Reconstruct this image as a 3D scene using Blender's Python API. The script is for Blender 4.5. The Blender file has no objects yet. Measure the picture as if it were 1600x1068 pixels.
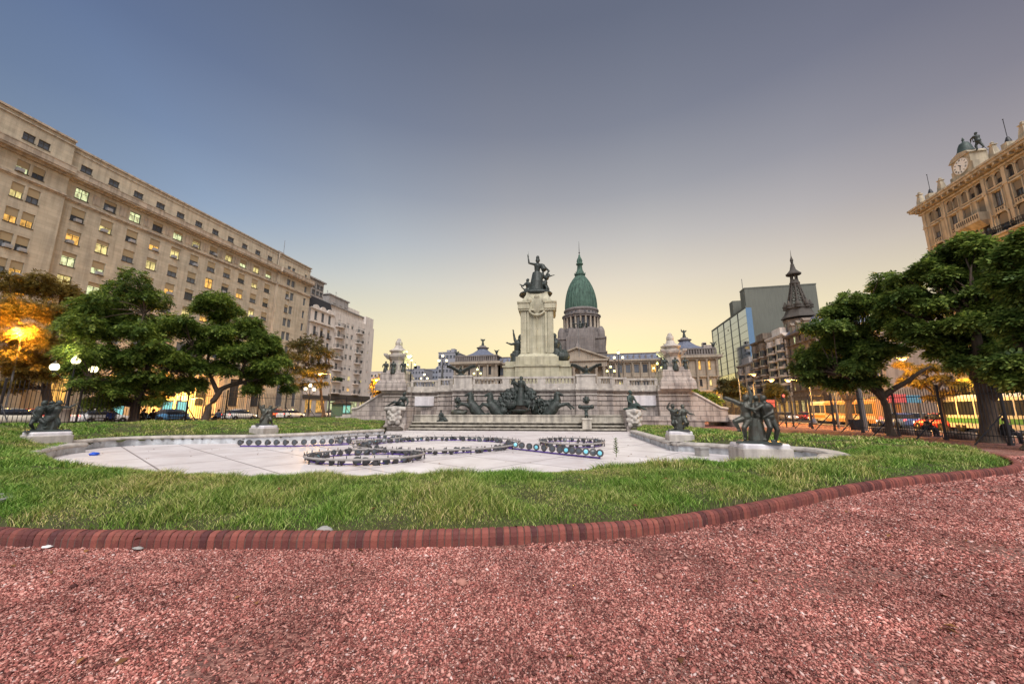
import bpy, bmesh, math, random
import numpy as np
from mathutils import Vector, Matrix
random.seed(7); RNG = np.random.default_rng(7)
S = bpy.context.scene; COL = S.collection
# ------------------------------------------------------------------ camera
CAM_H = 1.7; FPX = 600.0; PITCH = math.atan(107/600.0); YAW = math.radians(13.0)
cd = bpy.data.cameras.new('camera'); cam = bpy.data.objects.new('camera', cd); COL.objects.link(cam)
cam.location = (0, 0, CAM_H); cam.rotation_euler = (math.pi/2 + PITCH, 0, YAW)
cd.sensor_width = 36; cd.lens = 36*FPX/1600; cd.clip_start = 0.05; cd.clip_end = 6000
S.camera = cam
# ------------------------------------------------------------------ world: dusk sky, sunset behind the domed building
W = bpy.data.worlds.new('World'); S.world = W; W.use_nodes = True
def build_sky():
    nt = W.node_tree; nt.nodes.clear(); N = nt.nodes.new; L = nt.links.new
    out = N('ShaderNodeOutputWorld'); bg = N('ShaderNodeBackground'); L(bg.outputs[0], out.inputs[0])
    tc = N('ShaderNodeTexCoord'); nrm = N('ShaderNodeVectorMath'); nrm.operation = 'NORMALIZE'; L(tc.outputs['Generated'], nrm.inputs[0])
    sp = N('ShaderNodeSeparateXYZ'); L(nrm.outputs[0], sp.inputs[0])
    def ramp(src, stops):
        r = N('ShaderNodeValToRGB'); L(src, r.inputs[0]); e = r.color_ramp.elements
        while len(e) < len(stops): e.new(0.5)
        for k, (p, c) in enumerate(stops):
            e[k].position = p; e[k].color = (c[0], c[1], c[2], 1)
        return r.outputs[0]
    def s(r, g, b): return tuple(((v/255+0.055)/1.055)**2.4 if v > 10 else v/255/12.92 for v in (r, g, b))
    zc = N('ShaderNodeMath'); zc.operation = 'MAXIMUM'; zc.inputs[1].default_value = 0; L(sp.outputs[2], zc.inputs[0])
    base = ramp(zc.outputs[0], [(0, s(252,228,160)), (.12, s(250,232,180)), (.20, s(243,229,191)), (.31, s(221,213,197)),
                (.40, s(193,191,189)), (.50, s(159,161,169)), (.62, s(126,131,147)), (.76, s(101,108,128)), (1, s(85,93,116))])
    mx = N('ShaderNodeMapRange'); mx.inputs[1].default_value = -1; L(sp.outputs[0], mx.inputs[0])   # x -1..1 -> 0..1
    tint = ramp(mx.outputs[0], [(0.03, (.25,.37,.58)), (.13, (.53,.71,1.0)), (.25, (.82,.92,1.04)), (.40, (1,1,1)), (.56, (1,.99,.98)), (.70, (.86,.83,.86)), (.80, (.66,.62,.68)), (.95, (.46,.43,.51))])
    # the tint fades near the horizon
    fz = N('ShaderNodeMapRange'); fz.interpolation_type = 'SMOOTHSTEP'; fz.inputs[1].default_value = 0.10; fz.inputs[2].default_value = 0.42; L(sp.outputs[2], fz.inputs[0])
    one = N('ShaderNodeMix'); one.data_type = 'RGBA'; one.inputs[6].default_value = (1,1,1,1); L(fz.outputs[0], one.inputs[0]); L(tint, one.inputs[7])
    mul = N('ShaderNodeMix'); mul.data_type = 'RGBA'; mul.blend_type = 'MULTIPLY'; mul.inputs[0].default_value = 1; L(base, mul.inputs[6]); L(one.outputs[2], mul.inputs[7])
    # the eastern half of the sky, behind the camera: even pale lavender, brightened as added fill light
    fy = N('ShaderNodeMapRange'); fy.interpolation_type = 'SMOOTHSTEP'; fy.inputs[1].default_value = 0.25; fy.inputs[2].default_value = -0.35; L(sp.outputs[1], fy.inputs[0])
    mix = N('ShaderNodeMix'); mix.data_type = 'RGBA'; L(fy.outputs[0], mix.inputs[0]); L(mul.outputs[2], mix.inputs[6]); mix.inputs[7].default_value = (.86,.84,.90,1)
    # a little of the physical low-sun sky on top
    sky = N('ShaderNodeTexSky'); sky.sky_type = 'NISHITA'; sky.sun_disc = False; sky.sun_elevation = math.radians(3); sky.sun_rotation = math.radians(0)
    add = N('ShaderNodeMix'); add.data_type = 'RGBA'; add.blend_type = 'ADD'; add.inputs[0].default_value = 0.012
    L(mix.outputs[2], add.inputs[6]); L(sky.outputs[0], add.inputs[7]); L(add.outputs[2], bg.inputs[0]); bg.inputs[1].default_value = 1.0
build_sky()
# ------------------------------------------------------------------ soft light of the bright twilight sky
sd = bpy.data.lights.new('sun', 'SUN'); sun = bpy.data.objects.new('sun', sd); COL.objects.link(sun)
sd.energy = 3.6; sd.angle = math.radians(45); sd.color = (1.0, .95, .90)
sun.rotation_euler = (math.radians(36), 0, math.radians(24))
S.view_settings.view_transform = 'Standard'; S.view_settings.look = 'None'; S.view_settings.exposure = 0; S.view_settings.gamma = 1
S.cycles.use_denoising = True; S.cycles.max_bounces = 5; S.cycles.diffuse_bounces = 3; S.cycles.glossy_bounces = 2; S.cycles.transmission_bounces = 3
S.cycles.use_adaptive_sampling = True; S.cycles.adaptive_threshold = 0.015; S.cycles.sample_clamp_indirect = 4
# ------------------------------------------------------------------ helpers
def ray(px, py):
    rt = px-800.; up = 534.-py; fw = FPX*math.cos(PITCH)-up*math.sin(PITCH); z = FPX*math.sin(PITCH)+up*math.cos(PITCH)
    return Vector((rt*math.cos(YAW)-fw*math.sin(YAW), fw*math.cos(YAW)+rt*math.sin(YAW), z))
def gnd(px, py, z=0.):
    d = ray(px, py); t = (z-CAM_H)/d.z; return (d.x*t, d.y*t)
def aty(px, py, Y):
    d = ray(px, py); t = Y/d.y; return Vector((d.x*t, Y, CAM_H+d.z*t))
def atx(px, py, X):
    d = ray(px, py); t = X/d.x; return Vector((X, d.y*t, CAM_H+d.z*t))
class Fr:                                   # a facade frame: u along the wall, w out of it, z up
    def __init__(s, o, a):
        a = math.radians(a); s.ang = a; s.o = Vector((o[0], o[1], 0)); s.u = Vector((math.cos(a), math.sin(a), 0)); s.w = Vector((math.sin(a), -math.cos(a), 0))
    def pt(s, u, w, z): return s.o+s.u*u+s.w*w+Vector((0,0,z))
    def uv(s, px, py, w=0):
        d = ray(px, py); c = Vector((0,0,CAM_H)); t = (s.o+s.w*w-c).dot(s.w)/d.dot(s.w); p = c+d*t
        return (p-s.o).dot(s.u), p.z
    def mat(s):                              # local (u, w, z)
        return Matrix(((s.u.x, s.w.x, 0, s.o.x), (s.u.y, s.w.y, 0, s.o.y), (0,0,1,0), (0,0,0,1)))
def smooth01(t): t = max(0., min(1., t)); return t*t*(3-2*t)
def gz(x, y=0): return .5*smooth01((-x-17)/15)         # the plaza rises a little on its left side

class MB:
    def __init__(s, T=None): s.v = []; s.f = []; s.sm = []; s.T = T; s.flip = T is not None and T.to_3x3().determinant() < 0
    def add(s, vs, fs, smooth=False):
        b = len(s.v)
        s.v += [tuple(s.T @ Vector(p)) for p in vs] if s.T else [tuple(p) for p in vs]
        for f in fs:
            f = tuple(b+i for i in f); s.f.append(f[::-1] if s.flip else f); s.sm.append(smooth)
    def box(s, a, b):
        x0,x1 = sorted((a[0],b[0])); y0,y1 = sorted((a[1],b[1])); z0,z1 = sorted((a[2],b[2]))
        s.add([(x0,y0,z0),(x1,y0,z0),(x1,y1,z0),(x0,y1,z0),(x0,y0,z1),(x1,y0,z1),(x1,y1,z1),(x0,y1,z1)],
              [(0,3,2,1),(4,5,6,7),(0,1,5,4),(1,2,6,5),(2,3,7,6),(3,0,4,7)])
    def bev(s, a, b, r=.03):                 # box with chamfered top and vertical edges
        x0,x1 = sorted((a[0],b[0])); y0,y1 = sorted((a[1],b[1])); z0,z1 = sorted((a[2],b[2]))
        def ring(i, z): return [(x0+r+i,y0+i,z),(x1-r-i,y0+i,z),(x1-i,y0+r+i,z),(x1-i,y1-r-i,z),(x1-r-i,y1-i,z),(x0+r+i,y1-i,z),(x0+i,y1-r-i,z),(x0+i,y0+r+i,z)]
        s.loft([ring(0,z0), ring(0,z1-r), ring(r*.7,z1)], smooth=False)
    def loft(s, rings, smooth=True, cap=True, closed=True):
        n = len(rings[0]); vs = [p for r in rings for p in r]; fs = []
        for k in range(len(rings)-1):
            for i in range(n if closed else n-1):
                j = (i+1) % n; fs.append((k*n+i, k*n+j, (k+1)*n+j, (k+1)*n+i))
        s.add(vs, fs, smooth)
        if cap and closed:
            s.add(rings[0], [tuple(range(n))[::-1]]); s.add(rings[-1], [tuple(range(n))])
    def lathe(s, prof, c, seg=16, smooth=True, sq=None):      # prof [(r, z)]
        if sq: rings = [[(c[0]+r*x, c[1]+r*y, c[2]+z) for x,y in sq] for r,z in prof]
        else: rings = [[(c[0]+r*math.cos(2*math.pi*i/seg), c[1]+r*math.sin(2*math.pi*i/seg), c[2]+z) for i in range(seg)] for r,z in prof]
        s.loft(rings, smooth)
    def tube(s, pts, r, seg=8, smooth=True):
        pts = [Vector(p) for p in pts]; rr = r if isinstance(r, (list,tuple)) else [r]*len(pts); rings = []
        for k,p in enumerate(pts):
            t = (pts[min(k+1,len(pts)-1)]-pts[max(k-1,0)]).normalized()
            a = Vector((0,0,1)) if abs(t.z) < .95 else Vector((1,0,0))
            x = t.cross(a).normalized(); y = x.cross(t).normalized()
            rings.append([p+(x*math.cos(2*math.pi*i/seg)+y*math.sin(2*math.pi*i/seg))*rr[k] for i in range(seg)])
        rings = [r_[::-1] for r_ in rings]
        s.loft(rings, smooth)
    def ball(s, c, r, seg=12, rings=8, sc=(1,1,1)):
        R = []
        for k in range(rings+1):
            a = -math.pi/2+math.pi*k/rings; q = max(.001, math.cos(a))
            R.append([(c[0]+r*sc[0]*q*math.cos(2*math.pi*i/seg), c[1]+r*sc[1]*q*math.sin(2*math.pi*i/seg), c[2]+r*sc[2]*math.sin(a)) for i in range(seg)])
        s.loft(R, True)
    def prism(s, poly, z0, z1, inset=0):      # ccw poly in xy
        n = len(poly); c = Vector((sum(p[0] for p in poly)/n, sum(p[1] for p in poly)/n))
        top = [tuple(Vector(p[:2])+(c-Vector(p[:2]))*inset) for p in poly]
        s.loft([[(p[0],p[1],z0) for p in poly], [(p[0],p[1],z1) for p in top]], smooth=False)
    def uprism(s, poly, w0, w1):              # poly in (u,z) extruded along w, for frame space
        n = len(poly); a = [(p[0],w1,p[1]) for p in poly]; b = [(p[0],w0,p[1]) for p in poly]
        s.loft([b, a], smooth=False)
    def quad(s, a, b, c, d): s.add([a,b,c,d], [(0,1,2,3)])
    def wall(s, u0, u1, z0, z1, holes, w=0, depth=.3):
        us = sorted({u0,u1,*[h[0] for h in holes if u0<h[0]<u1],*[h[1] for h in holes if u0<h[1]<u1]}); zs = sorted({z0,z1,*[h[2] for h in holes],*[h[3] for h in holes]}); zs = [z for z in zs if z0<=z<=z1]
        for i in range(len(us)-1):
            run = None
            for j in range(len(zs)-1):
                cu = (us[i]+us[i+1])/2; cz = (zs[j]+zs[j+1])/2
                solid = not any(h[0]<cu<h[1] and h[2]<cz<h[3] for h in holes)
                if solid: run = zs[j] if run is None else run
                if (not solid or j == len(zs)-2) and run is not None:
                    top = zs[j+1] if solid else zs[j]
                    s.add([(us[i],w,run),(us[i+1],w,run),(us[i+1],w,top),(us[i],w,top)], [(0,3,2,1)]); run = None
        for a,b,c,d in [h[:4] for h in holes]:
            e = w-depth
            s.add([(a,w,c),(b,w,c),(b,w,d),(a,w,d),(a,e,c),(b,e,c),(b,e,d),(a,e,d)], [(0,1,5,4),(1,2,6,5),(2,3,7,6),(3,0,4,7)])
    def mesh(s, name, off=(0,0,0)):
        m = bpy.data.meshes.new(name); o = off
        m.from_pydata([(p[0]-o[0],p[1]-o[1],p[2]-o[2]) for p in s.v], [], s.f); m.polygons.foreach_set('use_smooth', s.sm); m.update()
        return m
    def build(s, name, mat, parent=None):
        off = wloc(parent) if parent else (0,0,0)
        m = s.mesh(name, off); m.materials.append(mat); o = bpy.data.objects.new(name, m); COL.objects.link(o); o.parent = parent
        return o
def wloc(o):
    v = Vector((0,0,0))
    while o is not None: v += o.location; o = o.parent
    return v
def tag(o, label=None, cat=None, group=None, kind=None):
    if label: o['label'] = label
    if cat: o['category'] = cat
    if group: o['group'] = group
    if kind: o['kind'] = kind
    return o
def thing(name, loc, label, cat, group=None, rz=0):
    o = bpy.data.objects.new(name, None); o.empty_display_size = .2; COL.objects.link(o); o.location = loc; o.rotation_euler = (0,0,rz)
    return tag(o, label, cat, group)
def inst(name, mesh, parent, loc, rz=0, mat=None):          # an object that shares mesh data; loc in the parent's space
    o = bpy.data.objects.new(name, mesh); COL.objects.link(o); o.parent = parent; o.location = loc; o.rotation_euler = (0,0,rz)
    if mat:
        o.material_slots[0].link = 'OBJECT'; o.material_slots[0].material = mat
    return o
def copy_tree(o, parent=None):
    c = o.copy(); COL.objects.link(c); c.parent = parent
    for ch in list(o.children): copy_tree(ch, c)
    return c
def npmesh(name, verts, faces, mat, parent=None, smooth=False, kind=None, matidx=None):
    m = bpy.data.meshes.new(name); nf, k = faces.shape
    off = np.array(wloc(parent)) if parent else 0
    m.vertices.add(len(verts)); m.vertices.foreach_set('co', (verts-off).astype(np.float32).ravel())
    m.loops.add(nf*k); m.loops.foreach_set('vertex_index', faces.astype(np.int32).ravel())
    m.polygons.add(nf); m.polygons.foreach_set('loop_start', np.arange(0, nf*k, k, dtype=np.int32)); m.polygons.foreach_set('loop_total', np.full(nf, k, np.int32))
    if smooth: m.polygons.foreach_set('use_smooth', np.ones(nf, bool))
    m.materials.append(mat); m.update(calc_edges=True); m.validate()
    o = bpy.data.objects.new(name, m); COL.objects.link(o); o.parent = parent
    if kind: o['kind'] = kind
    return o
# ------------------------------------------------------------------ materials
def hexc(r, g, b): return tuple(((v/255+0.055)/1.055)**2.4 for v in (r, g, b))
MATS = {}
def mat(name, col, rough=.8, col2=None, scale=3., amt=.5, bump=0., bscale=20., metal=0., emit=None, estr=0., island=0., streak=0., spec=.3, detail=6, col3=None, brick=None, zscale=1.):
    if name in MATS: return MATS[name]
    m = bpy.data.materials.new(name); m.use_nodes = True; nt = m.node_tree; N = nt.nodes.new; L = nt.links.new
    b = nt.nodes['Principled BSDF']; b.inputs['Roughness'].default_value = rough; b.inputs['Metallic'].default_value = metal; b.inputs['Specular IOR Level'].default_value = spec
    tc = N('ShaderNodeTexCoord'); geo = N('ShaderNodeNewGeometry')
    pos = geo.outputs['Position']
    if zscale != 1.:
        mp = N('ShaderNodeMapping'); mp.inputs['Scale'].default_value = (1,1,zscale); L(pos, mp.inputs[0]); pos = mp.outputs[0]
    cur = None
    if col2 is not None:
        n = N('ShaderNodeTexNoise'); n.inputs['Scale'].default_value = scale; n.inputs['Detail'].default_value = detail; n.inputs['Roughness'].default_value = .65; L(pos, n.inputs[0])
        r = N('ShaderNodeValToRGB'); L(n.outputs[0], r.inputs[0]); r.color_ramp.elements[0].position = .5-.25*amt-.05; r.color_ramp.elements[1].position = .5+.25*amt
        r.color_ramp.elements[0].color = (*col2,1); r.color_ramp.elements[1].color = (*col,1); cur = r.outputs[0]
    if brick:                                  # masonry joints: (course height, block length, joint colour) on vertical walls
        sp = N('ShaderNodeSeparateXYZ'); L(geo.outputs['Position'], sp.inputs[0]); ad = N('ShaderNodeMath'); L(sp.outputs[0], ad.inputs[0]); L(sp.outputs[1], ad.inputs[1])
        cb = N('ShaderNodeCombineXYZ'); L(ad.outputs[0], cb.inputs[0]); L(sp.outputs[2], cb.inputs[1])
        bt = N('ShaderNodeTexBrick'); L(cb.outputs[0], bt.inputs[0]); bt.inputs['Scale'].default_value = 1; bt.inputs['Brick Width'].default_value = brick[1]; bt.inputs['Row Height'].default_value = brick[0]
        bt.inputs['Mortar Size'].default_value = brick[3] if len(brick) > 3 else .02; bt.inputs['Color1'].default_value = (1,1,1,1); bt.inputs['Color2'].default_value = (.86,.86,.86,1); bt.inputs['Mortar'].default_value = (brick[2],)*3+(1,); bt.inputs['Mortar Smooth'].default_value = .3
        mm = N('ShaderNodeMix'); mm.data_type = 'RGBA'; mm.blend_type = 'MULTIPLY'; mm.inputs[0].default_value = 1
        if cur is None: mm.inputs[6].default_value = (*col,1)
        else: L(cur, mm.inputs[6])
        L(bt.outputs[0], mm.inputs[7]); cur = mm.outputs[2]
    if streak:                                 # rain-washed dirt streaks with shapes of their own
        mp = N('ShaderNodeMapping'); mp.inputs['Scale'].default_value = (2.2,2.2,.16); L(geo.outputs['Position'], mp.inputs[0])
        n2 = N('ShaderNodeTexNoise'); n2.inputs['Scale'].default_value = 1.; n2.inputs['Detail'].default_value = 5; L(mp.outputs[0], n2.inputs[0])
        r2 = N('ShaderNodeValToRGB'); L(n2.outputs[0], r2.inputs[0]); r2.color_ramp.elements[0].position = .36; r2.color_ramp.elements[1].position = .56
        r2.color_ramp.elements[0].color = (1-streak,1-streak,1-streak*.95,1); r2.color_ramp.elements[1].color = (1,1,1,1)
        mm = N('ShaderNodeMix'); mm.data_type = 'RGBA'; mm.blend_type = 'MULTIPLY'; mm.inputs[0].default_value = 1
        if cur is None: mm.inputs[6].default_value = (*col,1)
        else: L(cur, mm.inputs[6])
        L(r2.outputs[0], mm.inputs[7]); cur = mm.outputs[2]
    if island:
        rr = N('ShaderNodeValToRGB'); L(geo.outputs['Random Per Island'], rr.inputs[0])
        c3 = col3 or tuple(c*.5 for c in col)
        rr.color_ramp.elements[0].color = (*c3,1); rr.color_ramp.elements[1].color = (*col,1)
        if cur is None: cur = rr.outputs[0]
        else:
            mm = N('ShaderNodeMix'); mm.data_type = 'RGBA'; mm.inputs[0].default_value = island; L(cur, mm.inputs[6]); L(rr.outputs[0], mm.inputs[7]); cur = mm.outputs[2]
    if cur is None: b.inputs['Base Color'].default_value = (*col,1)
    else: L(cur, b.inputs['Base Color'])
    if bump:
        n = N('ShaderNodeTexNoise'); n.inputs['Scale'].default_value = bscale; n.inputs['Detail'].default_value = 5; L(pos, n.inputs[0])
        bp = N('ShaderNodeBump'); bp.inputs['Strength'].default_value = bump; bp.inputs['Distance'].default_value = .02; L(n.outputs[0], bp.inputs['Height']); L(bp.outputs[0], b.inputs['Normal'])
    if emit: b.inputs['Emission Color'].default_value = (*emit,1); b.inputs['Emission Strength'].default_value = estr
    MATS[name] = m; return m
M = {}
M['stone'] = mat('monument_stone', (.52,.46,.415), .85, (.28,.24,.22), 1.6, 1.0, .3, 9, brick=(.55,1.5,.38,.03), streak=.45)
M['stone_warm'] = mat('pillar_stone', (.52,.49,.37), .85, (.36,.34,.24), 1.2, .9, .2, 9, brick=(.8,1.7,.72,.015), streak=.28)
M['stone_plain'] = mat('dressed_stone', (.55,.51,.46), .85, (.32,.29,.26), 2.5, .9, .25, 14, streak=.32)
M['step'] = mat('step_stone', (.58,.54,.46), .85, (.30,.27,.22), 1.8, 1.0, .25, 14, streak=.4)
M['riser'] = mat('shaded_step_riser', (.20,.18,.145), .9, (.075,.066,.052), 2.2, 1.0, .3, 14, streak=.6)  # grimy stone, darkened further to paint in the shade under the nosings
M['marble'] = mat('white_marble', (.72,.70,.72), .6, (.55,.52,.54), 3, .8, streak=.2)
M['bronze'] = mat('bronze', (.020,.021,.020), .5, (.045,.062,.055), 3.5, .7, .35, 18, metal=.15, spec=.4)
M['bronze_pale'] = mat('bronze_weathered', (.060,.047,.035), .36, (.085,.105,.09), 4.5, .9, .6, 30, metal=.45, spec=.5, streak=.4)
M['bronze_green'] = mat('bronze_green', (.055,.085,.075), .5, (.025,.032,.03), 3, .8, .3, 14, metal=.15)
M['iron'] = mat('black_iron', (.018,.018,.022), .5, spec=.4)
M['copper'] = mat('green_copper', (.085,.155,.118), .75, (.04,.08,.06), .5, .9, .15, 3, streak=.5)
M['slate'] = mat('blue_slate', (.17,.19,.25), .6, (.10,.11,.15), .6, .8, streak=.3)
M['greystone'] = mat('dome_stone', (.25,.225,.215), .9, (.14,.125,.12), .35, .9, .2, 2, brick=(1.0,2.4,.8,.05), streak=.25)
M['congress'] = mat('facade_stone', (.42,.36,.29), .9, (.30,.26,.21), .3, .8, .2, 2, brick=(1.0,2.4,.85,.04), streak=.2)
M['office'] = mat('travertine', (.59,.52,.405), .85, (.46,.40,.305), .6, .8, .1, 3, brick=(.5,1.7,.80,.025), streak=.2)
M['office_trim'] = mat('travertine_trim', (.54,.46,.37), .85, (.39,.33,.26), .5, .8, streak=.35)
M['render_white'] = mat('white_render', (.72,.67,.62), .85, (.60,.54,.49), .4, .8, streak=.2)
M['render_pink'] = mat('pale_pink_render', (.62,.54,.49), .85, (.48,.41,.37), .4, .8, streak=.25)
M['render_grey'] = mat('grey_render', (.42,.40,.39), .85, (.30,.29,.28), .4, .8, streak=.3)
M['clock_stone'] = mat('ochre_stone', (.50,.425,.31), .85, (.33,.28,.20), .7, .8, .1, 3, streak=.35)
M['clock_trim'] = mat('ochre_trim', (.55,.47,.345), .85, (.37,.315,.23), .9, .8, streak=.35)
M['slab'] = mat('grey_green_render', (.155,.16,.135), .85, (.125,.13,.11), .06, .8, streak=.12)
M['molino'] = mat('brown_stone', (.27,.22,.17), .9, (.15,.12,.10), .5, .9, .2, 4, streak=.35)
M['molino_dark'] = mat('dark_spire', (.085,.075,.065), .8, (.05,.045,.04), .8, .8)
M['dark_glass'] = mat('dark_glass', (.03,.035,.045), .12, spec=.6)
M['grey_pane'] = mat('grey_pane', (.10,.115,.14), .15, spec=.6)
M['warm_pane'] = mat('warm_pane', (.5,.3,.1), .4, emit=(1,.56,.12), estr=.8)
M['yellow_pane'] = mat('yellow_pane', (.5,.45,.2), .4, emit=(1,.84,.34), estr=.62)
M['green_pane'] = mat('fluorescent_pane', (.5,.5,.3), .4, emit=(.86,1,.55), estr=.70)
M['blind'] = mat('roller_blind', (.36,.28,.17), .8, zscale=1)
M['frame_dark'] = mat('window_frame', (.07,.06,.05), .6)
M['frame_white'] = mat('white_window_frame', (.55,.53,.50), .6)
M['ac'] = mat('air_conditioner', (.33,.33,.34), .6)
M['bark'] = mat('bark', (.13,.095,.07), .9, (.05,.038,.03), 9, .9, .9, 26, zscale=.25)
M['globe'] = mat('lamp_globe', (1,.9,.7), .3, emit=(1,.86,.48), estr=3.2)
M['globe_y'] = mat('lamp_globe_yellow', (1,1,.6), .3, emit=(1,.95,.25), estr=2.4)
M['sodium'] = mat('sodium_lamp', (1,.6,.2), .3, emit=(1,.55,.10), estr=2.4)
M['pole'] = mat('grey_pole', (.16,.16,.16), .5)
M['asphalt'] = mat('asphalt', (.055,.052,.05), .85, (.04,.038,.036), 2, .8, .2, 40)
M['pave'] = mat('pavement', (.30,.27,.24), .85, (.22,.2,.18), 2, .8)
M['skin'] = mat('skin', (.36,.22,.15), .6)
M['white_paint'] = mat('white_paint', (.75,.74,.72), .5)
M['concrete'] = mat('concrete', (.36,.35,.33), .9, (.24,.23,.22), 4, .8, .3, 20)
M['flag_blue'] = mat('blue_plastic', (.03,.10,.55), .4)

def lit_variation(m):                        # curtains, shelves and lamps make the light behind each pane uneven
    nt = m.node_tree; N = nt.nodes.new; L = nt.links.new; b = nt.nodes['Principled BSDF']; geo = N('ShaderNodeNewGeometry'); mp = N('ShaderNodeMapping'); mp.inputs['Scale'].default_value = (2.4,2.4,1.1); L(geo.outputs['Position'], mp.inputs[0])
    n = N('ShaderNodeTexNoise'); n.inputs['Scale'].default_value = 1.; n.inputs['Detail'].default_value = 3; L(mp.outputs[0], n.inputs[0]); r = N('ShaderNodeValToRGB'); L(n.outputs[0], r.inputs[0]); e = r.color_ramp.elements
    e[0].position = .34; e[0].color = (.10,.10,.10,1); e[1].position = .60; e[1].color = (1.25,1.25,1.25,1); c = tuple(b.inputs['Emission Color'].default_value)
    mx = N('ShaderNodeMix'); mx.data_type = 'RGBA'; mx.blend_type = 'MULTIPLY'; mx.inputs[0].default_value = 1; mx.inputs[6].default_value = c; L(r.outputs[0], mx.inputs[7]); L(mx.outputs[2], b.inputs['Emission Color'])
for k in ('warm_pane','yellow_pane','green_pane'): lit_variation(M[k])
# ------------------------------------------------------------------ sculpted figures: shapes fused into one continuous surface
def fuse(name, mb, voxel, mat, parent=None, iters=4, off=None, extra=None):
    m = mb.mesh(name+'_raw'); o = bpy.data.objects.new(name+'_raw', m); COL.objects.link(o)
    r = o.modifiers.new('r', 'REMESH'); r.mode = 'VOXEL'; r.voxel_size = voxel; r.use_smooth_shade = True
    s = o.modifiers.new('s', 'SMOOTH'); s.factor = .5; s.iterations = iters
    dg = bpy.context.evaluated_depsgraph_get(); dg.update()
    e = bpy.data.meshes.new_from_object(o.evaluated_get(dg)); bpy.data.objects.remove(o); bpy.data.meshes.remove(m)
    e.name = name; e.materials.clear(); e.materials.append(mat)
    base = wloc(parent) if parent else Vector((0,0,0))
    e.transform(Matrix.Translation(-base))
    ob = bpy.data.objects.new(name, e); COL.objects.link(ob); ob.parent = parent
    return ob
def limb(mb, a, b, r0, r1, seg=10):
    a = Vector(a); b = Vector(b); mb.tube([a, a.lerp(b,.35), b], [r0, (r0*1.05+r1)/2+.08*r0, r1], seg); mb.ball(a, r0, 10, 6); mb.ball(b, r1, 10, 6)
def hand(mb, wrist, d, s, side=Vector((1,0,0))):
    d = Vector(d).normalized(); wrist = Vector(wrist); p = wrist+d*.05*s
    up = d.cross(side); up = up.normalized() if up.length > .1 else Vector((0,0,1)); lat = d.cross(up).normalized()
    mb.tube([wrist, wrist+d*.09*s], [.028*s, .036*s], 8)
    for k, ln in ((-1.5,.062), (-.5,.075), (.5,.08), (1.5,.07)):
        b = wrist+d*.085*s+lat*k*.019*s; mb.tube([b, b+d*ln*.6*s, b+d*ln*s-up*.03*s], [.011*s, .010*s, .007*s], 6)
    t = wrist+d*.03*s-lat*.03*s; mb.tube([t, t+d*.035*s-lat*.025*s, t+d*.06*s-lat*.03*s-up*.01*s], [.013*s, .012*s, .008*s], 6)
def figure(mb, J, s=1., fat=1., skirt=False):
    """J: joints (Vectors). One continuous body; s = size (1 = adult of 1.75 m), fat = girth."""
    V = {k: Vector(v) for k,v in J.items() if k != 'hs'}; f = s*fat
    hd = V['head']; fc = Vector(J.get('face', (0,1,0))).normalized(); r = .105*s*J.get('hs', 1.)
    mb.ball(hd, r, 14, 10, (1,1,1.2)); mb.ball(hd+Vector((0,0,.04*s))-fc*.03*s, r*1.08, 12, 8)      # skull and hair
    mb.ball(hd+fc*r*.95-Vector((0,0,.015*s)), .026*s, 8, 6); mb.ball(hd+fc*r*.72-Vector((0,0,.085*s)), .05*s, 8, 6)   # nose, chin
    sd_ = fc.cross(Vector((0,0,1))).normalized()
    for q in (-1,1): mb.ball(hd+sd_*q*r*1.0, .028*s, 6, 5, (.6,.8,1.3)); mb.ball(hd+fc*r*.82+sd_*q*.042*s+Vector((0,0,.03*s)), .022*s, 6, 5)
    ch, pv = V['chest'], V['pelvis']
    mb.tube([hd-Vector((0,0,.06*s)), ch+(hd-ch)*.45], [.055*f, .075*f], 10)
    mid = ch.lerp(pv,.55)
    mb.tube([ch+(hd-ch)*.42, ch+(hd-ch)*.2, ch, mid, pv], [.09*f, .155*f, .165*f, .135*f, .165*f], 14); mb.ball(pv, .165*f, 12, 8); mb.ball(ch, .165*f, 12, 8)
    for a in ('l', 'r'):
        if a+'s' in V:
            limb(mb, V[a+'s'], V[a+'e'], .062*f, .048*f); limb(mb, V[a+'e'], V[a+'h'], .05*f, .034*f)
            mb.tube([ch+(hd-ch)*.2, V[a+'s']], [.09*f, .07*f], 10)
            hand(mb, V[a+'h'], V[a+'h']-V[a+'e'], s*1.05)
        if a+'k' in V:
            hp = V.get(a+'p', pv)
            limb(mb, hp, V[a+'k'], .105*f, .07*f); limb(mb, V[a+'k'], V[a+'f'], .075*f, .045*f)
            tv = Vector(J.get(a+'t', tuple(V[a+'f']+fc*.16*s-Vector((0,0,.03*s))))); mb.tube([V[a+'f']-Vector((0,0,.02*s)), tv], [.045*f, .036*f], 8); mb.ball(tv, .037*f, 8, 5)
    if skirt: 
        z0 = skirt; mb.tube([pv+Vector((0,0,.1*s)), pv.lerp(Vector((pv.x,pv.y,z0)),.4), Vector((pv.x,pv.y,z0))], [.17*f, .24*f, .33*f], 16)
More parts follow.
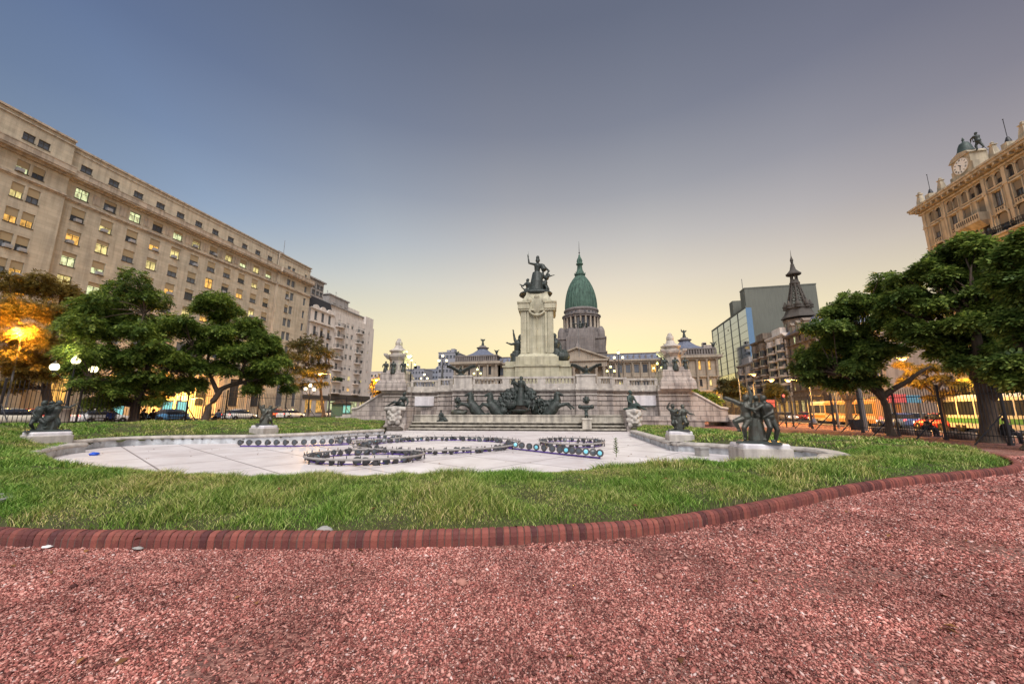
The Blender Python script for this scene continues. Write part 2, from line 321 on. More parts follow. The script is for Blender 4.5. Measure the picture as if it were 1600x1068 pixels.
def horse(mb, root, sgn, h, U, Wd, lift=(.9,.55)):
    """A rearing sea horse of bronze: h = height, U = unit vector it faces, Wd = sideways."""
    Z = Vector((0,0,1)); R = Vector(root); P = lambda a,b,c=0: R+U*a*h*sgn+Z*b*h+Wd*c*h
    mb.tube([P(-.50,.02), P(-.30,.12), P(-.10,.32), P(.04,.54)], [.12*h,.20*h,.225*h,.18*h], 14)            # barrel rising to the chest
    mb.ball(P(.06,.50), .19*h, 12, 8)
    mb.tube([P(.05,.52), P(.10,.70), P(.08,.86), P(.10,.93)], [.17*h,.14*h,.10*h,.085*h], 12)               # neck
    mb.tube([P(.06,.93), P(.17,.92), P(.29,.86)], [.09*h,.072*h,.048*h], 10); mb.ball(P(.29,.86), .052*h, 8, 6) # head and muzzle
    for q in (-1,1): mb.tube([P(.05,.97,q*.035), P(.03,1.05,q*.045)], [.025*h,.008*h], 6)                      # ears
    for k in range(6): mb.ball(P(-.02-.01*k,.92-.075*k), .05*h, 8, 5, (.6,.6,1.1))                             # mane
    for q,(a,b) in ((-1,lift),(1,(lift[0]*.8,lift[1]*.62))):
        k1 = P(.38*a+.06,.52+.06*b,q*.09); mb.tube([P(.10,.45,q*.09), k1], [.095*h,.058*h], 8); mb.ball(k1,.06*h,8,6)
        k2 = P(.50*a+.1,.34+.16*b,q*.09); mb.tube([k1,k2],[.05*h,.034*h],8); mb.tube([k2, k2+U*sgn*.05*h-Z*.05*h],[.038*h,.05*h],8)
    for q in (-1,1):
        mb.tube([P(-.30,.16,q*.1), P(-.18,.02,q*.13), P(-.34,-.06,q*.13)], [.12*h,.08*h,.05*h], 8)
    mb.tube([P(-.5,.05), P(-.66,.16), P(-.74,.05)], [.06*h,.05*h,.02*h], 8)                                    # tail
def imgframe(c, depth_ang=0):
    """A sculptor's frame: x right, y towards the viewer, z up, turned to face the camera."""
    c = Vector(c); d = Vector((-c.x, -c.y, 0)).normalized(); x = Vector((-d.y, d.x, 0))
    a = depth_ang; x, d = x*math.cos(a)+d*math.sin(a), d*math.cos(a)-x*math.sin(a)
    return lambda u, w, z: c+x*u+d*w+Vector((0,0,z))
def person_seated(loc, face, label, cloth, legs, lean=.0, hairc=(.03,.02,.015)):
    """A person sitting on a seat 0.45 m high; body is one mesh, clothes its children."""
    t = thing('person', loc, label, 'person'); L0 = Vector(loc); d = Vector((math.sin(face), math.cos(face), 0)); sd_ = Vector((d.y,-d.x,0)); Z = Vector((0,0,1))
    P = lambda f,s,z: L0+d*f+sd_*s+Z*z
    J = dict(head=P(.10+lean,0,1.19), face=tuple(d-Z*.15), chest=P(.05+lean*.7,0,.87), pelvis=P(0,0,.56), ls=P(.05+lean*.7,-.19,.96), le=P(.14+lean,-.25,.74), lh=P(.34+lean*.5,-.13,.66),
             rs=P(.05+lean*.7,.19,.96), re=P(.14+lean,.25,.74), rh=P(.34+lean*.5,.12,.66), lp=P(.04,-.09,.55), lk=P(.46,-.12,.52), lf=P(.44,-.13,.09), rp=P(.04,.09,.55), rk=P(.47,.13,.51), rf=P(.52,.14,.09))
    b = MB(); figure(b, J, 1., 1.); fuse('body', b, .022, M['skin'], t, 2)
    c = MB(); ch, pv = J['chest'], J['pelvis']; c.tube([ch+Z*.14, ch+Z*.06, ch, ch.lerp(pv,.6), pv-Z*.05], [.12,.19,.20,.175,.19], 14)
    for a in 'lr':
        limb(c, J[a+'s'], J[a+'e'], .085, .068); limb(c, J[a+'e'], J[a+'h'].lerp(J[a+'e'],.12), .068, .052)
    fuse('shirt', c, .03, cloth, t, 3)
    c = MB(); c.ball(pv, .185, 12, 8)
    for a in 'lr': limb(c, J[a+'p'], J[a+'k'], .125, .092); limb(c, J[a+'k'], J[a+'f']+Z*.03, .094, .07)
    fuse('trousers', c, .03, legs, t, 3)
    c = MB(); h = J['head']; c.ball(h+Z*.045-d*.035, .122, 12, 8); fuse('hair', c, .03, mat('hair', hairc, .7), t, 2)
    c = MB()
    for a in 'lr': f_ = J[a+'f']; c.tube([f_-Z*.03-d*.05, f_-Z*.04+d*.18], [.055,.045], 8)
    c.build('shoes', M['iron'], t)
    return t
# ------------------------------------------------------------------ ground, roads, plaza
def sheet(name, x0, x1, y0, y1, step, zf, m, kind='structure', keep=None):
    nx = max(1, int(round((x1-x0)/step))); ny = max(1, int(round((y1-y0)/step)))
    xs = np.linspace(x0, x1, nx+1); ys = np.linspace(y0, y1, ny+1); X, Y = np.meshgrid(xs, ys)
    Zz = np.vectorize(zf)(X, Y); v = np.stack([X.ravel(), Y.ravel(), Zz.ravel()], 1)
    i = np.arange(nx); j = np.arange(ny); I, Jj = np.meshgrid(i, j); a = (Jj*(nx+1)+I).ravel()
    f = np.stack([a, a+1, a+nx+2, a+nx+1], 1)
    if keep is not None:
        c = v[f].mean(1); f = f[np.array([keep(p[0], p[1]) for p in c])]
    return npmesh(name, v, f, m, smooth=True, kind=kind)
def gravel_mat():
    m = bpy.data.materials.new('red_gravel'); m.use_nodes = True; nt = m.node_tree; N = nt.nodes.new; L = nt.links.new; b = nt.nodes['Principled BSDF']; b.inputs['Roughness'].default_value = .9; b.inputs['Specular IOR Level'].default_value = .2
    geo = N('ShaderNodeNewGeometry'); v = N('ShaderNodeTexVoronoi'); v.inputs['Scale'].default_value = 42; L(geo.outputs['Position'], v.inputs['Vector'])
    sp = N('ShaderNodeSeparateColor'); L(v.outputs['Color'], sp.inputs[0])
    r = N('ShaderNodeValToRGB'); L(sp.outputs[0], r.inputs[0]); e = r.color_ramp.elements; e[0].color = (.06,.024,.022,1); e[1].color = (.40,.20,.16,1); k = e.new(.5); k.color = (.20,.08,.065,1)
    n = N('ShaderNodeTexNoise'); n.inputs['Scale'].default_value = .9; n.inputs['Detail'].default_value = 6; L(geo.outputs['Position'], n.inputs[0])
    r2 = N('ShaderNodeValToRGB'); L(n.outputs[0], r2.inputs[0]); r2.color_ramp.elements[0].position = .52; r2.color_ramp.elements[1].position = .68; r2.color_ramp.elements[0].color = (0,0,0,1); r2.color_ramp.elements[1].color = (.75,.75,.75,1)
    mx = N('ShaderNodeMix'); mx.data_type = 'RGBA'; L(r2.outputs[0], mx.inputs[0]); L(r.outputs[0], mx.inputs[6]); mx.inputs[7].default_value = (.27,.165,.14,1); L(mx.outputs[2], b.inputs['Base Color'])
    bp = N('ShaderNodeBump'); bp.inputs['Strength'].default_value = 1; bp.inputs['Distance'].default_value = .012; bp.invert = True; L(v.outputs['Distance'], bp.inputs['Height']); L(bp.outputs[0], b.inputs['Normal'])
    return m
M['gravel'] = gravel_mat()
M['chip'] = mat('gravel_chip', (.52,.27,.235), .85, island=1., col3=(.085,.03,.028), spec=.25)
_cr = [n for n in M['chip'].node_tree.nodes if n.type == 'VALTORGB'][0].color_ramp.elements
_k = _cr.new(.5); _k.color = (.38,.135,.112,1); _k = _cr.new(.94); _k.color = (.58,.31,.26,1); _cr[-1].color = (.62,.50,.47,1)
def patchy(m, sc, lo, hi):                    # damp and dusty patches over the loose stones
    nt = m.node_tree; N = nt.nodes.new; L = nt.links.new; b = nt.nodes['Principled BSDF']; src = b.inputs['Base Color'].links[0].from_socket; geo = N('ShaderNodeNewGeometry')
    n = N('ShaderNodeTexNoise'); n.inputs['Scale'].default_value = sc; n.inputs['Detail'].default_value = 6; n.inputs['Roughness'].default_value = .6; L(geo.outputs['Position'], n.inputs[0]); r = N('ShaderNodeValToRGB'); L(n.outputs[0], r.inputs[0])
    r.color_ramp.elements[0].position = .36; r.color_ramp.elements[1].position = .64; r.color_ramp.elements[0].color = (*lo,1); r.color_ramp.elements[1].color = (*hi,1)
    mx = N('ShaderNodeMix'); mx.data_type = 'RGBA'; mx.blend_type = 'MULTIPLY'; mx.inputs[0].default_value = 1; L(src, mx.inputs[6]); L(r.outputs[0], mx.inputs[7]); L(mx.outputs[2], b.inputs['Base Color'])
patchy(M['chip'], .75, (.78,.76,.76), (1.30,1.27,1.25)); patchy(M['chip'], 3.1, (.82,.80,.80), (1.15,1.15,1.15))
sheet('ground', -1500, 1500, -300, 2500, 250, lambda x,y: -.45, M['asphalt'])
sheet('road', -64, -44.2, -40, 320, 3, lambda x,y: gz(x)-.12, M['asphalt'])
sheet('road', 27.2, 43, -40, 320, 3, lambda x,y: -.05, M['asphalt'])
def kerbstrip(name, x0, x1, z1, m=M['pave']):
    b = MB(); b.box((x0,-40,-.3), (x1,320,z1)); o = b.build(name, m); o['kind'] = 'structure'; return o
kerbstrip('pavement', -44.2, -43, .5); kerbstrip('pavement', -67.9, -64, .52); kerbstrip('pavement', 26, 27.2, .04); kerbstrip('pavement', 43, 47.4, .08)
for x0 in (-54.2, 35.0):
    b = MB()
    for k in range(40): b.box((x0-.07, -10+7*k, 0), (x0+.07, -7+7*k, .006))
    o = b.build('lane_marking', M['white_paint']); o.location.z = (gz(-54)-.12 if x0 < 0 else -.05)+.004-.006+.004; o['kind'] = 'structure'
# ------------------------------------------------------------------ basin outline and lawn outline (plan view)
def G(px, py, z): return gnd(px, py, z)
BZ = -.2                                                       # basin floor
ZRR, ZRL = .22, .28
rimR = [G(*p,ZRR) for p in ((985,671.5),(1043,688),(1062,690.5),(1100,692.5),(1160,696),(1215,697),(1250,698.5),(1282,702.5),(1301,708))]
rimL = [G(*p,ZRL) for p in ((600,670),(500,675),(440,677.5),(390,679),(300,680),(230,681),(165,684),(112,689))]
tipL = [G(66,701,.25), G(54,706.5,.2), G(75,712,.15)]
front = [G(100,717,.25), G(200,729,.25), G(340,737,.25), G(500,741,.25), G(680,740,.25), G(850,733,.25), G(1000,722,.25), G(1150,716,.25), G(1240,713,.3)]
basin = rimL + tipL + front + [G(1303,710,.22)] + rimR[::-1] + [(2.6,38.6), (-21.3,36.0)]
# kerb line
kerb = [(-34.5,21), (-34,14), (-30,8.5), (-23,5.2), (-15,3.9), (-10.5,3.55)] + [G(*p,0) for p in [(0,853),(200,857),(400,858),(600,857),(800,851),(1000,838),(1100,823),(1200,803),(1300,780),(1400,762),(1500,750),(1580,741),(1598,733),(1585,724),(1560,716)]]
backR = [(14.3,19.8), (13.9,22.9), (12.6,25.9), (9.7,29.8), (6.6,36), (4.6,39.5), (2.2,39)]
backL = [(-22.5,37), (-24.5,46), (-33,46), (-34.5,36), (-34.8,28)]
def smooth_poly(pts, n, closed=False):
    P = [Vector((p[0],p[1],0)) for p in pts]; out = []; m = len(P)
    for i in range(m if closed else m-1):
        p0 = P[(i-1)%m] if closed or i>0 else P[i]; p1 = P[i]; p2 = P[(i+1)%m]; p3 = P[(i+2)%m] if closed or i+2<m else p2
        for k in range(n):
            t = k/n; out.append(.5*((2*p1)+(p2-p0)*t+(2*p0-5*p1+4*p2-p3)*t*t+(3*p1-p0-3*p2+p3)*t**3))
    if not closed: out.append(P[-1])
    return [(p.x,p.y) for p in out]
kerbS = smooth_poly(kerb, 6); lawnpoly = kerbS + backR + backL
def inside(P, x, y):
    """vectorised point in polygon"""
    x = np.asarray(x); y = np.asarray(y); r = np.zeros(x.shape, bool); n = len(P)
    for i in range(n):
        x1,y1 = P[i]; x2,y2 = P[(i+1)%n]
        if y1 == y2: continue
        c = (y1 > y) != (y2 > y); r ^= c & (x < (x2-x1)*(y-y1)/(y2-y1)+x1)
    return r
def polydist(P, x, y, closed=True):
    x = np.asarray(x, float); y = np.asarray(y, float); d = np.full(x.shape, 1e9); n = len(P)
    for i in range(n if closed else n-1):
        x1,y1 = P[i]; x2,y2 = P[(i+1)%n]; dx, dy = x2-x1, y2-y1; L2 = dx*dx+dy*dy+1e-9
        t = np.clip(((x-x1)*dx+(y-y1)*dy)/L2, 0, 1); d = np.minimum(d, np.hypot(x-x1-t*dx, y-y1-t*dy))
    return d
def vnoise(x, y, s, seed=0):
    r = np.random.default_rng(seed); T = r.random((64,64)); u = x*s; v = y*s; i = np.floor(u).astype(int); j = np.floor(v).astype(int); a = u-i; b = v-j; a = a*a*(3-2*a); b = b*b*(3-2*b)
    g = lambda p,q: T[p%64, q%64]
    return (g(i,j)*(1-a)+g(i+1,j)*a)*(1-b)+(g(i,j+1)*(1-a)+g(i+1,j+1)*a)*b
def lawn_h(x, y):
    x = np.asarray(x, float); y = np.asarray(y, float)
    dk = polydist(kerbS, x, y, False); db = polydist(basin, x, y)
    lx = np.clip((-x-17)/15, 0, 1); g = .5*lx*lx*(3-2*lx)
    h = g+.07+.24*(1-np.exp(-np.maximum(dk-.12,0)/.55))+.10*np.clip(dk/3,0,1)*np.exp(-np.maximum(x,-5)*.02)*np.clip(1-(y-12)/15,0,1)
    h += (vnoise(x,y,.55,3)-.5)*.16*np.clip(dk/.8,0,1)+(vnoise(x,y,1.7,4)-.5)*.07
    near = np.clip(1-db/1.6,0,1)*(y < 16); h = h*(1-near)+(g*.6+.10)*near
    h = np.where(y > 11.5, np.minimum(h, .16+np.maximum(db-.5,0)*.16), h)
    return h
_GX = np.meshgrid(np.linspace(-43,26,139), np.linspace(-12,90,205)); _GI = inside(lawnpoly, _GX[0], _GX[1]) & (polydist(lawnpoly, _GX[0], _GX[1]) > .8)
sheet('gravel_path', -43, 26, -12, 90, .5, lambda x,y: gz(x)-(.7 if _GI[int(round((y+12)*2)), int(round((x+43)*2))] else 0), M['gravel'], keep=lambda x,y: not (-31 < x < 12 and 5 < y < 40 and inside(basin, np.array([x]), np.array([y]))[0]))
M['soil'] = mat('lawn_soil', (.06,.075,.02), .95, (.05,.035,.022), 4, .8, .5, 30)
def lawn():
    st = .22; xs = np.arange(-36, 16, st); ys = np.arange(2.6, 47, st); X, Y = np.meshgrid(xs, ys)
    ins = inside(lawnpoly, X, Y); db = polydist(basin, X, Y); ok = ins & (~inside(basin, X, Y) | (db < .12))
    Zz = np.where(ok, lawn_h(X, Y), 0); nb = inside(basin, X, Y)
    Zz = np.where(nb, Zz-.12, Zz)
    v = np.stack([X.ravel(), Y.ravel(), Zz.ravel()], 1); ny, nx = X.shape; I, Jj = np.meshgrid(np.arange(nx-1), np.arange(ny-1)); a = (Jj*nx+I).ravel()
    f = np.stack([a, a+1, a+nx+1, a+nx], 1); okr = ok.ravel(); f = f[okr[f].all(1)]
    used, inv = np.unique(f, return_inverse=True); npmesh('lawn_soil', v[used], inv.reshape(f.shape), M['soil'], smooth=True, kind='structure')
lawn()
def in_view(x, y, z, m=30):
    fx, fy, rx, ry = -math.sin(YAW), math.cos(YAW), math.cos(YAW), math.sin(YAW)
    rt = x*rx+y*ry; fw = x*fx+y*fy; zz = z-CAM_H; d = fw*math.cos(PITCH)+zz*math.sin(PITCH); u = -fw*math.sin(PITCH)+zz*math.cos(PITCH)
    with np.errstate(divide='ignore', invalid='ignore'): px = 800+FPX*rt/d; py = 534-FPX*u/d
    return (d > .3) & (px > -m) & (px < 1600+m) & (py < 1068+m)
def grass_mat():
    m = bpy.data.materials.new('grass_blade'); m.use_nodes = True; nt = m.node_tree; N = nt.nodes.new; L = nt.links.new; b = nt.nodes['Principled BSDF']; b.inputs['Roughness'].default_value = .6; b.inputs['Specular IOR Level'].default_value = .25
    geo = N('ShaderNodeNewGeometry'); r = N('ShaderNodeValToRGB'); L(geo.outputs['Random Per Island'], r.inputs[0]); e = r.color_ramp.elements
    e[0].color = (.04,.08,.015,1); e[1].color = (.60,.54,.30,1); k = e.new(.48); k.color = (.165,.265,.04,1); k = e.new(.80); k.color = (.36,.39,.12,1)
    n = N('ShaderNodeTexNoise'); n.inputs['Scale'].default_value = .55; n.inputs['Detail'].default_value = 5; L(geo.outputs['Position'], n.inputs[0])
    r2 = N('ShaderNodeValToRGB'); L(n.outputs[0], r2.inputs[0]); q = r2.color_ramp.elements; q[0].position = .40; q[1].position = .64; q[0].color = (.60,.88,.45,1); q[1].color = (1.35,1.12,1.15,1)
    mx = N('ShaderNodeMix'); mx.data_type = 'RGBA'; mx.blend_type = 'MULTIPLY'; mx.inputs[0].default_value = 1; L(r.outputs[0], mx.inputs[6]); L(r2.outputs[0], mx.inputs[7]); L(mx.outputs[2], b.inputs['Base Color'])
    return m
M['grass'] = grass_mat()
def grass():
    P = []
    for (x0,x1,y0,y1,den) in ((-12,8,2.8,9.5,3400), (-36,-12,2.8,14,800), (-12,16,9.5,18,1200), (-36,-12,14,24,260), (-12,16,18,42,150), (-36,-12,24,47,120)):
        n = int((x1-x0)*(y1-y0)*den); x = RNG.uniform(x0,x1,n); y = RNG.uniform(y0,y1,n)
        k = in_view(x, y, np.full(n,.3)); x, y = x[k], y[k]
        k = inside(lawnpoly, x, y); x, y = x[k], y[k]
        db = polydist(basin, x, y); k = ~inside(basin, x, y) & ((db > .02) & ((y < 13) | (db > .52))); x, y, db = x[k], y[k], db[k]
        dk = polydist(kerbS, x, y, False); k = RNG.random(len(x)) < np.clip((dk-.17)/.35, 0, 1); x, y, dk, db = x[k], y[k], dk[k], db[k]
        P.append(np.stack([x, y, np.full(len(x), den), dk, db], 1))
    P = np.concatenate(P); x, y, den, dk, db = P.T; n = len(x); print('grass blades', n)
    z = lawn_h(x, y)-.02; cl = vnoise(x,y,1.3,9)*.6+vnoise(x,y,3.3,10)*.4
    h = (.045+.135*np.clip(cl*2.6-.85,0,1))*RNG.uniform(.55,1.35,n); h = np.where((db < .7) & (y < 14), h*.8, h); h *= np.where(y > 16, .8, 1.)
    w = .0042*np.sqrt(3000/den)*RNG.uniform(.7,1.3,n); w = np.clip(w, .0035, .03)
    a = RNG.uniform(0, 2*np.pi, n); ln = RNG.uniform(.25,1.1,n)*h; la = RNG.uniform(0,2*np.pi,n)
    dx, dy = np.cos(a)*w, np.sin(a)*w; lx, ly = np.cos(la)*ln, np.sin(la)*ln
    v = np.empty((n,5,3)); v[:,0] = np.stack([x-dx,y-dy,z],1); v[:,1] = np.stack([x+dx,y+dy,z],1)
    v[:,2] = np.stack([x+dx*.8+lx*.35,y+dy*.8+ly*.35,z+h*.6],1); v[:,3] = np.stack([x-dx*.8+lx*.35,y-dy*.8+ly*.35,z+h*.6],1); v[:,4] = np.stack([x+lx,y+ly,z+h],1)
    b = np.arange(n)[:,None]*5; t = np.concatenate([b+np.array([[0,1,2]]), b+np.array([[0,2,3]]), b+np.array([[3,2,4]])])
    npmesh('grass', v.reshape(-1,3), t, M['grass'], kind='stuff')
grass()
# ------------------------------------------------------------------ loose red gravel
def gravel():
    P = []
    for (x0,x1,y0,y1,den) in ((-9,7,1.2,5,8200), (-1,14,3.5,10,3200), (3,18,8,19,900)):
        n = int((x1-x0)*(y1-y0)*den); x = RNG.uniform(x0,x1,n); y = RNG.uniform(y0,y1,n)
        k = in_view(x, y, np.zeros(n)); x, y = x[k], y[k]; k = ~inside(lawnpoly, x, y); x, y = x[k], y[k]
        r = np.hypot(x, y)
        thin = vnoise(x,y,.8,21)*.6+vnoise(x,y,2.3,22)*.4; k = RNG.random(len(x)) < np.clip(1.2-np.clip(thin-.52,0,1)*4, .22, 1); x, y = x[k], y[k]
        if den != 8200: k = ~((x > -9) & (x < 7) & (y < 5)); x, y = x[k], y[k]
        if den == 900: k = ~((x < 14) & (y < 10)); x, y = x[k], y[k]
        P.append(np.stack([x, y, np.full(len(x), den)], 1))
    P = np.concatenate(P); x, y, den = P.T; n = len(x); print('gravel chips', n)
    r = RNG.gamma(2.6, .0020, n)+.0032; r *= np.where(den < 4000, 1.3, 1.); r *= np.where(den < 1000, 1.6, 1.)
    base = np.array([[1,0,0],[0,1,0],[-1,0,0],[0,-1,0],[0,0,1],[0,0,-1]], float)
    v = base[None]*r[:,None,None]*np.stack([RNG.uniform(.8,1.7,n), RNG.uniform(.6,1.1,n), RNG.uniform(.35,.7,n)],1)[:,None,:]
    v += RNG.normal(0,.22,(n,6,3))*r[:,None,None]*np.array([1,1,.6])
    a = RNG.uniform(0,2*np.pi,n); t = RNG.normal(0,.45,n); c, s = np.cos(t)[:,None], np.sin(t)[:,None]
    X, Y, Zz = v[...,0], v[...,1], v[...,2]; X, Zz = X*c-Zz*s, X*s+Zz*c
    c, s = np.cos(a)[:,None], np.sin(a)[:,None]; X, Y = X*c-Y*s, X*s+Y*c
    v = np.stack([X+x[:,None], Y+y[:,None], Zz+(r*.38)[:,None]],-1)
    fb = np.array([[0,1,4],[1,2,4],[2,3,4],[3,0,4],[1,0,5],[2,1,5],[3,2,5],[0,3,5]])
    f = (np.arange(n)[:,None,None]*6+fb[None]).reshape(-1,3)
    npmesh('gravel', v.reshape(-1,3), f, M['chip'], kind='stuff')
gravel()
# ------------------------------------------------------------------ brick kerb: rounded bricks on edge
def brick_kerb():
    P = kerbS; dists = [0]
    for i in range(1,len(P)): dists.append(dists[-1]+math.dist(P[i-1],P[i]))
    tot = dists[-1]; xs = np.array([p[0] for p in P]); ys = np.array([p[1] for p in P]); s = 0; b = MB(); rnd = random.Random(3)
    prof = [(-.0,-.12),(.0,.10),(.012,.15),(.04,.18),(.08,.19),(.125,.19),(.15,.175),(.16,.14),(.16,-.12)]
    while s < tot-.1:
        L = .093+rnd.uniform(-.006,.006); rings = []; jig = rnd.uniform(-.006,.006); jz = rnd.uniform(-.004,.004)
        for q in (s+.006, s+.013, s+L-.013, s+L-.006):
            x = np.interp(q,dists,xs); y = np.interp(q,dists,ys); x2 = np.interp(q+.05,dists,xs)-np.interp(q-.05,dists,xs); y2 = np.interp(q+.05,dists,ys)-np.interp(q-.05,dists,ys); n = math.hypot(x2,y2); nx, ny = -y2/n, x2/n
            e = .006 if q in (s+.006, s+L-.006) else 0; g = gz(x)
            rings.append([(x+nx*(o+jig+(e if o < .08 else -e)), y+ny*(o+jig+(e if o < .08 else -e)), g+z+jz-(e if z > .1 else 0)) for o,z in prof])
        b.loft(rings, smooth=False); s += L
    o = b.build('brick_kerb', M['kerbbrick']); tag(o, 'long curved red brick kerb edging the grass along the gravel', 'kerb')
    m = MB(); pts = []
    for i in range(len(P)-1):
        x,y = P[i]; x2,y2 = P[i+1]; n = math.hypot(x2-x,y2-y); nx, ny = -(y2-y)/n, (x2-x)/n; g = gz(x)
        pts.append([(x+nx*.008,y+ny*.008,g-.1),(x+nx*.008,y+ny*.008,g+.10),(x+nx*.045,y+ny*.045,g+.172),(x+nx*.12,y+ny*.12,g+.178),(x+nx*.15,y+ny*.15,g+.1),(x+nx*.15,y+ny*.15,g-.1)])
    m.loft(pts, smooth=False); q = m.build('mortar', M['mortar'], o)
M['kerbbrick'] = mat('kerb_brick', (.28,.085,.065), .8, (.16,.08,.085), 7, .9, island=.78, col3=(.065,.022,.024), bump=.4, bscale=60)
_cr = [n for n in M['kerbbrick'].node_tree.nodes if n.type == 'VALTORGB'][0].color_ramp.elements
_k = _cr.new(.5); _k.color = (.13,.040,.035,1); _cr[-1].color = (.42,.19,.11,1); _k = _cr.new(.80); _k.color = (.20,.062,.045,1)
M['mortar'] = mat('mortar', (.12,.075,.065), .9)
brick_kerb()
# ------------------------------------------------------------------ the drained basin
def floor_mat():
    m = mat('basin_floor', (.75,.71,.70), .5, (.48,.42,.40), .7, 1.0, .1, 8, col3=None, detail=9)
    nt = m.node_tree; N = nt.nodes.new; L = nt.links.new; b = nt.nodes['Principled BSDF']; src = b.inputs['Base Color'].links[0].from_socket
    geo = N('ShaderNodeNewGeometry'); mp = N('ShaderNodeMapping'); mp.inputs['Rotation'].default_value = (0,0,math.radians(28)); L(geo.outputs['Position'], mp.inputs[0])
    bt = N('ShaderNodeTexBrick'); L(mp.outputs[0], bt.inputs[0]); bt.inputs['Scale'].default_value = 1; bt.inputs['Brick Width'].default_value = 3.1; bt.inputs['Row Height'].default_value = 2.3; bt.inputs['Mortar Size'].default_value = .03; bt.offset = .0
    bt.inputs['Color1'].default_value = (1,1,1,1); bt.inputs['Color2'].default_value = (.93,.92,.94,1); bt.inputs['Mortar'].default_value = (.35,.32,.32,1)
    mm = N('ShaderNodeMix'); mm.data_type = 'RGBA'; mm.blend_type = 'MULTIPLY'; mm.inputs[0].default_value = 1; L(src, mm.inputs[6]); L(bt.outputs[0], mm.inputs[7]); L(mm.outputs[2], b.inputs['Base Color'])
    return m
M['floor'] = floor_mat()
def paint_mat():
    return mat('painted_render', (.62,.66,.70), .7, (.36,.36,.36), 2.6, .7, .2, 12, streak=.3)
M['paint'] = paint_mat()
b = MB(); n = len(basin); c = (sum(p[0] for p in basin)/n, sum(p[1] for p in basin)/n)
fl = [(p[0],p[1],BZ) for p in basin]; b.add(fl, [tuple(range(n))]); o = b.build('basin_floor', M['floor']); o['kind'] = 'structure'
o.data.polygons[0].flip() if o.data.polygons[0].normal.z < 0 else None
def rim(name, line, zt, label, width=.55, n=4, lip=.16, side=1):
    P = smooth_poly(line, n); t = thing(name, (P[0][0],P[0][1],0), label, 'basin wall'); wallb, cop = MB(), MB(); R1, R2 = [], []
    for i,(x,y) in enumerate(P):
        x2,y2 = P[min(i+1,len(P)-1)]; x1,y1 = P[max(i-1,0)]; dx,dy = x2-x1,y2-y1; m = math.hypot(dx,dy); nx,ny = -dy/m*side, dx/m*side; q = lambda o,z: (x+nx*o,y+ny*o,z)
        R1.append([q(0,BZ-.2),q(0,zt-lip),q(width*.8,zt-lip),q(width*.8,BZ-.2)])
        R2.append([q(-.06,zt-lip),q(-.09,zt-lip*.55),q(-.05,zt-.02),q(.02,zt),q(width-.1,zt),q(width,zt-.05),q(width,zt-lip)])
    wallb.loft(R1, smooth=False); cop.loft(R2, smooth=False); wallb.build('wall', M['paint'], t); cop.build('coping', M['stone_plain'], t)
    return t
rim('basin_rim', rimL, ZRL, 'long low stone rim along the far left side of the basin', side=-1)
rim('basin_rim', rimR[:3], ZRR, 'short straight stone rim running back to the right carved pier', side=1)
rim('basin_rim', rimR[2:], ZRR, 'curved stone rim of the right lobe behind the big bronze children', side=1)
rim('basin_rim', [G(136,690,.26), G(100,693.5,.26), G(68,700,.25), G(53,706,.22), G(66,711,.16)], .22, 'rounded pale stone rim curling round the left tip of the basin', .75, n=6, side=-1)
rim('basin_rim', tipL+front[:9], .02, 'low pale stone ledge round the left end and front of the basin', .55, side=-1, lip=.12)
rim('basin_rim', [G(1301,708,.22), G(1306,711,.22), G(1280,714,.22), G(1240,716,.22)], .20, 'rounded stone tip of the basin beside the grass at right', .45, n=6, side=-1)

def leaves():
    rg = np.random.default_rng(77); P = []
    for x0,x1,y0,y1,n in ((-8,6,2.0,4.6,26),(-10,12,5,9,70),(0,14,4,12,40),(-25,2,12,34,160)):
        x = rg.uniform(x0,x1,n); y = rg.uniform(y0,y1,n); lw = inside(lawnpoly,x,y); bs = inside(basin,x,y); z = np.where(bs, BZ+.015, np.where(lw, lawn_h(x,y)+.07, .02)); P.append(np.stack([x,y,z],1))
    P = np.concatenate(P); n = len(P); a = rg.uniform(0,6.28,n); s = rg.uniform(.025,.06,n); d = np.stack([np.cos(a),np.sin(a),rg.uniform(-.2,.3,n)],1)*s[:,None]; q = np.stack([-np.sin(a),np.cos(a),rg.uniform(-.3,.3,n)],1)*s[:,None]*.5
    up = np.array([0,0,.3])*s[:,None]; V = np.stack([P-d, P-q*1.0+up, P+d, P+q+up],1); npmesh('fallen_leaves', V.reshape(-1,3), np.arange(n*4).reshape(-1,4), mat('dry_leaf', (.30,.14,.05), .8, island=1., col3=(.12,.05,.02)), kind='stuff')
leaves()
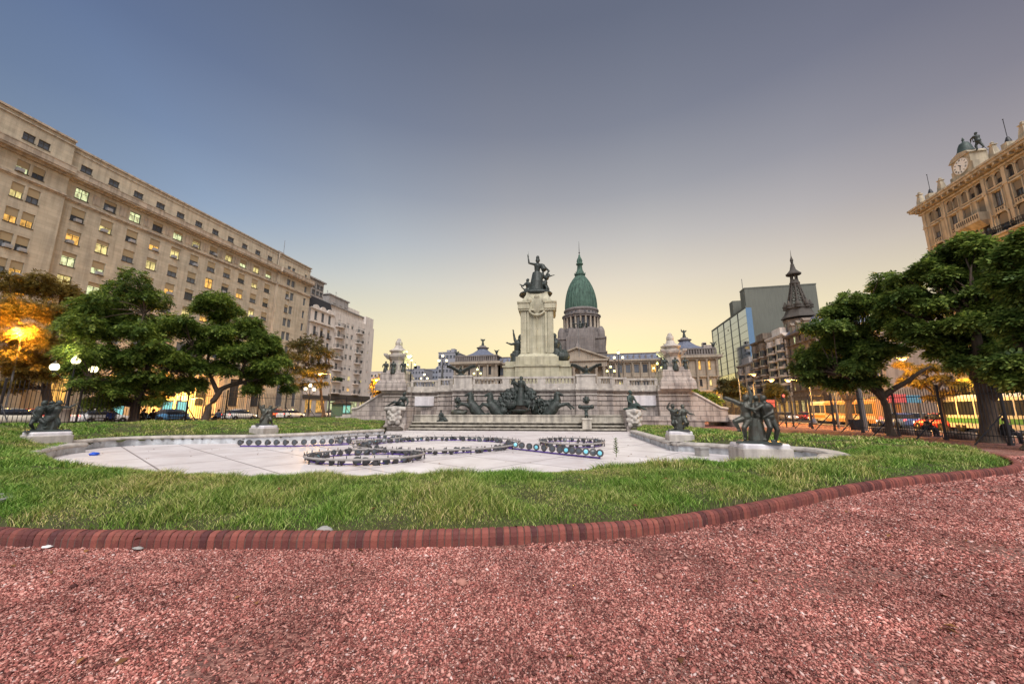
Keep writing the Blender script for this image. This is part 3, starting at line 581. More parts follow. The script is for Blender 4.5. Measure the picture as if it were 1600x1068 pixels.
# ------------------------------------------------------------------ the great stone monument
MF = Fr((-7.35, 41), 7); MT = MF.mat()
def U(px, w=0., py=620): return MF.uv(px, py, w)[0]
def monument():
    t = thing('stone_monument', MF.pt(0,0,0), 'huge pale stone monument with terraces, balustrades and a tall central pillar', 'monument')
    def mb(): return MB(MT)
    ZC0, ZC1, ZP, ZB, ZR = 3.73, 4.05, 4.49, 5.11, 5.32
    segs = [(U(598,-3), U(641,-3), -3.0, 0), (U(641,-3.6), U(684,-3.6), -3.7, 0), (U(684,-1.6), U(707,-1.4), -1.5, 0), (U(707,.5), U(738,.5), .5, 1), (U(738), U(900), 0., 0), (U(900,.5), U(933,.5), .5, 1),
            (U(933,-.9), U(958,-.9), -.9, 0), (U(957,-2), U(981,-2), -2.1, 0), (U(981,-3.6), U(1029,-3.6), -3.7, 0), (U(1029,-3), U(1079,-3), -3.0, 0)]
    w_, c_, p_, r_ = mb(), mb(), mb(), mb()
    for k,(a,b,w,pl) in enumerate(segs):
        a += .001*k
        w_.box((a,w-3.2,-.3), (b,w-.11,ZC0))
        zz = 1.77
        while zz < ZC0-.5: w_.box((a+.002,w-.5,zz), (b-.002,w,min(zz+.40,ZC0-.44))); zz += .50
        c_.box((a-.05,w-3.2,ZC0), (b+.05,w+.14,ZC0+.12)); c_.box((a-.1,w-3.2,ZC0+.12), (b+.1,w+.26,ZC1)); c_.box((a-.03,w-.9,ZC0-.42), (b+.03,w+.05,ZC0-.30))
        p_.box((a,w-.75,ZC1), (b,w+.02,ZP)); w_.box((a-.04,w-.5,-.3), (b+.04,w+.16,1.75))
        w_.box((a-.06,w-.4,-.3), (b+.06,w+.32,1.05))
        if pl: p_.box((a+.1,w-1.6,ZP), (b-.1,w,ZR-.02)); p_.box((a,w-1.7,ZR-.02), (b,w+.1,ZR+.14))
        elif k not in (0, 9): r_.box((a,w-.6,ZB), (b,w+.06,ZR)); r_.box((a,w-.5,ZP), (b,w-.02,ZP+.07))
    w_.box((segs[0][0]+.3,-18,-.3), (segs[-1][1]-.3,-4,ZC0+.1)); w_.box((segs[4][0]-2.5,-12,0), (segs[4][1]+2.5,-1,ZC0+.12))
    # solid dies between the balustrades
    for a,b,w in ((738,742,0),(785,796,0),(840,853,0),(897,900,0),(641,645,-3.7),(679,684,-3.7),(684,688,-1.5),(702,707,-1.5),(933,940,-.9),(954,958,-.9),(957,962,-2.1),(975,981,-2.1),(981,985,-3.7),(1024,1029,-3.7)):
        p_.box((U(a,w)+.003,w-.55,ZP), (U(b,w)-.003,w+.03,ZB))
    w_.build('wall', M['stone'], t); c_.build('cornice', M['stone_plain'], t); p_.build('parapet', M['stone_plain'], t); r_.build('handrail', M['stone_plain'], t)
    for a,b,w in ((742,785,0),(796,840,0),(853,897,0),(645,679,-3.7),(688,702,-1.5),(940,954,-.9),(962,975,-2.1),(985,1024,-3.7)):
        q = mb(); u0, u1 = U(a,w), U(b,w); n = max(3, int((u1-u0)/.34))
        for k in range(n): q.lathe([(.07,0),(.07,.05),(.045,.1),(.10,.24),(.05,.42),(.07,.5),(.07,.56)], (u0+(k+.5)*(u1-u0)/n, w-.28, ZP+.06), 8)
        q.build('balustrade', M['stone_plain'], t)
    # steps and the upper basin
    ul, ur = U(640,4.2,670), U(986,4.2,670)
    for z0,z1,w in ((-.3,.02,4.55),(.02,.31,4.1),(.31,.61,3.6)):
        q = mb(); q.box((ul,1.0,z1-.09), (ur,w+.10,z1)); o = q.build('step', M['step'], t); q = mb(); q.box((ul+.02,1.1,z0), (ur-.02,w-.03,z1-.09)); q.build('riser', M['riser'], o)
    q = mb(); q.box((ul,2.4,.6), (ur,3.05,1.18)); q.box((ul,2.3,1.18), (ur,3.14,1.28)); q.build('upper_basin', M['step'], t)
    q = mb(); q.box((ul+.2,.2,.6), (ur-.2,2.4,.95)); q.build('upper_basin_floor', M['step'], t)
    # stepped plinths in front of the wings
    for a,b,ww in ((545,640,-.9),(985,1100,-.9)):
        q = mb(); u0, u1 = U(a,ww,650), U(b,ww,650); q.box((u0,-9,-.3), (u1,ww,.62)); q.box((u0-.06,-9,.62), (u1+.06,ww+.06,.72)); q.box((u0+.5,-8,.72), (u1-.5,ww-.9,1.12)); q.build('plinth', M['stone'], t)
    for s in (-1,1):
        q = mb(); e = segs[0][0] if s < 0 else segs[-1][1]
        pts = [(e,3.75),(e+s*.9,3.3),(e+s*3.2,1.9),(e+s*3.9,1.8),(e+s*3.9,.5),(e,.5)]; pts = pts if s < 0 else pts[::-1]
        q.uprism(pts, -6, -3.3); q.build('stair_wall', M['stone'], t)
        q = mb(); q.tube([(e,-3.35,3.85),(e+s*.9,-3.35,3.38),(e+s*3.2,-3.35,1.98),(e+s*3.95,-3.35,1.88)], .16, 8); q.build('coping', M['stone_plain'], t)
        q = mb(); x0 = e+s*3.9; 
        for k in range(5): q.box((x0, -9, -.3), (x0+s*(3.6-.55*k), -1.6-.5*k, .28+.24*k))
        q.build('stair', M['stone_plain'], t)
    # marble tablets
    for a,b in ((648,678),(986,1025)):
        q = mb(); q.bev((U(a,-3.6),-3.75,2.25), (U(b,-3.6),-3.60,3.35), .03); q.build('tablet', M['marble'], t)
        q = mb(); q.tube([(U(a,-3.5)+.2,-3.5,2.18), ((U(a,-3.5)+U(b,-3.5))/2,-3.45,2.10), (U(b,-3.5)-.2,-3.5,2.18)], .07, 6); q.build('garland', M['bronze'], t)
    # corner towers
    for cx in (U(620.5,-4.2,575), U(1051,-4.2,575)):
        q = mb(); w = -4.4; sqr = [(-1,-1),(1,-1),(1,1),(-1,1)]
        q.lathe([(1.95,ZC1),(1.9,4.7),(1.72,5.2),(1.6,5.25),(1.45,6.2),(1.3,6.25),(1.22,6.55)], (cx,w,0), smooth=False, sq=sqr); q.build('tower_base', M['stone'], t)
        q = mb(); oc = [(math.cos(a)*1.08,math.sin(a)*1.08) for a in [math.pi/8+k*math.pi/4 for k in range(8)]]
        q.lathe([(.95,6.5),(.9,7.75),(.95,7.8)], (cx,w,0), smooth=False, sq=oc); q.lathe([(.95,7.8),(1.0,7.9),(1.25,8.2),(1.3,8.45),(1.2,8.5),(.85,8.55),(.85,8.8)], (cx,w,0), smooth=False, sq=oc)
        for dx in (-1.2,1.2):
            for dw in (-1,1): q.loft([[(cx+dx*s*.9-.2*g,w+dw*s*.85-.2*g,z),(cx+dx*s*.9+.2*g,w+dw*s*.85-.2*g,z),(cx+dx*s*.9+.2*g,w+dw*s*.85+.2*g,z),(cx+dx*s*.9-.2*g,w+dw*s*.85+.2*g,z)] for s,z,g in ((.85,7.95,.8),(1.1,8.4,1.1),(1.15,8.62,.9))], smooth=False)
        q.build('tower_shaft', M['stone_plain'], t)
        q = mb(); q.lathe([(.8,8.8),(1.12,8.95),(1.12,9.08),(.85,9.2),(.55,9.4),(.42,9.75)], (cx,w,0), 16); q.ball((cx,w,9.98), .44, 12, 8, (1,1,1.15)); q.ball((cx,w,10.35), .28, 10, 7, (1,1,1.2)); q.build('finial', M['stone_plain'], t)
    # central pillar
    pc, pw = .45, -9.2
    q = mb(); q.box((pc-4.35,pw-3.2,ZC1), (pc+4.35,-5.6,4.7)); q.box((pc-4.2,pw-3,4.7), (pc+4.2,-5.85,7.0)); q.box((pc-2.7,pw-3,4.7), (pc+2.7,-5.5,7.05)); q.build('pedestal', M['stone_warm'], t)
    q = mb(); q.box((pc-4.35,pw-3.1,7.0), (pc+4.35,-5.7,7.22)); q.box((pc-4.0,pw-3,7.22), (pc+4.0,-6.0,7.75)); q.box((pc-2.85,pw-3,7.06), (pc+2.85,-5.35,7.3)); q.box((pc-2.65,pw-3,7.3), (pc+2.65,-5.6,8.3)); q.build('pedestal_cornice', M['stone_warm'], t)
    q = mb(); q.lathe([(2.55,8.3),(2.5,8.5),(2.3,8.75),(2.12,8.9),(2.06,14.4),(2.1,14.5)], (pc,pw,0), smooth=False, sq=[(-1,-1),(1,-1),(1,1),(-1,1)])
    for s in (-1,1): q.box((pc+s*1.15-.12,pw,9), (pc+s*1.15+.12,pw+2.26,14.4)); q.box((pc+s*1.75-.38,pw,8.9), (pc+s*1.75+.36,pw+2.22,14.4))
    q.build('shaft', M['stone_warm'], t)
    q = mb(); q.box((pc-2.4,pw-2.3,14.5), (pc+2.4,pw+2.4,14.75)); 
    for s in (-1,1): q.box((pc+s*1.72-.75,pw-2.5,14.75), (pc+s*1.72+.75,pw+2.5,15.5)); q.box((pc+s*1.72-.85,pw-2.6,15.5), (pc+s*1.72+.85,pw+2.6,15.7))
    q.box((pc-1.3,pw-2.3,14.75), (pc+1.3,pw+2.3,15.65)); q.lathe([(2.1,15.7),(1.95,15.9),(1.5,16.8),(1.42,17.0),(1.42,17.25)], (pc,pw,0), smooth=False, sq=[(-1,-1),(1,-1),(1,1),(-1,1)])
    q.build('capital', M['stone_warm'], t)
    q = mb(); q.ball((pc,pw+2.2,15.2), .85, 14, 10, (.85,.35,1.3)); q.tube([(pc+math.cos(a)*1.0,pw+2.35,14.6+math.sin(a)*.75) for a in [math.pi+k*math.pi/8 for k in range(9)]], .17, 8)
    for s in (-1,1): q.ball((pc+s*.95,pw+2.2,15.9), .42, 10, 7, (.9,.7,1)); q.tube([(pc+s*.9,pw+2.2,16.2),(pc+s*1.3,pw+2.1,15.6),(pc+s*1.2,pw+2.3,15.1)], [.25,.22,.12], 8)
    q.ball((pc,pw+2.1,16.35), .4, 10, 7); q.tube([(pc,pw+2.32,9.4),(pc,pw+2.3,13.8)], .1, 6)
    fuse('coat_of_arms', q, .09, M['stone_warm'], t, 2)
    # bronze wall masks
    for px in (715,916):
        q = mb(); u = U(px,.6); q.ball((u,.55,2.75), .30, 12, 8, (.8,.6,1.2)); 
        for k in range(7): q.ball((u+.28*math.cos(k*.9),.55,2.8+.3*math.sin(k*.9)), .11, 8, 6)
        q.ball((u,.75,2.7), .08, 8, 6); fuse('mask', q, .035, M['bronze'], t, 2)
    for px in (760,873,660,1003,955):
        q = mb(); w = 0 if 700 < px < 930 else (-1.3 if px == 955 else -3.7); u = U(px,w); q.ball((u,w+.25,3.92), .16, 8, 6, (1,1,1.1)); q.ball((u,w+.38,3.86), .08, 8, 6); q.build('lion_head_spout', M['stone_plain'], t)
    return t
monument()
# carved stone piers with mascarons at the ends of the steps
def carved_pier(u0, u1, w0, w1, zt, label, faceu, turn):
    t = thing('carved_pier', MF.pt((u0+u1)/2,w0,BZ), label, 'carved pier'); q = MB(MT)
    q.loft([[(u0,w1,z),(u1,w1,z),(u1,w0+d,z),(u0,w0+d,z)] for z,d in ((BZ,.25),(BZ+.5,.25),(BZ+.55,-.05),(zt*.55,-.25),(zt*.8,-.1),(zt-.1,.05),(zt,0))], smooth=False); q.build('block', M['stone'], t)
    q = MB(MT); cx = faceu; cw = w0+.18; m = zt*.55
    q.ball((cx,cw,m), .62, 14, 10, (1,.55,1.15)); q.ball((cx,cw+.36,m-.05), .17, 10, 7, (1,1,1.3))
    for s in (-1,1): q.ball((cx+s*.24,cw+.30,m+.18), .14, 10, 7); q.ball((cx+s*.25,cw+.22,m-.22), .2, 10, 7); q.ball((cx+s*.5,cw+.12,m+.38), .22, 10, 7); q.ball((cx+s*.55,cw,m-.1), .22, 8, 6); q.ball((cx+s*.38,cw+.1,m-.55), .26, 8, 6)
    q.tube([(cx-.25,cw+.36,m-.38),(cx,cw+.42,m-.33),(cx+.25,cw+.36,m-.38)], .09, 8); q.ball((cx,cw+.2,m+.62), .3, 10, 7); q.tube([(u0,cw-.1,zt*.9),((u0+u1)/2,cw+.25,zt*.95),(u1,cw-.1,zt*.9)], .2, 8)
    fuse('mascaron', q, .05, M['stone_plain'], t, 1)
    return t
carved_pier(U(603,5,660), U(641,4,660), 5.3, 1.0, 2.05, 'left carved stone pier with a lion mask, under a reclining bronze', U(617,5.3,660), 0)
carved_pier(U(978,4.6,650), U(1000,4.6,650), 4.7, 1.0, 1.75, 'right carved stone pier with a lion mask, under a seated bronze', U(990,4.7,650), 0)
b = MB(MT); 
for k in range(9): b.ball((U(612,5.8,682)+random.uniform(-1,1.6),5.6+random.uniform(-.2,.4),BZ+.1), random.uniform(.25,.45), 8, 6, (1.2,1,.8))
tag(fuse('rockwork', b, .07, mat('wet_rock', (.09,.075,.06), .6, (.05,.04,.035), 4, .9), None, 1), 'dark wet rocks heaped at the foot of the left carved pier', 'rocks')
# ------------------------------------------------------------------ bronze sculpture
def img(px, py, w): u, z = MF.uv(px, py, w); return Vector(MF.pt(u, w, z))
def bron(name, label, cat, mb, vox, mat_=None, group=None, iters=3):
    o = fuse(name, mb, vox, mat_ or M['bronze'], None, iters)
    zs = [v.co.z for v in o.data.vertices]; c = sum((v.co for v in o.data.vertices), Vector())/len(zs); base = Vector((c.x,c.y,min(zs)))
    o.data.transform(Matrix.Translation(-base)); o.location = base
    return tag(o, label, cat, group)
FACE = tuple(MF.w)
def S_(x, y, cx, cy, ox, oz, k, w): return MF.pt(ox+(x-cx)*k, w, oz+(cy-y)*k)
def republic():
    oz, ou, k = 17.2, .45, .0168; b = MB(); P = lambda x,y,w=0: S_(x,y,262,345,ou,oz,k,-9.2+w)
    figure(b, dict(head=P(268,88), face=FACE, chest=P(265,130,.05), pelvis=P(262,200), ls=P(237,112), le=P(206,104), lh=P(200,62), rs=P(300,120), re=P(346,168), rh=P(322,208,.2)), 2.35, 1.0)
    b.tube([P(262,180),P(260,250,.1),P(252,343,.1)], [.55,.75,.98], 16); b.ball(P(268,66), .22, 10, 7, (1,1,1.3)); b.tube([P(200,48),P(202,12)], [.05,.02], 6)
    for a in range(9): b.tube([P(240+a*5.5,200,.5*math.sin(a*.35+.2)), P(222+a*9,343,1.0*math.sin(a*.35+.2))], [.1,.15], 6)
    b.tube([P(300,128,.2),P(312,165,.3),P(300,200,.3),P(285,240,.3)], [.28,.35,.3,.25], 10)
    b.ball(P(250,338), 1.5, 14, 8, (1.35,1.0,.35)); b.ball(P(290,335,.3), .7, 10, 7, (1.2,1,.6))
    figure(b, dict(head=P(195,238,.3), face=tuple(-MF.u*.7+MF.w*.5), chest=P(198,268,.3), pelvis=P(200,312,.2), ls=P(182,262,.4), le=P(165,282,.5), lh=P(150,276,.6), rs=P(212,262,.1), re=P(225,285,.2), rh=P(205,300,.4), lk=P(182,310,.6), lf=P(180,335,.6), rk=P(192,318,.5), rf=P(200,338,.4)), 1.65, 1.15)
    b.tube([P(147,270,.6),P(155,292,.6),P(180,318,.6)], [.06,.08,.1], 6)
    figure(b, dict(head=P(345,205,.2), face=tuple(MF.u), chest=P(328,222,.2), pelvis=P(315,270,.2), ls=P(335,215,.4), le=P(352,215,.4), lh=P(372,210,.4), lk=P(330,300,.4), lf=P(322,335,.4), rk=P(318,300), rf=P(312,338)), 1.65, 1.15)
    b.tube([P(322,270),P(338,300),P(340,335),P(325,362)], [.2,.18,.15,.1], 8); b.ball(P(325,350), .3, 8, 6)
    b.v = [tuple(Vector(MF.pt(.45,-9.2,17.1))+(Vector(v)-Vector(MF.pt(.45,-9.2,17.1)))*1.16) for v in b.v]
    bron('crowning_statue', 'tall bronze woman raising one arm, with two companions, crowning the pillar', 'statue', b, .055)
def pillar_group(side):
    b = MB()
    if side < 0:
        P = lambda x,y,w=0: S_(x,y,95,830,U(808,-8,555),7.5,.0163,-7.6+w)
        figure(b, dict(head=P(120,642,-.1), face=tuple(-MF.u+MF.w*.3), chest=P(105,690,.1), pelvis=P(98,770), ls=P(88,670,.2), le=P(82,640,.2), lh=P(77,612,.2), rs=P(92,690,.3), re=P(65,695,.3), rh=P(45,688,.3), lk=P(68,765,.5), lf=P(75,820,.5), rk=P(78,785,.2), rf=P(85,826,.2)), 1.95, 1.25)
        b.tube([P(100,740),P(92,800),P(95,832)], [.5,.62,.75], 12); b.ball(P(112,780,-.4), .8, 10, 8, (1,1,1.2))
        c0 = Vector(MF.pt(U(812,-8,555),-7.4,7.7)); b.v = [tuple(c0+(Vector(v)-c0)*1.22) for v in b.v]
        bron('pillar_statue', 'bronze figure with raised arms seated on the left side of the pillar', 'statue', b, .05)
    else:
        P = lambda x,y,w=0: S_(x,y,400,830,U(868.5,-8,555),7.5,.0163,-7.6+w)
        figure(b, dict(head=P(390,658), face=tuple(MF.u*.6+MF.w*.6), chest=P(396,705,.1), pelvis=P(398,775), ls=P(376,695), le=P(368,730,.2), lh=P(363,690,.3), rs=P(415,698), re=P(425,735,.2), rh=P(430,770,.3), lk=P(420,765,.5), lf=P(418,825,.5), rk=P(440,770,.2), rf=P(446,826,.2)), 1.95, 1.3)
        b.tube([P(360,602,.2),P(363,700,.3),P(366,830,.2)], [.12,.2,.3], 8); b.ball(P(362,620,.2), .25, 8, 6, (1,1,1.6)); b.tube([P(400,740),P(395,830)], [.55,.8], 12); b.ball(P(432,785,.2), .62, 10, 8, (1.2,1,.9)); b.ball(P(446,760), .35, 8, 6)
        c0 = Vector(MF.pt(U(865,-8,555),-7.4,7.7)); b.v = [tuple(c0+(Vector(v)-c0)*1.35) for v in b.v]
        bron('pillar_statue', 'bronze figure with a staff seated on the right side of the pillar', 'statue', b, .05)
republic(); pillar_group(-1); pillar_group(1)
def condor(px, label):
    w = -.3; u = U(px,w,585); z = 5.47; b = MB(); P = lambda a,h,d=0: MF.pt(u+a*.68,w+d*.68,z+h*.68)
    b.tube([P(0,.15,-.3),P(0,.45,-.05),P(0,.85,.15),P(0,1.15,.25)], [.16,.30,.27,.14], 12); b.tube([P(0,1.1,.22),P(0,1.28,.35)], [.12,.09], 8); b.ball(P(0,1.33,.4), .13, 10, 7); b.tube([P(0,1.33,.45),P(0,1.24,.62)], [.07,.02], 6)
    b.tube([P(0,.35,-.2),P(0,.05,-.6)], [.2,.28], 8); b.ball(P(0,.05), .55, 12, 6, (1.3,1,.3))
    for s in (-1,1): b.tube([P(s*.15,.35,.1),P(s*.2,.05,.2)], [.12,.09], 8)
    for s in (-1,1):
        top = [(.15,.82),(.5,.98),(1.0,1.30),(1.6,1.62),(2.1,1.76),(2.45,1.74)]
        for k in range(len(top)-1):
            (a0,h0),(a1,h1) = top[k], top[k+1]; b.tube([P(s*a0,h0,.1),P(s*a1,h1,.1-.04*k)], [.12-.015*k,.105-.015*k], 8)
        for k in range(11):                                            # flight feathers
            f = k/10; a = .2+2.1*f; h = float(np.interp(a,[q[0] for q in top],[q[1] for q in top])); ln = .70*(1-.45*f); b.tube([P(s*a,h,.06-.15*f),P(s*(a+.10*f-.04),h-ln*.6,-.05-.15*f),P(s*(a+.22*f-.05),h-ln,-.12-.15*f)], [.09,.085,.04], 6)
    bron('condor_statue', label, 'bird statue', b, .04)
condor(720, 'bronze bird of prey with spread wings on the left balustrade plinth'); condor(916.5, 'bronze bird of prey with spread wings on the right balustrade plinth')
def fountain_group():
    ou, k, oz, w0 = U(814,1.4,645), .0108, 1.0, 1.4; P = lambda x,y,w=0: S_(x,y,820,440,ou,oz,k,w0+w)
    UU, WW = MF.u, MF.w; ux = lambda x: ou+(x-820)*k
    for x, wd, sgn, h, li, lab in ((330,.3,-1,2.6,(1.15,.75),'rearing bronze horse facing left, farthest left of the fountain horses'), (520,.2,-1,2.55,(.9,.5),'rearing bronze horse facing left beside the rocky centre of the fountain'), (1165,.1,1,2.6,(1.2,.3),'rearing bronze horse facing right, farthest right of the fountain horses')):
        b = MB(); horse(b, MF.pt(ux(x)+(.25 if sgn < 0 else -.2), w0+wd, oz), sgn, h, UU, WW, li); bron('horse_statue', lab, 'horse statue', b, .035, group='bronze horses of the upper fountain')
    for x, h, lab in ((950,2.2,'bronze horse with raised head facing the basin, right of the shell'), (1022,1.45,'small low bronze horse between two taller horses on the right'), (715,.95,'lowest bronze horse head beside the left of the shell')):
        b = MB(); horse(b, MF.pt(ux(x), w0-.1, oz), 1, h, (WW*.85+UU*(.4 if x < 800 else -.35)).normalized(), UU, (.7,.35)); bron('horse_statue', lab, 'horse statue', b, .03, group='bronze horses of the upper fountain')
    b = MB()
    figure(b, dict(head=P(823,68,-.2), face=FACE, chest=P(822,115,-.2), pelvis=P(820,185,-.2), ls=P(800,100,-.2), le=P(785,130,-.1), lh=P(765,115,0), rs=P(846,100,-.2), re=P(862,135,-.1), rh=P(868,170,0)), 1.75, 1.25)
    b.tube([P(820,170,-.2),P(818,240,-.1),P(815,330,-.1)], [.30,.42,.6], 14)
    figure(b, dict(head=P(745,82,-.3), face=tuple(-UU), chest=P(758,115,-.3), pelvis=P(775,175,-.3), ls=P(745,105,-.2), le=P(725,125,-.1), lh=P(738,90,0), rs=P(770,105,-.3), re=P(785,135,-.3), rh=P(800,150,-.2), lk=P(745,195,-.1), lf=P(750,250,0), rk=P(765,205,-.2), rf=P(775,260,-.2)), 1.35, 1.2)
    rnd = random.Random(5)
    for (x,y,r,w) in ((700,240,.55,-.4),(660,235,.42,-.3),(640,300,.6,-.2),(720,320,.6,0),(600,330,.5,-.1),(570,300,.35,0),(650,380,.45,.3),(780,260,.6,-.5),(870,250,.6,-.5),(920,230,.5,-.3),(940,215,.35,-.1),(905,190,.4,-.4),(900,310,.5,0),(1000,300,.5,-.3),(1050,320,.55,-.2),(1090,310,.42,-.1),(1100,350,.4,0),(1040,370,.4,.1),(860,170,.4,-.5),(735,190,.4,-.4),(690,190,.3,-.3),(620,260,.25,-.1)):
        b.ball(P(x,y,w), r*1.0, 10, 7, (1.1,.8,.95))
        for q in range(4): b.ball(P(x+rnd.uniform(-35,35),y+rnd.uniform(-35,30),w+rnd.uniform(0,.3)), r*rnd.uniform(.25,.45), 8, 6)
    for s,x0,x1 in ((-1,690,600),(1,950,1110)): 
        for q in range(3): figure(b, dict(head=P(x0+(x1-x0)*q*.33,215+35*q,.2), face=tuple(WW+UU*s*.6), chest=P(x0+(x1-x0)*q*.33-s*8,250+35*q,.2), pelvis=P(x0+(x1-x0)*q*.33-s*14,300+28*q,.1), ls=P(x0+(x1-x0)*q*.33-20,240+35*q,.2), le=P(x0+(x1-x0)*q*.33-42,262+30*q,.3), lh=P(x0+(x1-x0)*q*.33-50,235+30*q,.4), rs=P(x0+(x1-x0)*q*.33+16,240+35*q,.2), re=P(x0+(x1-x0)*q*.33+36,268+30*q,.3), rh=P(x0+(x1-x0)*q*.33+40,295+30*q,.4)), .95, 1.2)
    bron('allegory_statue', 'bronze woman standing above winged figures and rocks in the middle of the fountain', 'statue', b, .04)
    b = MB(); b.T = Matrix.Translation(MF.pt(ux(815),w0+.55,oz)) @ Matrix.Rotation(MF.ang,4,'Z'); b.lathe([(.25,0),(.3,.1),(.2,.3),(.3,.42),(.75,.55),(1.0,.72),(1.02,.8),(.9,.76),(.5,.66),(.01,.64)], (0,0,0), 20)
    for k in range(12): b.tube([(.3*math.cos(k*.5236),.3*math.sin(k*.5236),.44),(1.0*math.cos(k*.5236),1.0*math.sin(k*.5236),.74)], .05, 6)
    o = b.build('shell_bowl', M['bronze'], None); tag(o, 'wide bronze shell bowl at the feet of the standing bronze woman', 'bowl')
fountain_group()
def seated_bronze(px, py0, w, zt, k, label, sgn, recl=False, mat_=None):
    u = U(px,w,py0); b = MB(); P = lambda a,h,d=0: MF.pt(u+a*k*sgn,w+d*k,zt+h*k)
    if recl: J = dict(head=P(.32,.95,.1), face=tuple(-MF.u*sgn+MF.w*.4), chest=P(.28,.62,.05), pelvis=P(.15,.2), ls=P(.15,.68,.2), le=P(-.02,.42,.28), lh=P(-.2,.36,.3), rs=P(.42,.66,-.1), re=P(.58,.38,.05), rh=P(.5,.1,.15), lk=P(-.35,.42,.15), lf=P(-.75,.18,.15), rk=P(-.3,.22,-.1), rf=P(-.72,.06,-.05))
    else: J = dict(head=P(-.05,1.06,.05), face=tuple(MF.u*sgn*.7+MF.w*.6), chest=P(-.08,.72), pelvis=P(-.06,.2), ls=P(-.2,.8,.08), le=P(-.22,.5,.2), lh=P(0,.38,.32), rs=P(.1,.8,-.05), re=P(.22,.55,.05), rh=P(.3,.35,.15), lk=P(.32,.28,.25), lf=P(.62,.06,.3), rk=P(.35,.36,-.05), rf=P(.6,.12,0))
    figure(b, J, .95*k, 1.25); b.ball(P(0,.05), .5*k, 12, 6, (1.1,.7,.25)); b.tube([P(.1,.3),P(.25,.12,.1),P(.2,.02,.1)], [.22*k,.2*k,.15*k], 8)
    bron('seated_statue', label, 'statue', b, .03, mat_)
seated_bronze(625, 630, 4.2, 1.95, 1.45, 'dark bronze figure reclining on the left carved pier', -1*-1, True)
seated_bronze(987, 630, 4.0, 1.75, 1.55, 'greenish bronze figure sitting on the right carved pier', 1, False, M['bronze_green'])
seated_bronze(690, 650, 3.3, .62, .98, 'small dark bronze child on the left part of the steps', 1)
def child_on_steps():
    u = U(916.5,4.2,660); b = MB(MT); b.bev((u-.42,3.7,.0), (u+.42,4.7,.95), .04); b.bev((u-.5,3.65,.86), (u+.5,4.78,1.0), .03); tag(b.build('statue_pedestal', M['step']), 'short square stone pedestal standing on the right part of the steps', 'pedestal')
    b = MB(); P = lambda a,h,d=0: MF.pt(u+a,4.2+d,1.0+h)
    figure(b, dict(head=P(0,1.0,.1), face=FACE, chest=P(0,.74), pelvis=P(0,.42), ls=P(-.2,.8), le=P(-.42,.9), lh=P(-.5,1.08), rs=P(.2,.8), re=P(.42,.9), rh=P(.52,1.05), lk=P(-.1,.25,.2), lf=P(-.1,.06), rk=P(.1,.25,.2), rf=P(.1,.06)), .72, 1.5)
    b.tube([P(-.6,1.0),P(0,1.05,-.1),P(.6,1.0)], [.2,.14,.2], 8); b.ball(P(-.55,1.05), .22, 8, 6); b.ball(P(.55,1.05), .22, 8, 6)
    bron('child_statue', 'bronze child holding up a garland on the stepped stone pedestal', 'statue', b, .026)
    for px,lab in ((715,'rounded dark bronze turtle mound at the left end of the upper basin'),):
        b = MB(); u = U(px,2.,640); b.ball(MF.pt(u,1.6,1.45), .72, 12, 8, (1.2,.9,.6)); b.tube([MF.pt(u+.5,1.7,1.5),MF.pt(u+.95,1.8,1.62)], [.22,.16], 8); b.tube([MF.pt(u,1.6,.6),MF.pt(u,1.6,1.3)], [.9,.6], 10); bron('turtle_statue', lab, 'statue', b, .04, M['bronze_pale'])
child_on_steps()
for i,(cu) in enumerate((U(620.5,-4.2,575), U(1051,-4.2,575))):
    for j,(du,dw) in enumerate(((-.95,.9),(0.0,1.15),(1.0,.9))):
        b = MB(); P = lambda a,h,d=0: MF.pt(cu+du*1.15+a,-4.4+dw*1.15+d,6.0+h)
        figure(b, dict(head=P(0,1.5,.05), face=FACE, chest=P(0,1.15), pelvis=P(0,.72), ls=P(-.25,1.3), le=P(-.38,1.05,.1), lh=P(-.25,.85,.25), rs=P(.25,1.3), re=P(.38,1.05,.1), rh=P(.3,.8,.25), lk=P(-.14,.4,.2), lf=P(-.12,.05), rk=P(.14,.4,.1), rf=P(.14,.05)), 1.05, 1.35); b.tube([P(0,.7),P(0,.1)], [.28,.36], 8)
        bron('tower_figure', f"dark bronze figure on the {('left','front','right')[j]} face of the {('left','right')[i]} corner tower of the monument", 'statue', b, .045)
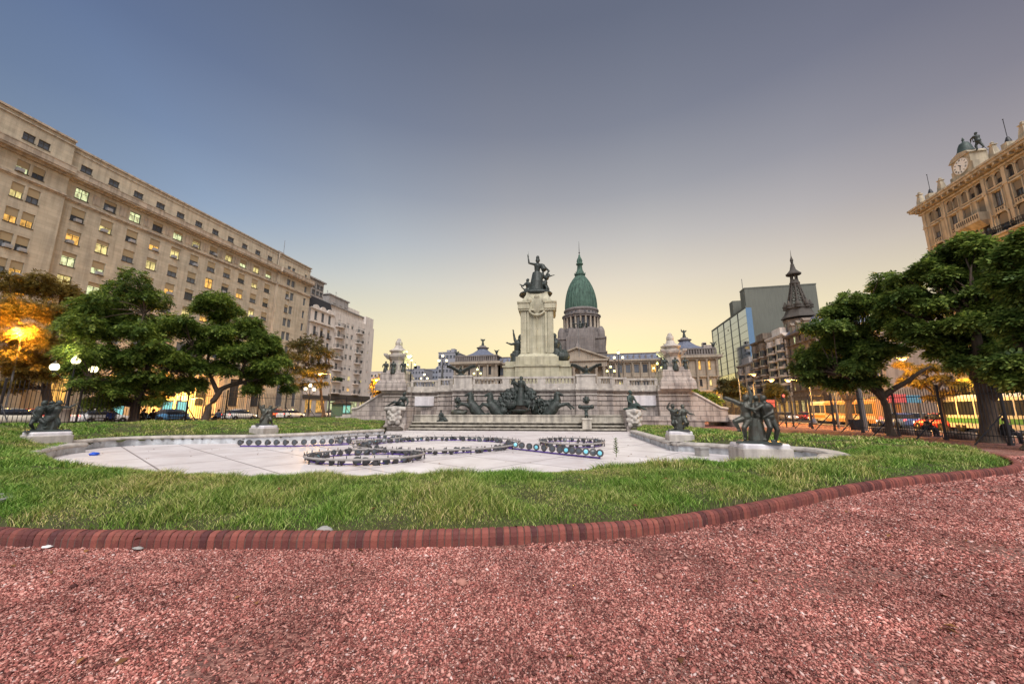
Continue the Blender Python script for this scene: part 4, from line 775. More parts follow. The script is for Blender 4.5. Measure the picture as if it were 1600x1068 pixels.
# ------------------------------------------------------------------ groups of bronze children on pedestals round the basin
def pedestal(px, py, z, a, d, h, label, ang=.0):
    x, y = gnd(px, py, z); t = thing('statue_pedestal', (x,y,z-.3), label, 'pedestal'); T = Matrix.Translation((x,y,z-.3)) @ Matrix.Rotation(ang,4,'Z')
    b = MB(T); b.bev((-a/2,-d/2,0), (a/2,d/2,h+.3-.16), .03); b.build('block', M['stone_plain'], t); b = MB(T); b.bev((-a/2+.05,-d/2+.05,h+.14), (a/2-.05,d/2-.05,h+.3), .05); b.build('cap', M['marble'], t)
    return Vector((x,y,z+h))
def children(c, label, k, cx, cy, kids, extra, vox=.02, plate=(1.3,1.0), m=None, sz=.75, turn=0, fat=1.55):
    F = imgframe(c, turn); t = thing('children_statue', c, label, 'statue')
    P = lambda x,y,w=0: F((x-cx)*k, w, .06+(cy-y)*k); b = MB()
    for J, fc in kids: figure(b, {**{q: P(*v) for q,v in J.items() if q != 'hs'}, 'hs':1.25, 'face': tuple(F(fc[0],fc[1],fc[2])-Vector(c))}, sz*1.06, fat)
    for pts, r in extra: b.tube([P(*p) for p in pts], r, 10)
    fuse('children', b, vox, m or M['bronze_pale'], t, 2)
    b = MB(); x = F(1,0,0)-Vector(c); d = F(0,1,0)-Vector(c); pl, pd = plate; b.loft([[tuple(Vector(c)+x*sx*pl/2*q+d*sy*pd/2*q+Vector((0,0,z))) for sx,sy in ((-1,1),(1,1),(1,-1),(-1,-1))][::-1] for z,q in ((0,1),(.05,.98),(.08,.9))], smooth=False); b.build('base_plate', M['bronze'], t)
c = pedestal(1187, 707, .15, 1.7, 1.3, .36, 'broad white stone pedestal in the grass under the large bronze children', .12)
children(c+Vector((0,0,0)), 'large bronze group of dancing children, one arm raised high, near the right end', .00305, 455, 775, [
  (dict(head=(370,245,.05), chest=(358,360), pelvis=(352,480), ls=(312,320,.05), le=(240,300,.1), lh=(165,262,.12), rs=(412,312), re=(428,215), rh=(412,130), lp=(325,500,.05), lk=(225,540,.25), lf=(268,645,.12), rp=(385,505), rk=(318,615,.2), rf=(325,750,.05)), (-.3,1,.1)),
  (dict(head=(548,260), chest=(580,365), pelvis=(592,480), ls=(530,345,.1), le=(460,395,.2), lh=(395,375,.2), rs=(625,350,-.05), re=(632,430,.1), rh=(560,470,.2), lp=(568,500,.05), lk=(590,605,.22), lf=(545,750,.1), rp=(615,500), rk=(662,630,.05), rf=(632,760)), (-.8,.5,.1)),
  (dict(head=(475,260,-.28), chest=(480,360,-.28), pelvis=(480,480,-.25), ls=(440,340,-.2), le=(430,400,-.1), lh=(460,440,0), rs=(520,340,-.25), re=(545,300,-.3), rh=(540,240,-.3), lk=(450,610,-.2), lf=(440,755,-.2), rk=(505,610,-.2), rf=(515,755,-.25)), (.3,-1,0))],
  [([(430,775),(425,650),(445,500)], [.26,.20,.15]), ([(490,775),(485,650),(470,520)], [.22,.17,.12]), ([(300,325,.1),(230,285,.15),(140,245,.15),(120,262,.15)], [.09,.09,.075,.04])], .014, (1.45,1.15))
c = pedestal(72, 688, .32, 1.85, 1.35, .42, 'broad weathered stone pedestal in the left lawn by the basin end', -.3)
children(c, 'dark bronze children dancing arm in arm at the left end of the basin', .0037, 590, 830, [
  (dict(head=(512,495), chest=(492,585), pelvis=(475,680), ls=(470,545,.05), le=(440,620,.1), lh=(470,660,.2), rs=(535,540), re=(585,520,.1), rh=(640,505,.1), lp=(462,690), lk=(440,750,.15), lf=(470,815,0), rp=(500,690), rk=(545,735,.25), rf=(590,790,.15)), (-.7,.7,0)),
  (dict(head=(640,492,.05), chest=(632,575,.05), pelvis=(612,670), ls=(600,540,.1), le=(565,560,.2), lh=(530,530,.2), rs=(672,540), re=(730,545,.1), rh=(780,505,.1), lp=(600,680,.1), lk=(565,710,.3), lf=(545,795,.2), rp=(635,680), rk=(668,740,.1), rf=(655,815)), (.5,.8,0)),
  (dict(head=(575,500,-.35), chest=(570,590,-.35), pelvis=(570,680,-.3), ls=(540,560,-.3), le=(520,600,-.2), lh=(500,560,-.1), rs=(605,560,-.3), re=(640,600,-.2), rh=(660,560,-.1), lk=(540,755,-.2), lf=(530,820,-.3), rk=(600,755,-.2), rf=(600,820,-.3)), (0,-1,0))],
  [([(560,830),(565,760),(580,650)], [.3,.24,.16]), ([(610,830),(620,770),(610,690)], [.25,.2,.12])], .016, (1.45,1.1), M['bronze'], .74, 0, 1.25)
c = pedestal(1062, 688, .2, 1.2, .95, .48, 'small white stone pedestal built on the corner of the right basin rim', .05)
children(c, 'bronze pair of children looking up on the small pedestal at the rim corner', .0086, 440, 322, [
  (dict(head=(415,185), chest=(418,220), pelvis=(420,255), ls=(400,208,.1), le=(385,195,.1), lh=(395,172,.1), rs=(436,208), re=(450,215,.1), rh=(462,205,.1), lk=(408,285,.15), lf=(425,312,.05), rk=(430,285,.15), rf=(435,314,.1)), (-.3,1,.2)),
  (dict(head=(470,188), chest=(470,220), pelvis=(470,255), ls=(455,210,.1), le=(450,235,.2), lh=(435,235,.2), rs=(486,212), re=(505,228,.1), rh=(520,232,.1), lk=(482,280,.2), lf=(468,306,.1), rk=(490,280,.1), rf=(486,300)), (.3,1,.2))],
  [([(440,322),(445,270),(445,225)], [.26,.2,.13])], .016, (1.05,.8), None, .70)
c = pedestal(412, 677, .26, 1.35, 1.05, .52, 'grey stone pedestal on the rim at the far left of the basin', -.2)
children(c, 'pale bronze pair of children on the pedestal at the far left rim', .0092, 285, 148, [
  (dict(head=(265,28), chest=(272,58), pelvis=(278,90), ls=(258,48,.1), le=(248,32,.1), lh=(245,15,.1), rs=(285,48), re=(298,40,.1), rh=(310,28,.1), lk=(262,112,.2), lf=(258,140,.1), rk=(285,115,.1), rf=(280,142)), (-.3,1,0)),
  (dict(head=(308,34), chest=(308,62), pelvis=(305,92), ls=(296,52,.1), le=(285,70,.2), lh=(278,80,.2), rs=(322,50), re=(340,40,.1), rh=(352,25,.1), lk=(318,115,.2), lf=(325,140,.1), rk=(300,118,.1), rf=(298,142)), (.4,1,0))],
  [([(285,150),(288,110),(290,75)], [.28,.2,.12])], .018, (1.0,.85), M['bronze_pale'], .75)
# ------------------------------------------------------------------ windows shared by all facades
WM = {}
def win_meshes(w, h, arch=False, bars=(1,1)):
    key = (round(w,2), round(h,2), arch, bars)
    if key in WM: return WM[key]
    b = MB(); t = .07; y0, y1 = .16, .23
    b.box((-w/2,y0,-h/2), (-w/2+t,y1,h/2)); b.box((w/2-t,y0,-h/2), (w/2,y1,h/2)); b.box((-w/2+t,y0,h/2-t), (w/2-t,y1,h/2)); b.box((-w/2+t,y0,-h/2), (w/2-t,y1,-h/2+t))
    for k in range(bars[0]): x = -w/2+(k+1)*w/(bars[0]+1); b.box((x-.03,y0+.01,-h/2+t), (x+.03,y1-.01,h/2-t))
    for k in range(bars[1]): z = -h/2+(k+1)*h/(bars[1]+1)+.12*h; b.box((-w/2+t,y0+.015,z-.025), (w/2-t,y1-.015,z+.025))
    b.box((-w/2-.06,-.07,-h/2-.09), (w/2+.06,.14,-h/2))                       # sill
    if arch:
        r = w/2; pts = [(-r-.001,h/2+.001)]+[(r*math.cos(a),h/2-r+r*math.sin(a)) for a in [math.pi-math.pi*k/8 for k in range(9)]]+[(r+.001,h/2+.001)]
        L_ = pts[:6]; 
        for side in (-1,1):
            q = [(side*r*math.cos(a),h/2-r+r*math.sin(a)) for a in [math.pi/2*k/5 for k in range(6)]]+[(side*(r+.02),h/2+.02),(side*(r+.02),h/2-r)]
            f = [(x,.0,z) for x,z in q]; g = [(x,.16,z) for x,z in q]
            if side > 0: b.loft([g, f], smooth=False)
            else: b.loft([f, g], smooth=False)
    p = MB(); p.quad((-w/2+.03,.205,-h/2+.03),(w/2-.03,.205,-h/2+.03),(w/2-.03,.205,h/2-.03),(-w/2+.03,.205,h/2-.03))
    R = dict(frame=b.mesh('window'), pane=p.mesh('pane')); R['frame'].materials.append(M['frame_dark']); R['pane'].materials.append(M['grey_pane'])
    for q in (.3,.55,.95):
        c = MB(); c.box((-w/2+.02,.10,h/2-h*q), (w/2-.02,.15,h/2)); R[q] = c.mesh('roller_blind'); R[q].materials.append(M['blind'])
    c = MB(); c.box((-.32,-.32,-h/2-.02), (.32,.2,-h/2+.42)); c.tube([(0,-.34,-h/2+.2),(0,-.325,-h/2+.2)], .16, 10); R['ac'] = c.mesh('air_conditioner'); R['ac'].materials.append(M['ac'])
    WM[key] = R; return R
def window(parent, fr, u, w, z, R, pane, frame=None, blind=None, ac=False, bmat=None):
    o = inst('window', R['frame'], parent, fr.pt(u,w,z)-wloc(parent), fr.ang, frame)
    inst('pane', R['pane'], o, (0,0,0), 0, M[pane])
    if blind: inst('roller_blind', R[blind], o, (0,0,0), 0, bmat)
    if ac: inst('air_conditioner', R['ac'], parent, fr.pt(u+random.uniform(-.35,.35),w,z)-wloc(parent), fr.ang)
    return o
RW = random.Random(11)
def pane_pick(p_lit, warm=.4):
    r = RW.random()
    if r > p_lit: return RW.choice(['grey_pane','grey_pane','dark_glass'])
    return RW.choice(['warm_pane','yellow_pane']) if RW.random() < warm else RW.choice(['green_pane','yellow_pane'])
# ------------------------------------------------------------------ the long stone office building on the left
LB = Fr((-68, 0), 92.3)
def office():
    t = thing('office_building', LB.pt(30,0,.5), 'long beige stone office building with rows of lit windows filling the left side', 'building'); T = LB.mat()
    cols = [34.4+3.25*k for k in range(11)]; left_cols = [28.2, 29.6, 22.4, 23.8, 16.0, 17.4]; right = [72.3, 73.7]
    rows = [28.1, 24.9, 21.75, 18.6, 15.45, 12.3]
    H = {0:[], 1:[], 2:[]}; spec = []
    def hole(sec, u, z, w, h): H[sec].append((u-w/2,u+w/2,z-h/2,z+h/2))
    W0 = {0:.0, 1:.7, 2:.45}
    for sec, us, ww in ((0,cols,1.5),(1,left_cols,1.12),(2,right,1.1),(2,[77.9],.8)):
        for u in us:
            for z in rows: hole(sec,u,z,ww,1.85); spec.append((u,W0[sec],z,ww,1.85,'main'))
            hole(sec,u,31.25,ww,1.5); spec.append((u,W0[sec],31.25,ww,1.5,'frieze'))
    for sec, us in ((0,[36.0+6.5*k for k in range(5)]+[67.0]),(1,[29,23,16.5]),(2,[73,77.5])):
        for u in us: hole(sec,u,5.2,2.1 if u != 77.5 else 1.2,5.2); spec.append((u,W0[sec],5.2,2.1 if u != 77.5 else 1.2,5.2,'tall'))
    b = MB(T)
    for sec,(a,c) in {0:(32.4,69.2), 1:(-8,32.4), 2:(69.2,79.6)}.items():
        b.wall(a, c, .3, 32.5, H[sec], W0[sec], .3)
    for u,wa,wb in ((32.4,0,.7),(69.2,0,.45)): 
        q = [(u,wa,.3),(u,wb,.3),(u,wb,33),(u,wa,33)]; b.add(q, [(0,1,2,3)] if u < 50 else [(3,2,1,0)])
    b.box((-8,-16,.3), (79.6,-.4,33)); b.add([(79.6,.45,.3),(79.6,-.4,.3),(79.6,-.4,33),(79.6,.45,33)], [(0,1,2,3)])
    b.build('wall', M['office'], t)
    # attic storey
    att = [u for u in cols]; b = MB(T); ah = [(u-.65,u+.65,34.6,35.55) for u in att]; b.wall(32.4,69.2,33.8,37.35,ah,-.15,.3); b.wall(-8,32.4,33.8,37.75,[(u-.56,u+.56,34.85,35.85) for u in left_cols],.5,.3); b.wall(69.2,79.3,33.8,37.1,[(u-.5,u+.5,34.45,35.25) for u in right]+[(77.5,78.2,34.45,35.15)],.25,.3)
    b.box((-8,-15,33), (79.3,-.8,37)); b.add([(32.4,.5,33.8),(32.4,-.15,33.8),(32.4,-.15,37.75),(32.4,.5,37.75)], [(0,1,2,3)]); b.build('attic_wall', M['office'], t)
    for u in att: spec.append((u,-.15,35.075,1.3,.95,'attic'))
    for u in left_cols: spec.append((u,.5,35.35,1.12,1.0,'attic'))
    for u in right: spec.append((u,.25,34.85,1.0,.8,'attic'))
    spec.append((77.85,.25,34.8,.7,.7,'attic'))
    for name, z0, z1, dw in (('coping',37.35,37.6,.05),('attic_moulding',36.75,36.9,-.05)):
        for a,c,w,dz in ((32.4,69.2,0,0),(-8,32.4,.72,.4),(69.2,79.5,.45,-.25)):
            b = MB(T); b.box((a,-15.5+w,z0+dz), (c,w+dw,z1+dz)); b.build(name, M['office_trim'], t)
    for a,c,w in ((32.4,69.2,0),(-8,32.4,.7),(69.2,79.75,.45)):
        b = MB(T); b.box((a,-1,32.5), (c,w+.4,32.75)); b.box((a,-1,32.75), (c,w+.95,32.98)); b.box((a,-1,32.98), (c,w+1.05,33.7)); b.box((a,-1,33.7), (c,w+1.1,33.82)); b.build('cornice', M['office_trim'], t)
        b = MB(T); b.box((a,-.3,29.62), (c,w+.12,29.8)); b.box((a,-.3,29.8), (c,w+.30,30.02)); b.box((a,-.3,30.02), (c,w+.18,30.15)); b.build('string_course', M['office_trim'], t)
        b = MB(T); b.box((a,-.3,9.2), (c,w+.35,9.75)); b.build('string_course', M['office_trim'], t)
    for k in range(10):                                     # raised panels between the frieze windows
        u = cols[k]+1.62; b = MB(T); b.box((u-.42,-.1,30.5), (u+.42,.06,32.0)); b.box((u-.3,-.1,30.65), (u+.3,.10,31.85)); b.build('frieze_panel', M['office_trim'], t)
    for k in range(7):                                      # giant pilasters of the ground storeys
        u = 34.1+6.5*k-1.3; b = MB(T); b.box((u-.55,-.2,.3), (u+.55,.28,8.9)); b.box((u-.7,-.2,8.4), (u+.7,.4,9.15)); b.box((u-.7,-.2,.3), (u+.7,.42,1.2)); b.build('pilaster', M['office_trim'], t)
    b = MB(T); b.tube([(69.1,.15,1),(69.1,.15,37)], .12, 6); b.build('drainpipe', M['office_trim'], t)
    b = MB(T); b.tube([(72.5,-2,37),(72.5,-2,42)], .05, 5); b.build('mast', M['pole'], t)
    b = MB(T); b.box((70.5,-2.6,37), (71.8,-1.5,38.3)); b.box((70.3,-2.8,38.3), (72,-1.3,38.5)); b.build('roof_vent', M['render_grey'], t)
    b = MB(T); b.lathe([(1.2,37.8),(1.0,38.4),(1.4,38.5),(1.1,38.9),(.2,39.2)], (28.2,-2,0), 10); b.build('roof_vent', M['iron'], t)
    spec.sort(key=lambda s: (s[0] < 25, s[2] < 14 and s[5] != 'tall', s[0]))
    rest = MB(T)
    for k,(u,w,z,ww,hh,kd) in enumerate(spec):
        if k < 100:
            if kd == 'tall': window(t, LB, u, w, z, win_meshes(ww,hh,False,(2,4)), 'warm_pane' if (u < 33 or RW.random() < .3) else 'dark_glass')
            elif kd == 'attic': window(t, LB, u, w, z, win_meshes(ww,hh), 'green_pane' if abs(u-73.7) < .1 else 'grey_pane')
            else:
                lit = RW.random() < (.5 if kd == 'main' else .55); p = pane_pick(1 if lit else 0, .5 if kd == 'main' else .1)
                if u in left_cols and z in (24.9,): p = 'warm_pane'
                window(t, LB, u, w, z, win_meshes(ww,hh), p, None, RW.choice([None,.3,.3,.55]) if lit else RW.choice([.3,.55,.55,.55]), RW.random() < .4)
        else: rest.box((u-ww/2+.02,w-.28,z-hh/2+.02), (u+ww/2-.02,w-.2,z+hh/2-.02))
    if rest.v: o = rest.build('far_window', M['grey_pane'], t); o['kind'] = 'stuff'
office()
# ------------------------------------------------------------------ apartment houses beyond it
def slab_part(t, T, name, m, a, b): q = MB(T); q.box(a, b); return q.build(name, m, t)
def apartments():
    T = LB.mat()
    # a. ornate white house with a black mansard
    t = thing('apartment_building', LB.pt(85.5,0,.5), 'ornate white apartment building with arched gables and a black mansard roof', 'building')
    us = [83.0, 85.7, 88.5]; rows = [26.0, 22.0, 18.4, 14.9, 11.4]; b = MB(T); b.wall(80.9,90.3,.3,27.9,[(u-.55,u+.55,z-1.15,z+1.15) for u in us for z in rows]+[(82.0,84.5,1.2,4.4),(86,89.4,1.2,4.4)],0,.3); b.box((80.9,-14,.3),(90.3,-.4,27.9)); b.build('wall', M['render_white'], t)
    for u in us:
        b = MB(T); b.uprism([(u+1.25*math.cos(a),27.6+1.25*math.sin(a)) for a in [math.pi*k/10 for k in range(11)]], -.3, .12); b.build('gable', M['render_white'], t)
        for z in rows: window(t, LB, u, 0, z, win_meshes(1.1,2.3,False,(1,1)), pane_pick(.12,1), None, RW.choice([None,.3]))
        for z in rows[1:]:
            b = MB(T); b.box((u-.8,0,z-1.3),(u+.8,.45,z-1.18)); 
            for k in range(9): b.box((u-.78+k*.19,.40,z-1.18),(u-.74+k*.19,.44,z-.45))
            b.box((u-.8,.38,z-.47),(u+.8,.46,z-.41)); b.build('balcony', M['iron'], t)
    for u in (84.35,87.1): slab_part(t, T, 'pilaster', M['render_white'], (u-.28,-.1,6), (u+.28,.14,23.9))
    slab_part(t, T, 'cornice', M['render_white'], (80.9,-.3,24.0), (90.4,.6,24.35)); slab_part(t, T, 'cornice', M['render_white'], (80.9,-.3,27.5), (90.4,.35,27.8))
    b = MB(T); b.loft([[(80.9,-13,27.9),(90.3,-13,27.9),(90.3,-.5,27.9),(80.9,-.5,27.9)],[(80.9,-12,31.2),(90.3,-12,31.2),(90.3,-1.5,31.2),(80.9,-1.5,31.2)]], smooth=False); b.build('mansard_roof', mat('black_slate', (.03,.03,.035), .7), t)
    for u in (83.25,87.7): window(t, LB, u, 0, 2.8, win_meshes(2.5 if u < 85 else 3.4,3.2,False,(2,1)), 'warm_pane')
    slab_part(t, T, 'shop_fascia', M['frame_dark'], (80.95,-.1,4.6), (90.25,.25,5.6))
    # b. tower block set back behind it
    t = thing('apartment_building', LB.pt(84.5,-7,.5), 'grey apartment tower with an overhanging top, set back behind the black mansard roof', 'building')
    b = MB(T); b.wall(81.2,87.2,20,35.9,[(u-.6,u+.6,z-.6,z+.6) for u in (83.4,85,86.4) for z in (34.4,32.6)],-1.7,.3); b.box((81.2,-14,.3),(87.2,-2.1,35.9)); b.add([(87.2,-1.7,20),(87.2,-2.1,20),(87.2,-2.1,35.9),(87.2,-1.7,35.9)],[(0,1,2,3)]); b.build('wall', M['render_grey'], t); slab_part(t,T,'roof',M['render_grey'],(80.9,-15,35.9),(87.7,-1.2,36.25))
    for u in (83.4,85,86.4):
        for z in (34.4,32.6): window(t, LB, u, -1.7, z, win_meshes(1.2,1.2), 'grey_pane')
    # c. big white block with balconies and stepped penthouses
    t = thing('apartment_building', LB.pt(100,0,.5), 'tall white apartment building with stacks of balconies and stepped penthouses', 'building')
    zs = [26.3-3.08*k for k in range(7)]; holes = []; spec = []
    for z in zs:
        for u,w_,h_ in ((92.9,1.3,2.1),(97.0,1.25,1.35),(99.2,1.25,1.35),(102.6,1.4,2.0),(105.3,1.3,1.5),(108.2,.7,.8)):
            zz = z-.3 if h_ > 1.8 else z; holes.append((u-w_/2,u+w_/2,zz-h_/2,zz+h_/2)); spec.append((u,zz,w_,h_))
    shops = [(92.5,4.0),(97.5,4.2),(102.6,3.6),(107.5,3.8)]
    b = MB(T); b.wall(90.3,111,.3,28.2,holes+[(u-w_/2,u+w_/2,.9,4.3) for u,w_ in shops],0,.3); b.box((90.3,-16,.3),(111,-.4,28.2)); b.add([(111,0,.3),(111,-.4,.3),(111,-.4,28.2),(111,0,28.2)],[(0,1,2,3)]); b.build('wall', M['render_white'], t)
    for u,zz,w_,h_ in spec: window(t, LB, u, 0, zz, win_meshes(w_,h_), pane_pick(.10,1), M['frame_white'], RW.choice([None,.3,.55,.55]), False, M['frame_white'])
    for u,w_ in shops: window(t, LB, u, 0, 2.6, win_meshes(w_,3.4,False,(2,1)), RW.choice(['warm_pane','yellow_pane','green_pane']))
    slab_part(t, T, 'shop_fascia', M['frame_dark'], (90.4,-.1,4.45), (110.9,.22,6.1))
    for k,z in enumerate(zs):
        for u0,u1,d,rail in ((91.0,95.2,1.3,'iron'),(101.0,104.4,1.2,'iron')):
            b = MB(T); n = 9; rim_ = [(u0+(u1-u0)*i/n, d*math.sin(math.pi*i/n)**.5 if 0 < i < n else .05) for i in range(n+1)]; b.prism([(u0,-.05)]+[(u1,-.05)]+[p for p in rim_[::-1]], z-1.5, z-1.3); o = b.build('balcony', M['render_white'], t)
            b = MB(T); b.tube([(p[0],p[1]-.04,z-.4) for p in rim_], .035, 5)
            for p in [rim_[i] for i in range(len(rim_))]+[((rim_[i][0]+rim_[i+1][0])/2,(rim_[i][1]+rim_[i+1][1])/2) for i in range(n)]: b.box((p[0]-.02,p[1]-.06,z-1.3),(p[0]+.02,p[1]-.02,z-.4))
            b.build('railing', M['iron'], o)
            if k == 5 and u0 < 95:
                q = MB(T)
                for i in range(120): a = RW.uniform(0,1); j = RW.uniform(u0,u1); q.ball((j,d*math.sin(math.pi*(j-u0)/(u1-u0))**.5+RW.uniform(-.2,.2),z-1.1+RW.uniform(0,.9)), RW.uniform(.08,.2), 5, 4)
                q.build('balcony_plants', mat('balcony_leaf', (.035,.06,.02), .9, (.02,.03,.01), 5), o)
    slab_part(t,T,'penthouse',M['render_white'],(90.6,-14,28.2),(106.5,-1.6,31.0)); slab_part(t,T,'terrace_roof',M['render_grey'],(90.3,-14.2,31.0),(107,-1.0,31.25)); slab_part(t,T,'penthouse',M['render_grey'],(91.5,-14,31.25),(100.6,-3.0,34.4)); slab_part(t,T,'roof',M['render_grey'],(91.2,-14.2,34.4),(101,-2.7,34.7)); slab_part(t,T,'penthouse',M['render_white'],(100.6,-13,31.25),(107,-3.2,33.2)); slab_part(t,T,'penthouse',M['render_white'],(106.5,-12,28.2),(110.8,-.3,31.4))
    for u in (93,95.5,98.5,102.5): window(t, LB, u, -1.6, 29.5, win_meshes(2.0,1.9), 'dark_glass')
    for u in (94,97,99.4): window(t, LB, u, -3.0, 32.9, win_meshes(1.0,1.0), 'grey_pane')
    slab_part(t,T,'parapet',M['render_white'],(90.3,-.25,28.2),(106.5,.02,28.75))
    for u,h in ((98.5,37.5),(94.5,36.8),(104,35.2)): q = MB(T); q.tube([(u,-6,33),(u,-6,h)], .05, 5); q.tube([(u-.5,-6,h-.4),(u+.5,-6,h-.4)], .03, 4); q.build('antenna', M['pole'], t)
apartments()
# ------------------------------------------------------------------ plain city blocks far away
def city_block(fr, u0, u1, z1, dep, m, label, cols, rows, lit=.06, w=0, roofbits=True, ww=1.3, hh=1.4):
    t = thing('city_building', fr.pt((u0+u1)/2,w,0), label, 'building', None); T = fr.mat(); du = (u1-u0)/cols; dz = (z1-2)/rows
    hs = [(u0+(i+.5)*du-ww/2,u0+(i+.5)*du+ww/2,2+(j+.45)*dz-hh/2,2+(j+.45)*dz+hh/2) for i in range(cols) for j in range(rows)]
    b = MB(T); b.wall(u0,u1,-.3,z1,hs,w,.3); b.box((u0,w-dep,-.3),(u1,w-.4,z1-.01)); b.build('wall', m, t)
    q = MB(T); q.box((u0-.15,w-dep-.1,z1),(u1+.15,w+.2,z1+.5)); q.build('parapet', m, t)
    for a,bb,c,d in hs: window(t, fr, (a+bb)/2, w, (c+d)/2, win_meshes(ww,hh), pane_pick(lit,.7))
    if roofbits:
        for k in range(2): x = RW.uniform(u0+1,u1-3); q = MB(T); q.box((x,w-dep*.6,z1+.5),(x+RW.uniform(1.5,3),w-dep*.35,z1+RW.uniform(2,3.4))); q.build('roof_hut', m, t)
    return t
FB = Fr((0, 235), 0)
M['far_grey'] = mat('far_grey_render', (.30,.30,.33), .9, (.22,.22,.25), .2, .8); M['far_blue'] = mat('far_bluish_render', (.26,.28,.33), .9, (.2,.21,.25), .2, .8)
def px_x(px, Y, py=590): return aty(px, py, Y).x
city_block(Fr((0,215),0), px_x(578,215), px_x(612,215), aty(595,581,215).z, 14, M['render_pink'], 'plain pinkish city building beyond the trees left of the monument', 6, 6, roofbits=False)
city_block(Fr((0,240),0), px_x(634,240), px_x(662,240), aty(648,577,240).z, 14, M['far_grey'], 'grey city building behind the left balustrade, just right of the corner tower', 6, 7)
city_block(Fr((0,260),0), px_x(662,260), px_x(684,260), aty(672,577,260).z, 14, M['far_blue'], 'bluish city building behind the left balustrade beside the domed palace', 5, 8)
city_block(Fr((0,190),0), px_x(684,190), px_x(712,190), aty(700,551,190).z, 14, M['far_grey'], 'taller grey building at the left shoulder of the palace pavilion', 5, 8)
city_block(Fr((0,205),0), px_x(1104,205), px_x(1118,205), aty(1110,540,205).z, 14, M['render_pink'], 'narrow striped building between the palace and the glass tower', 4, 11, ww=1.8)
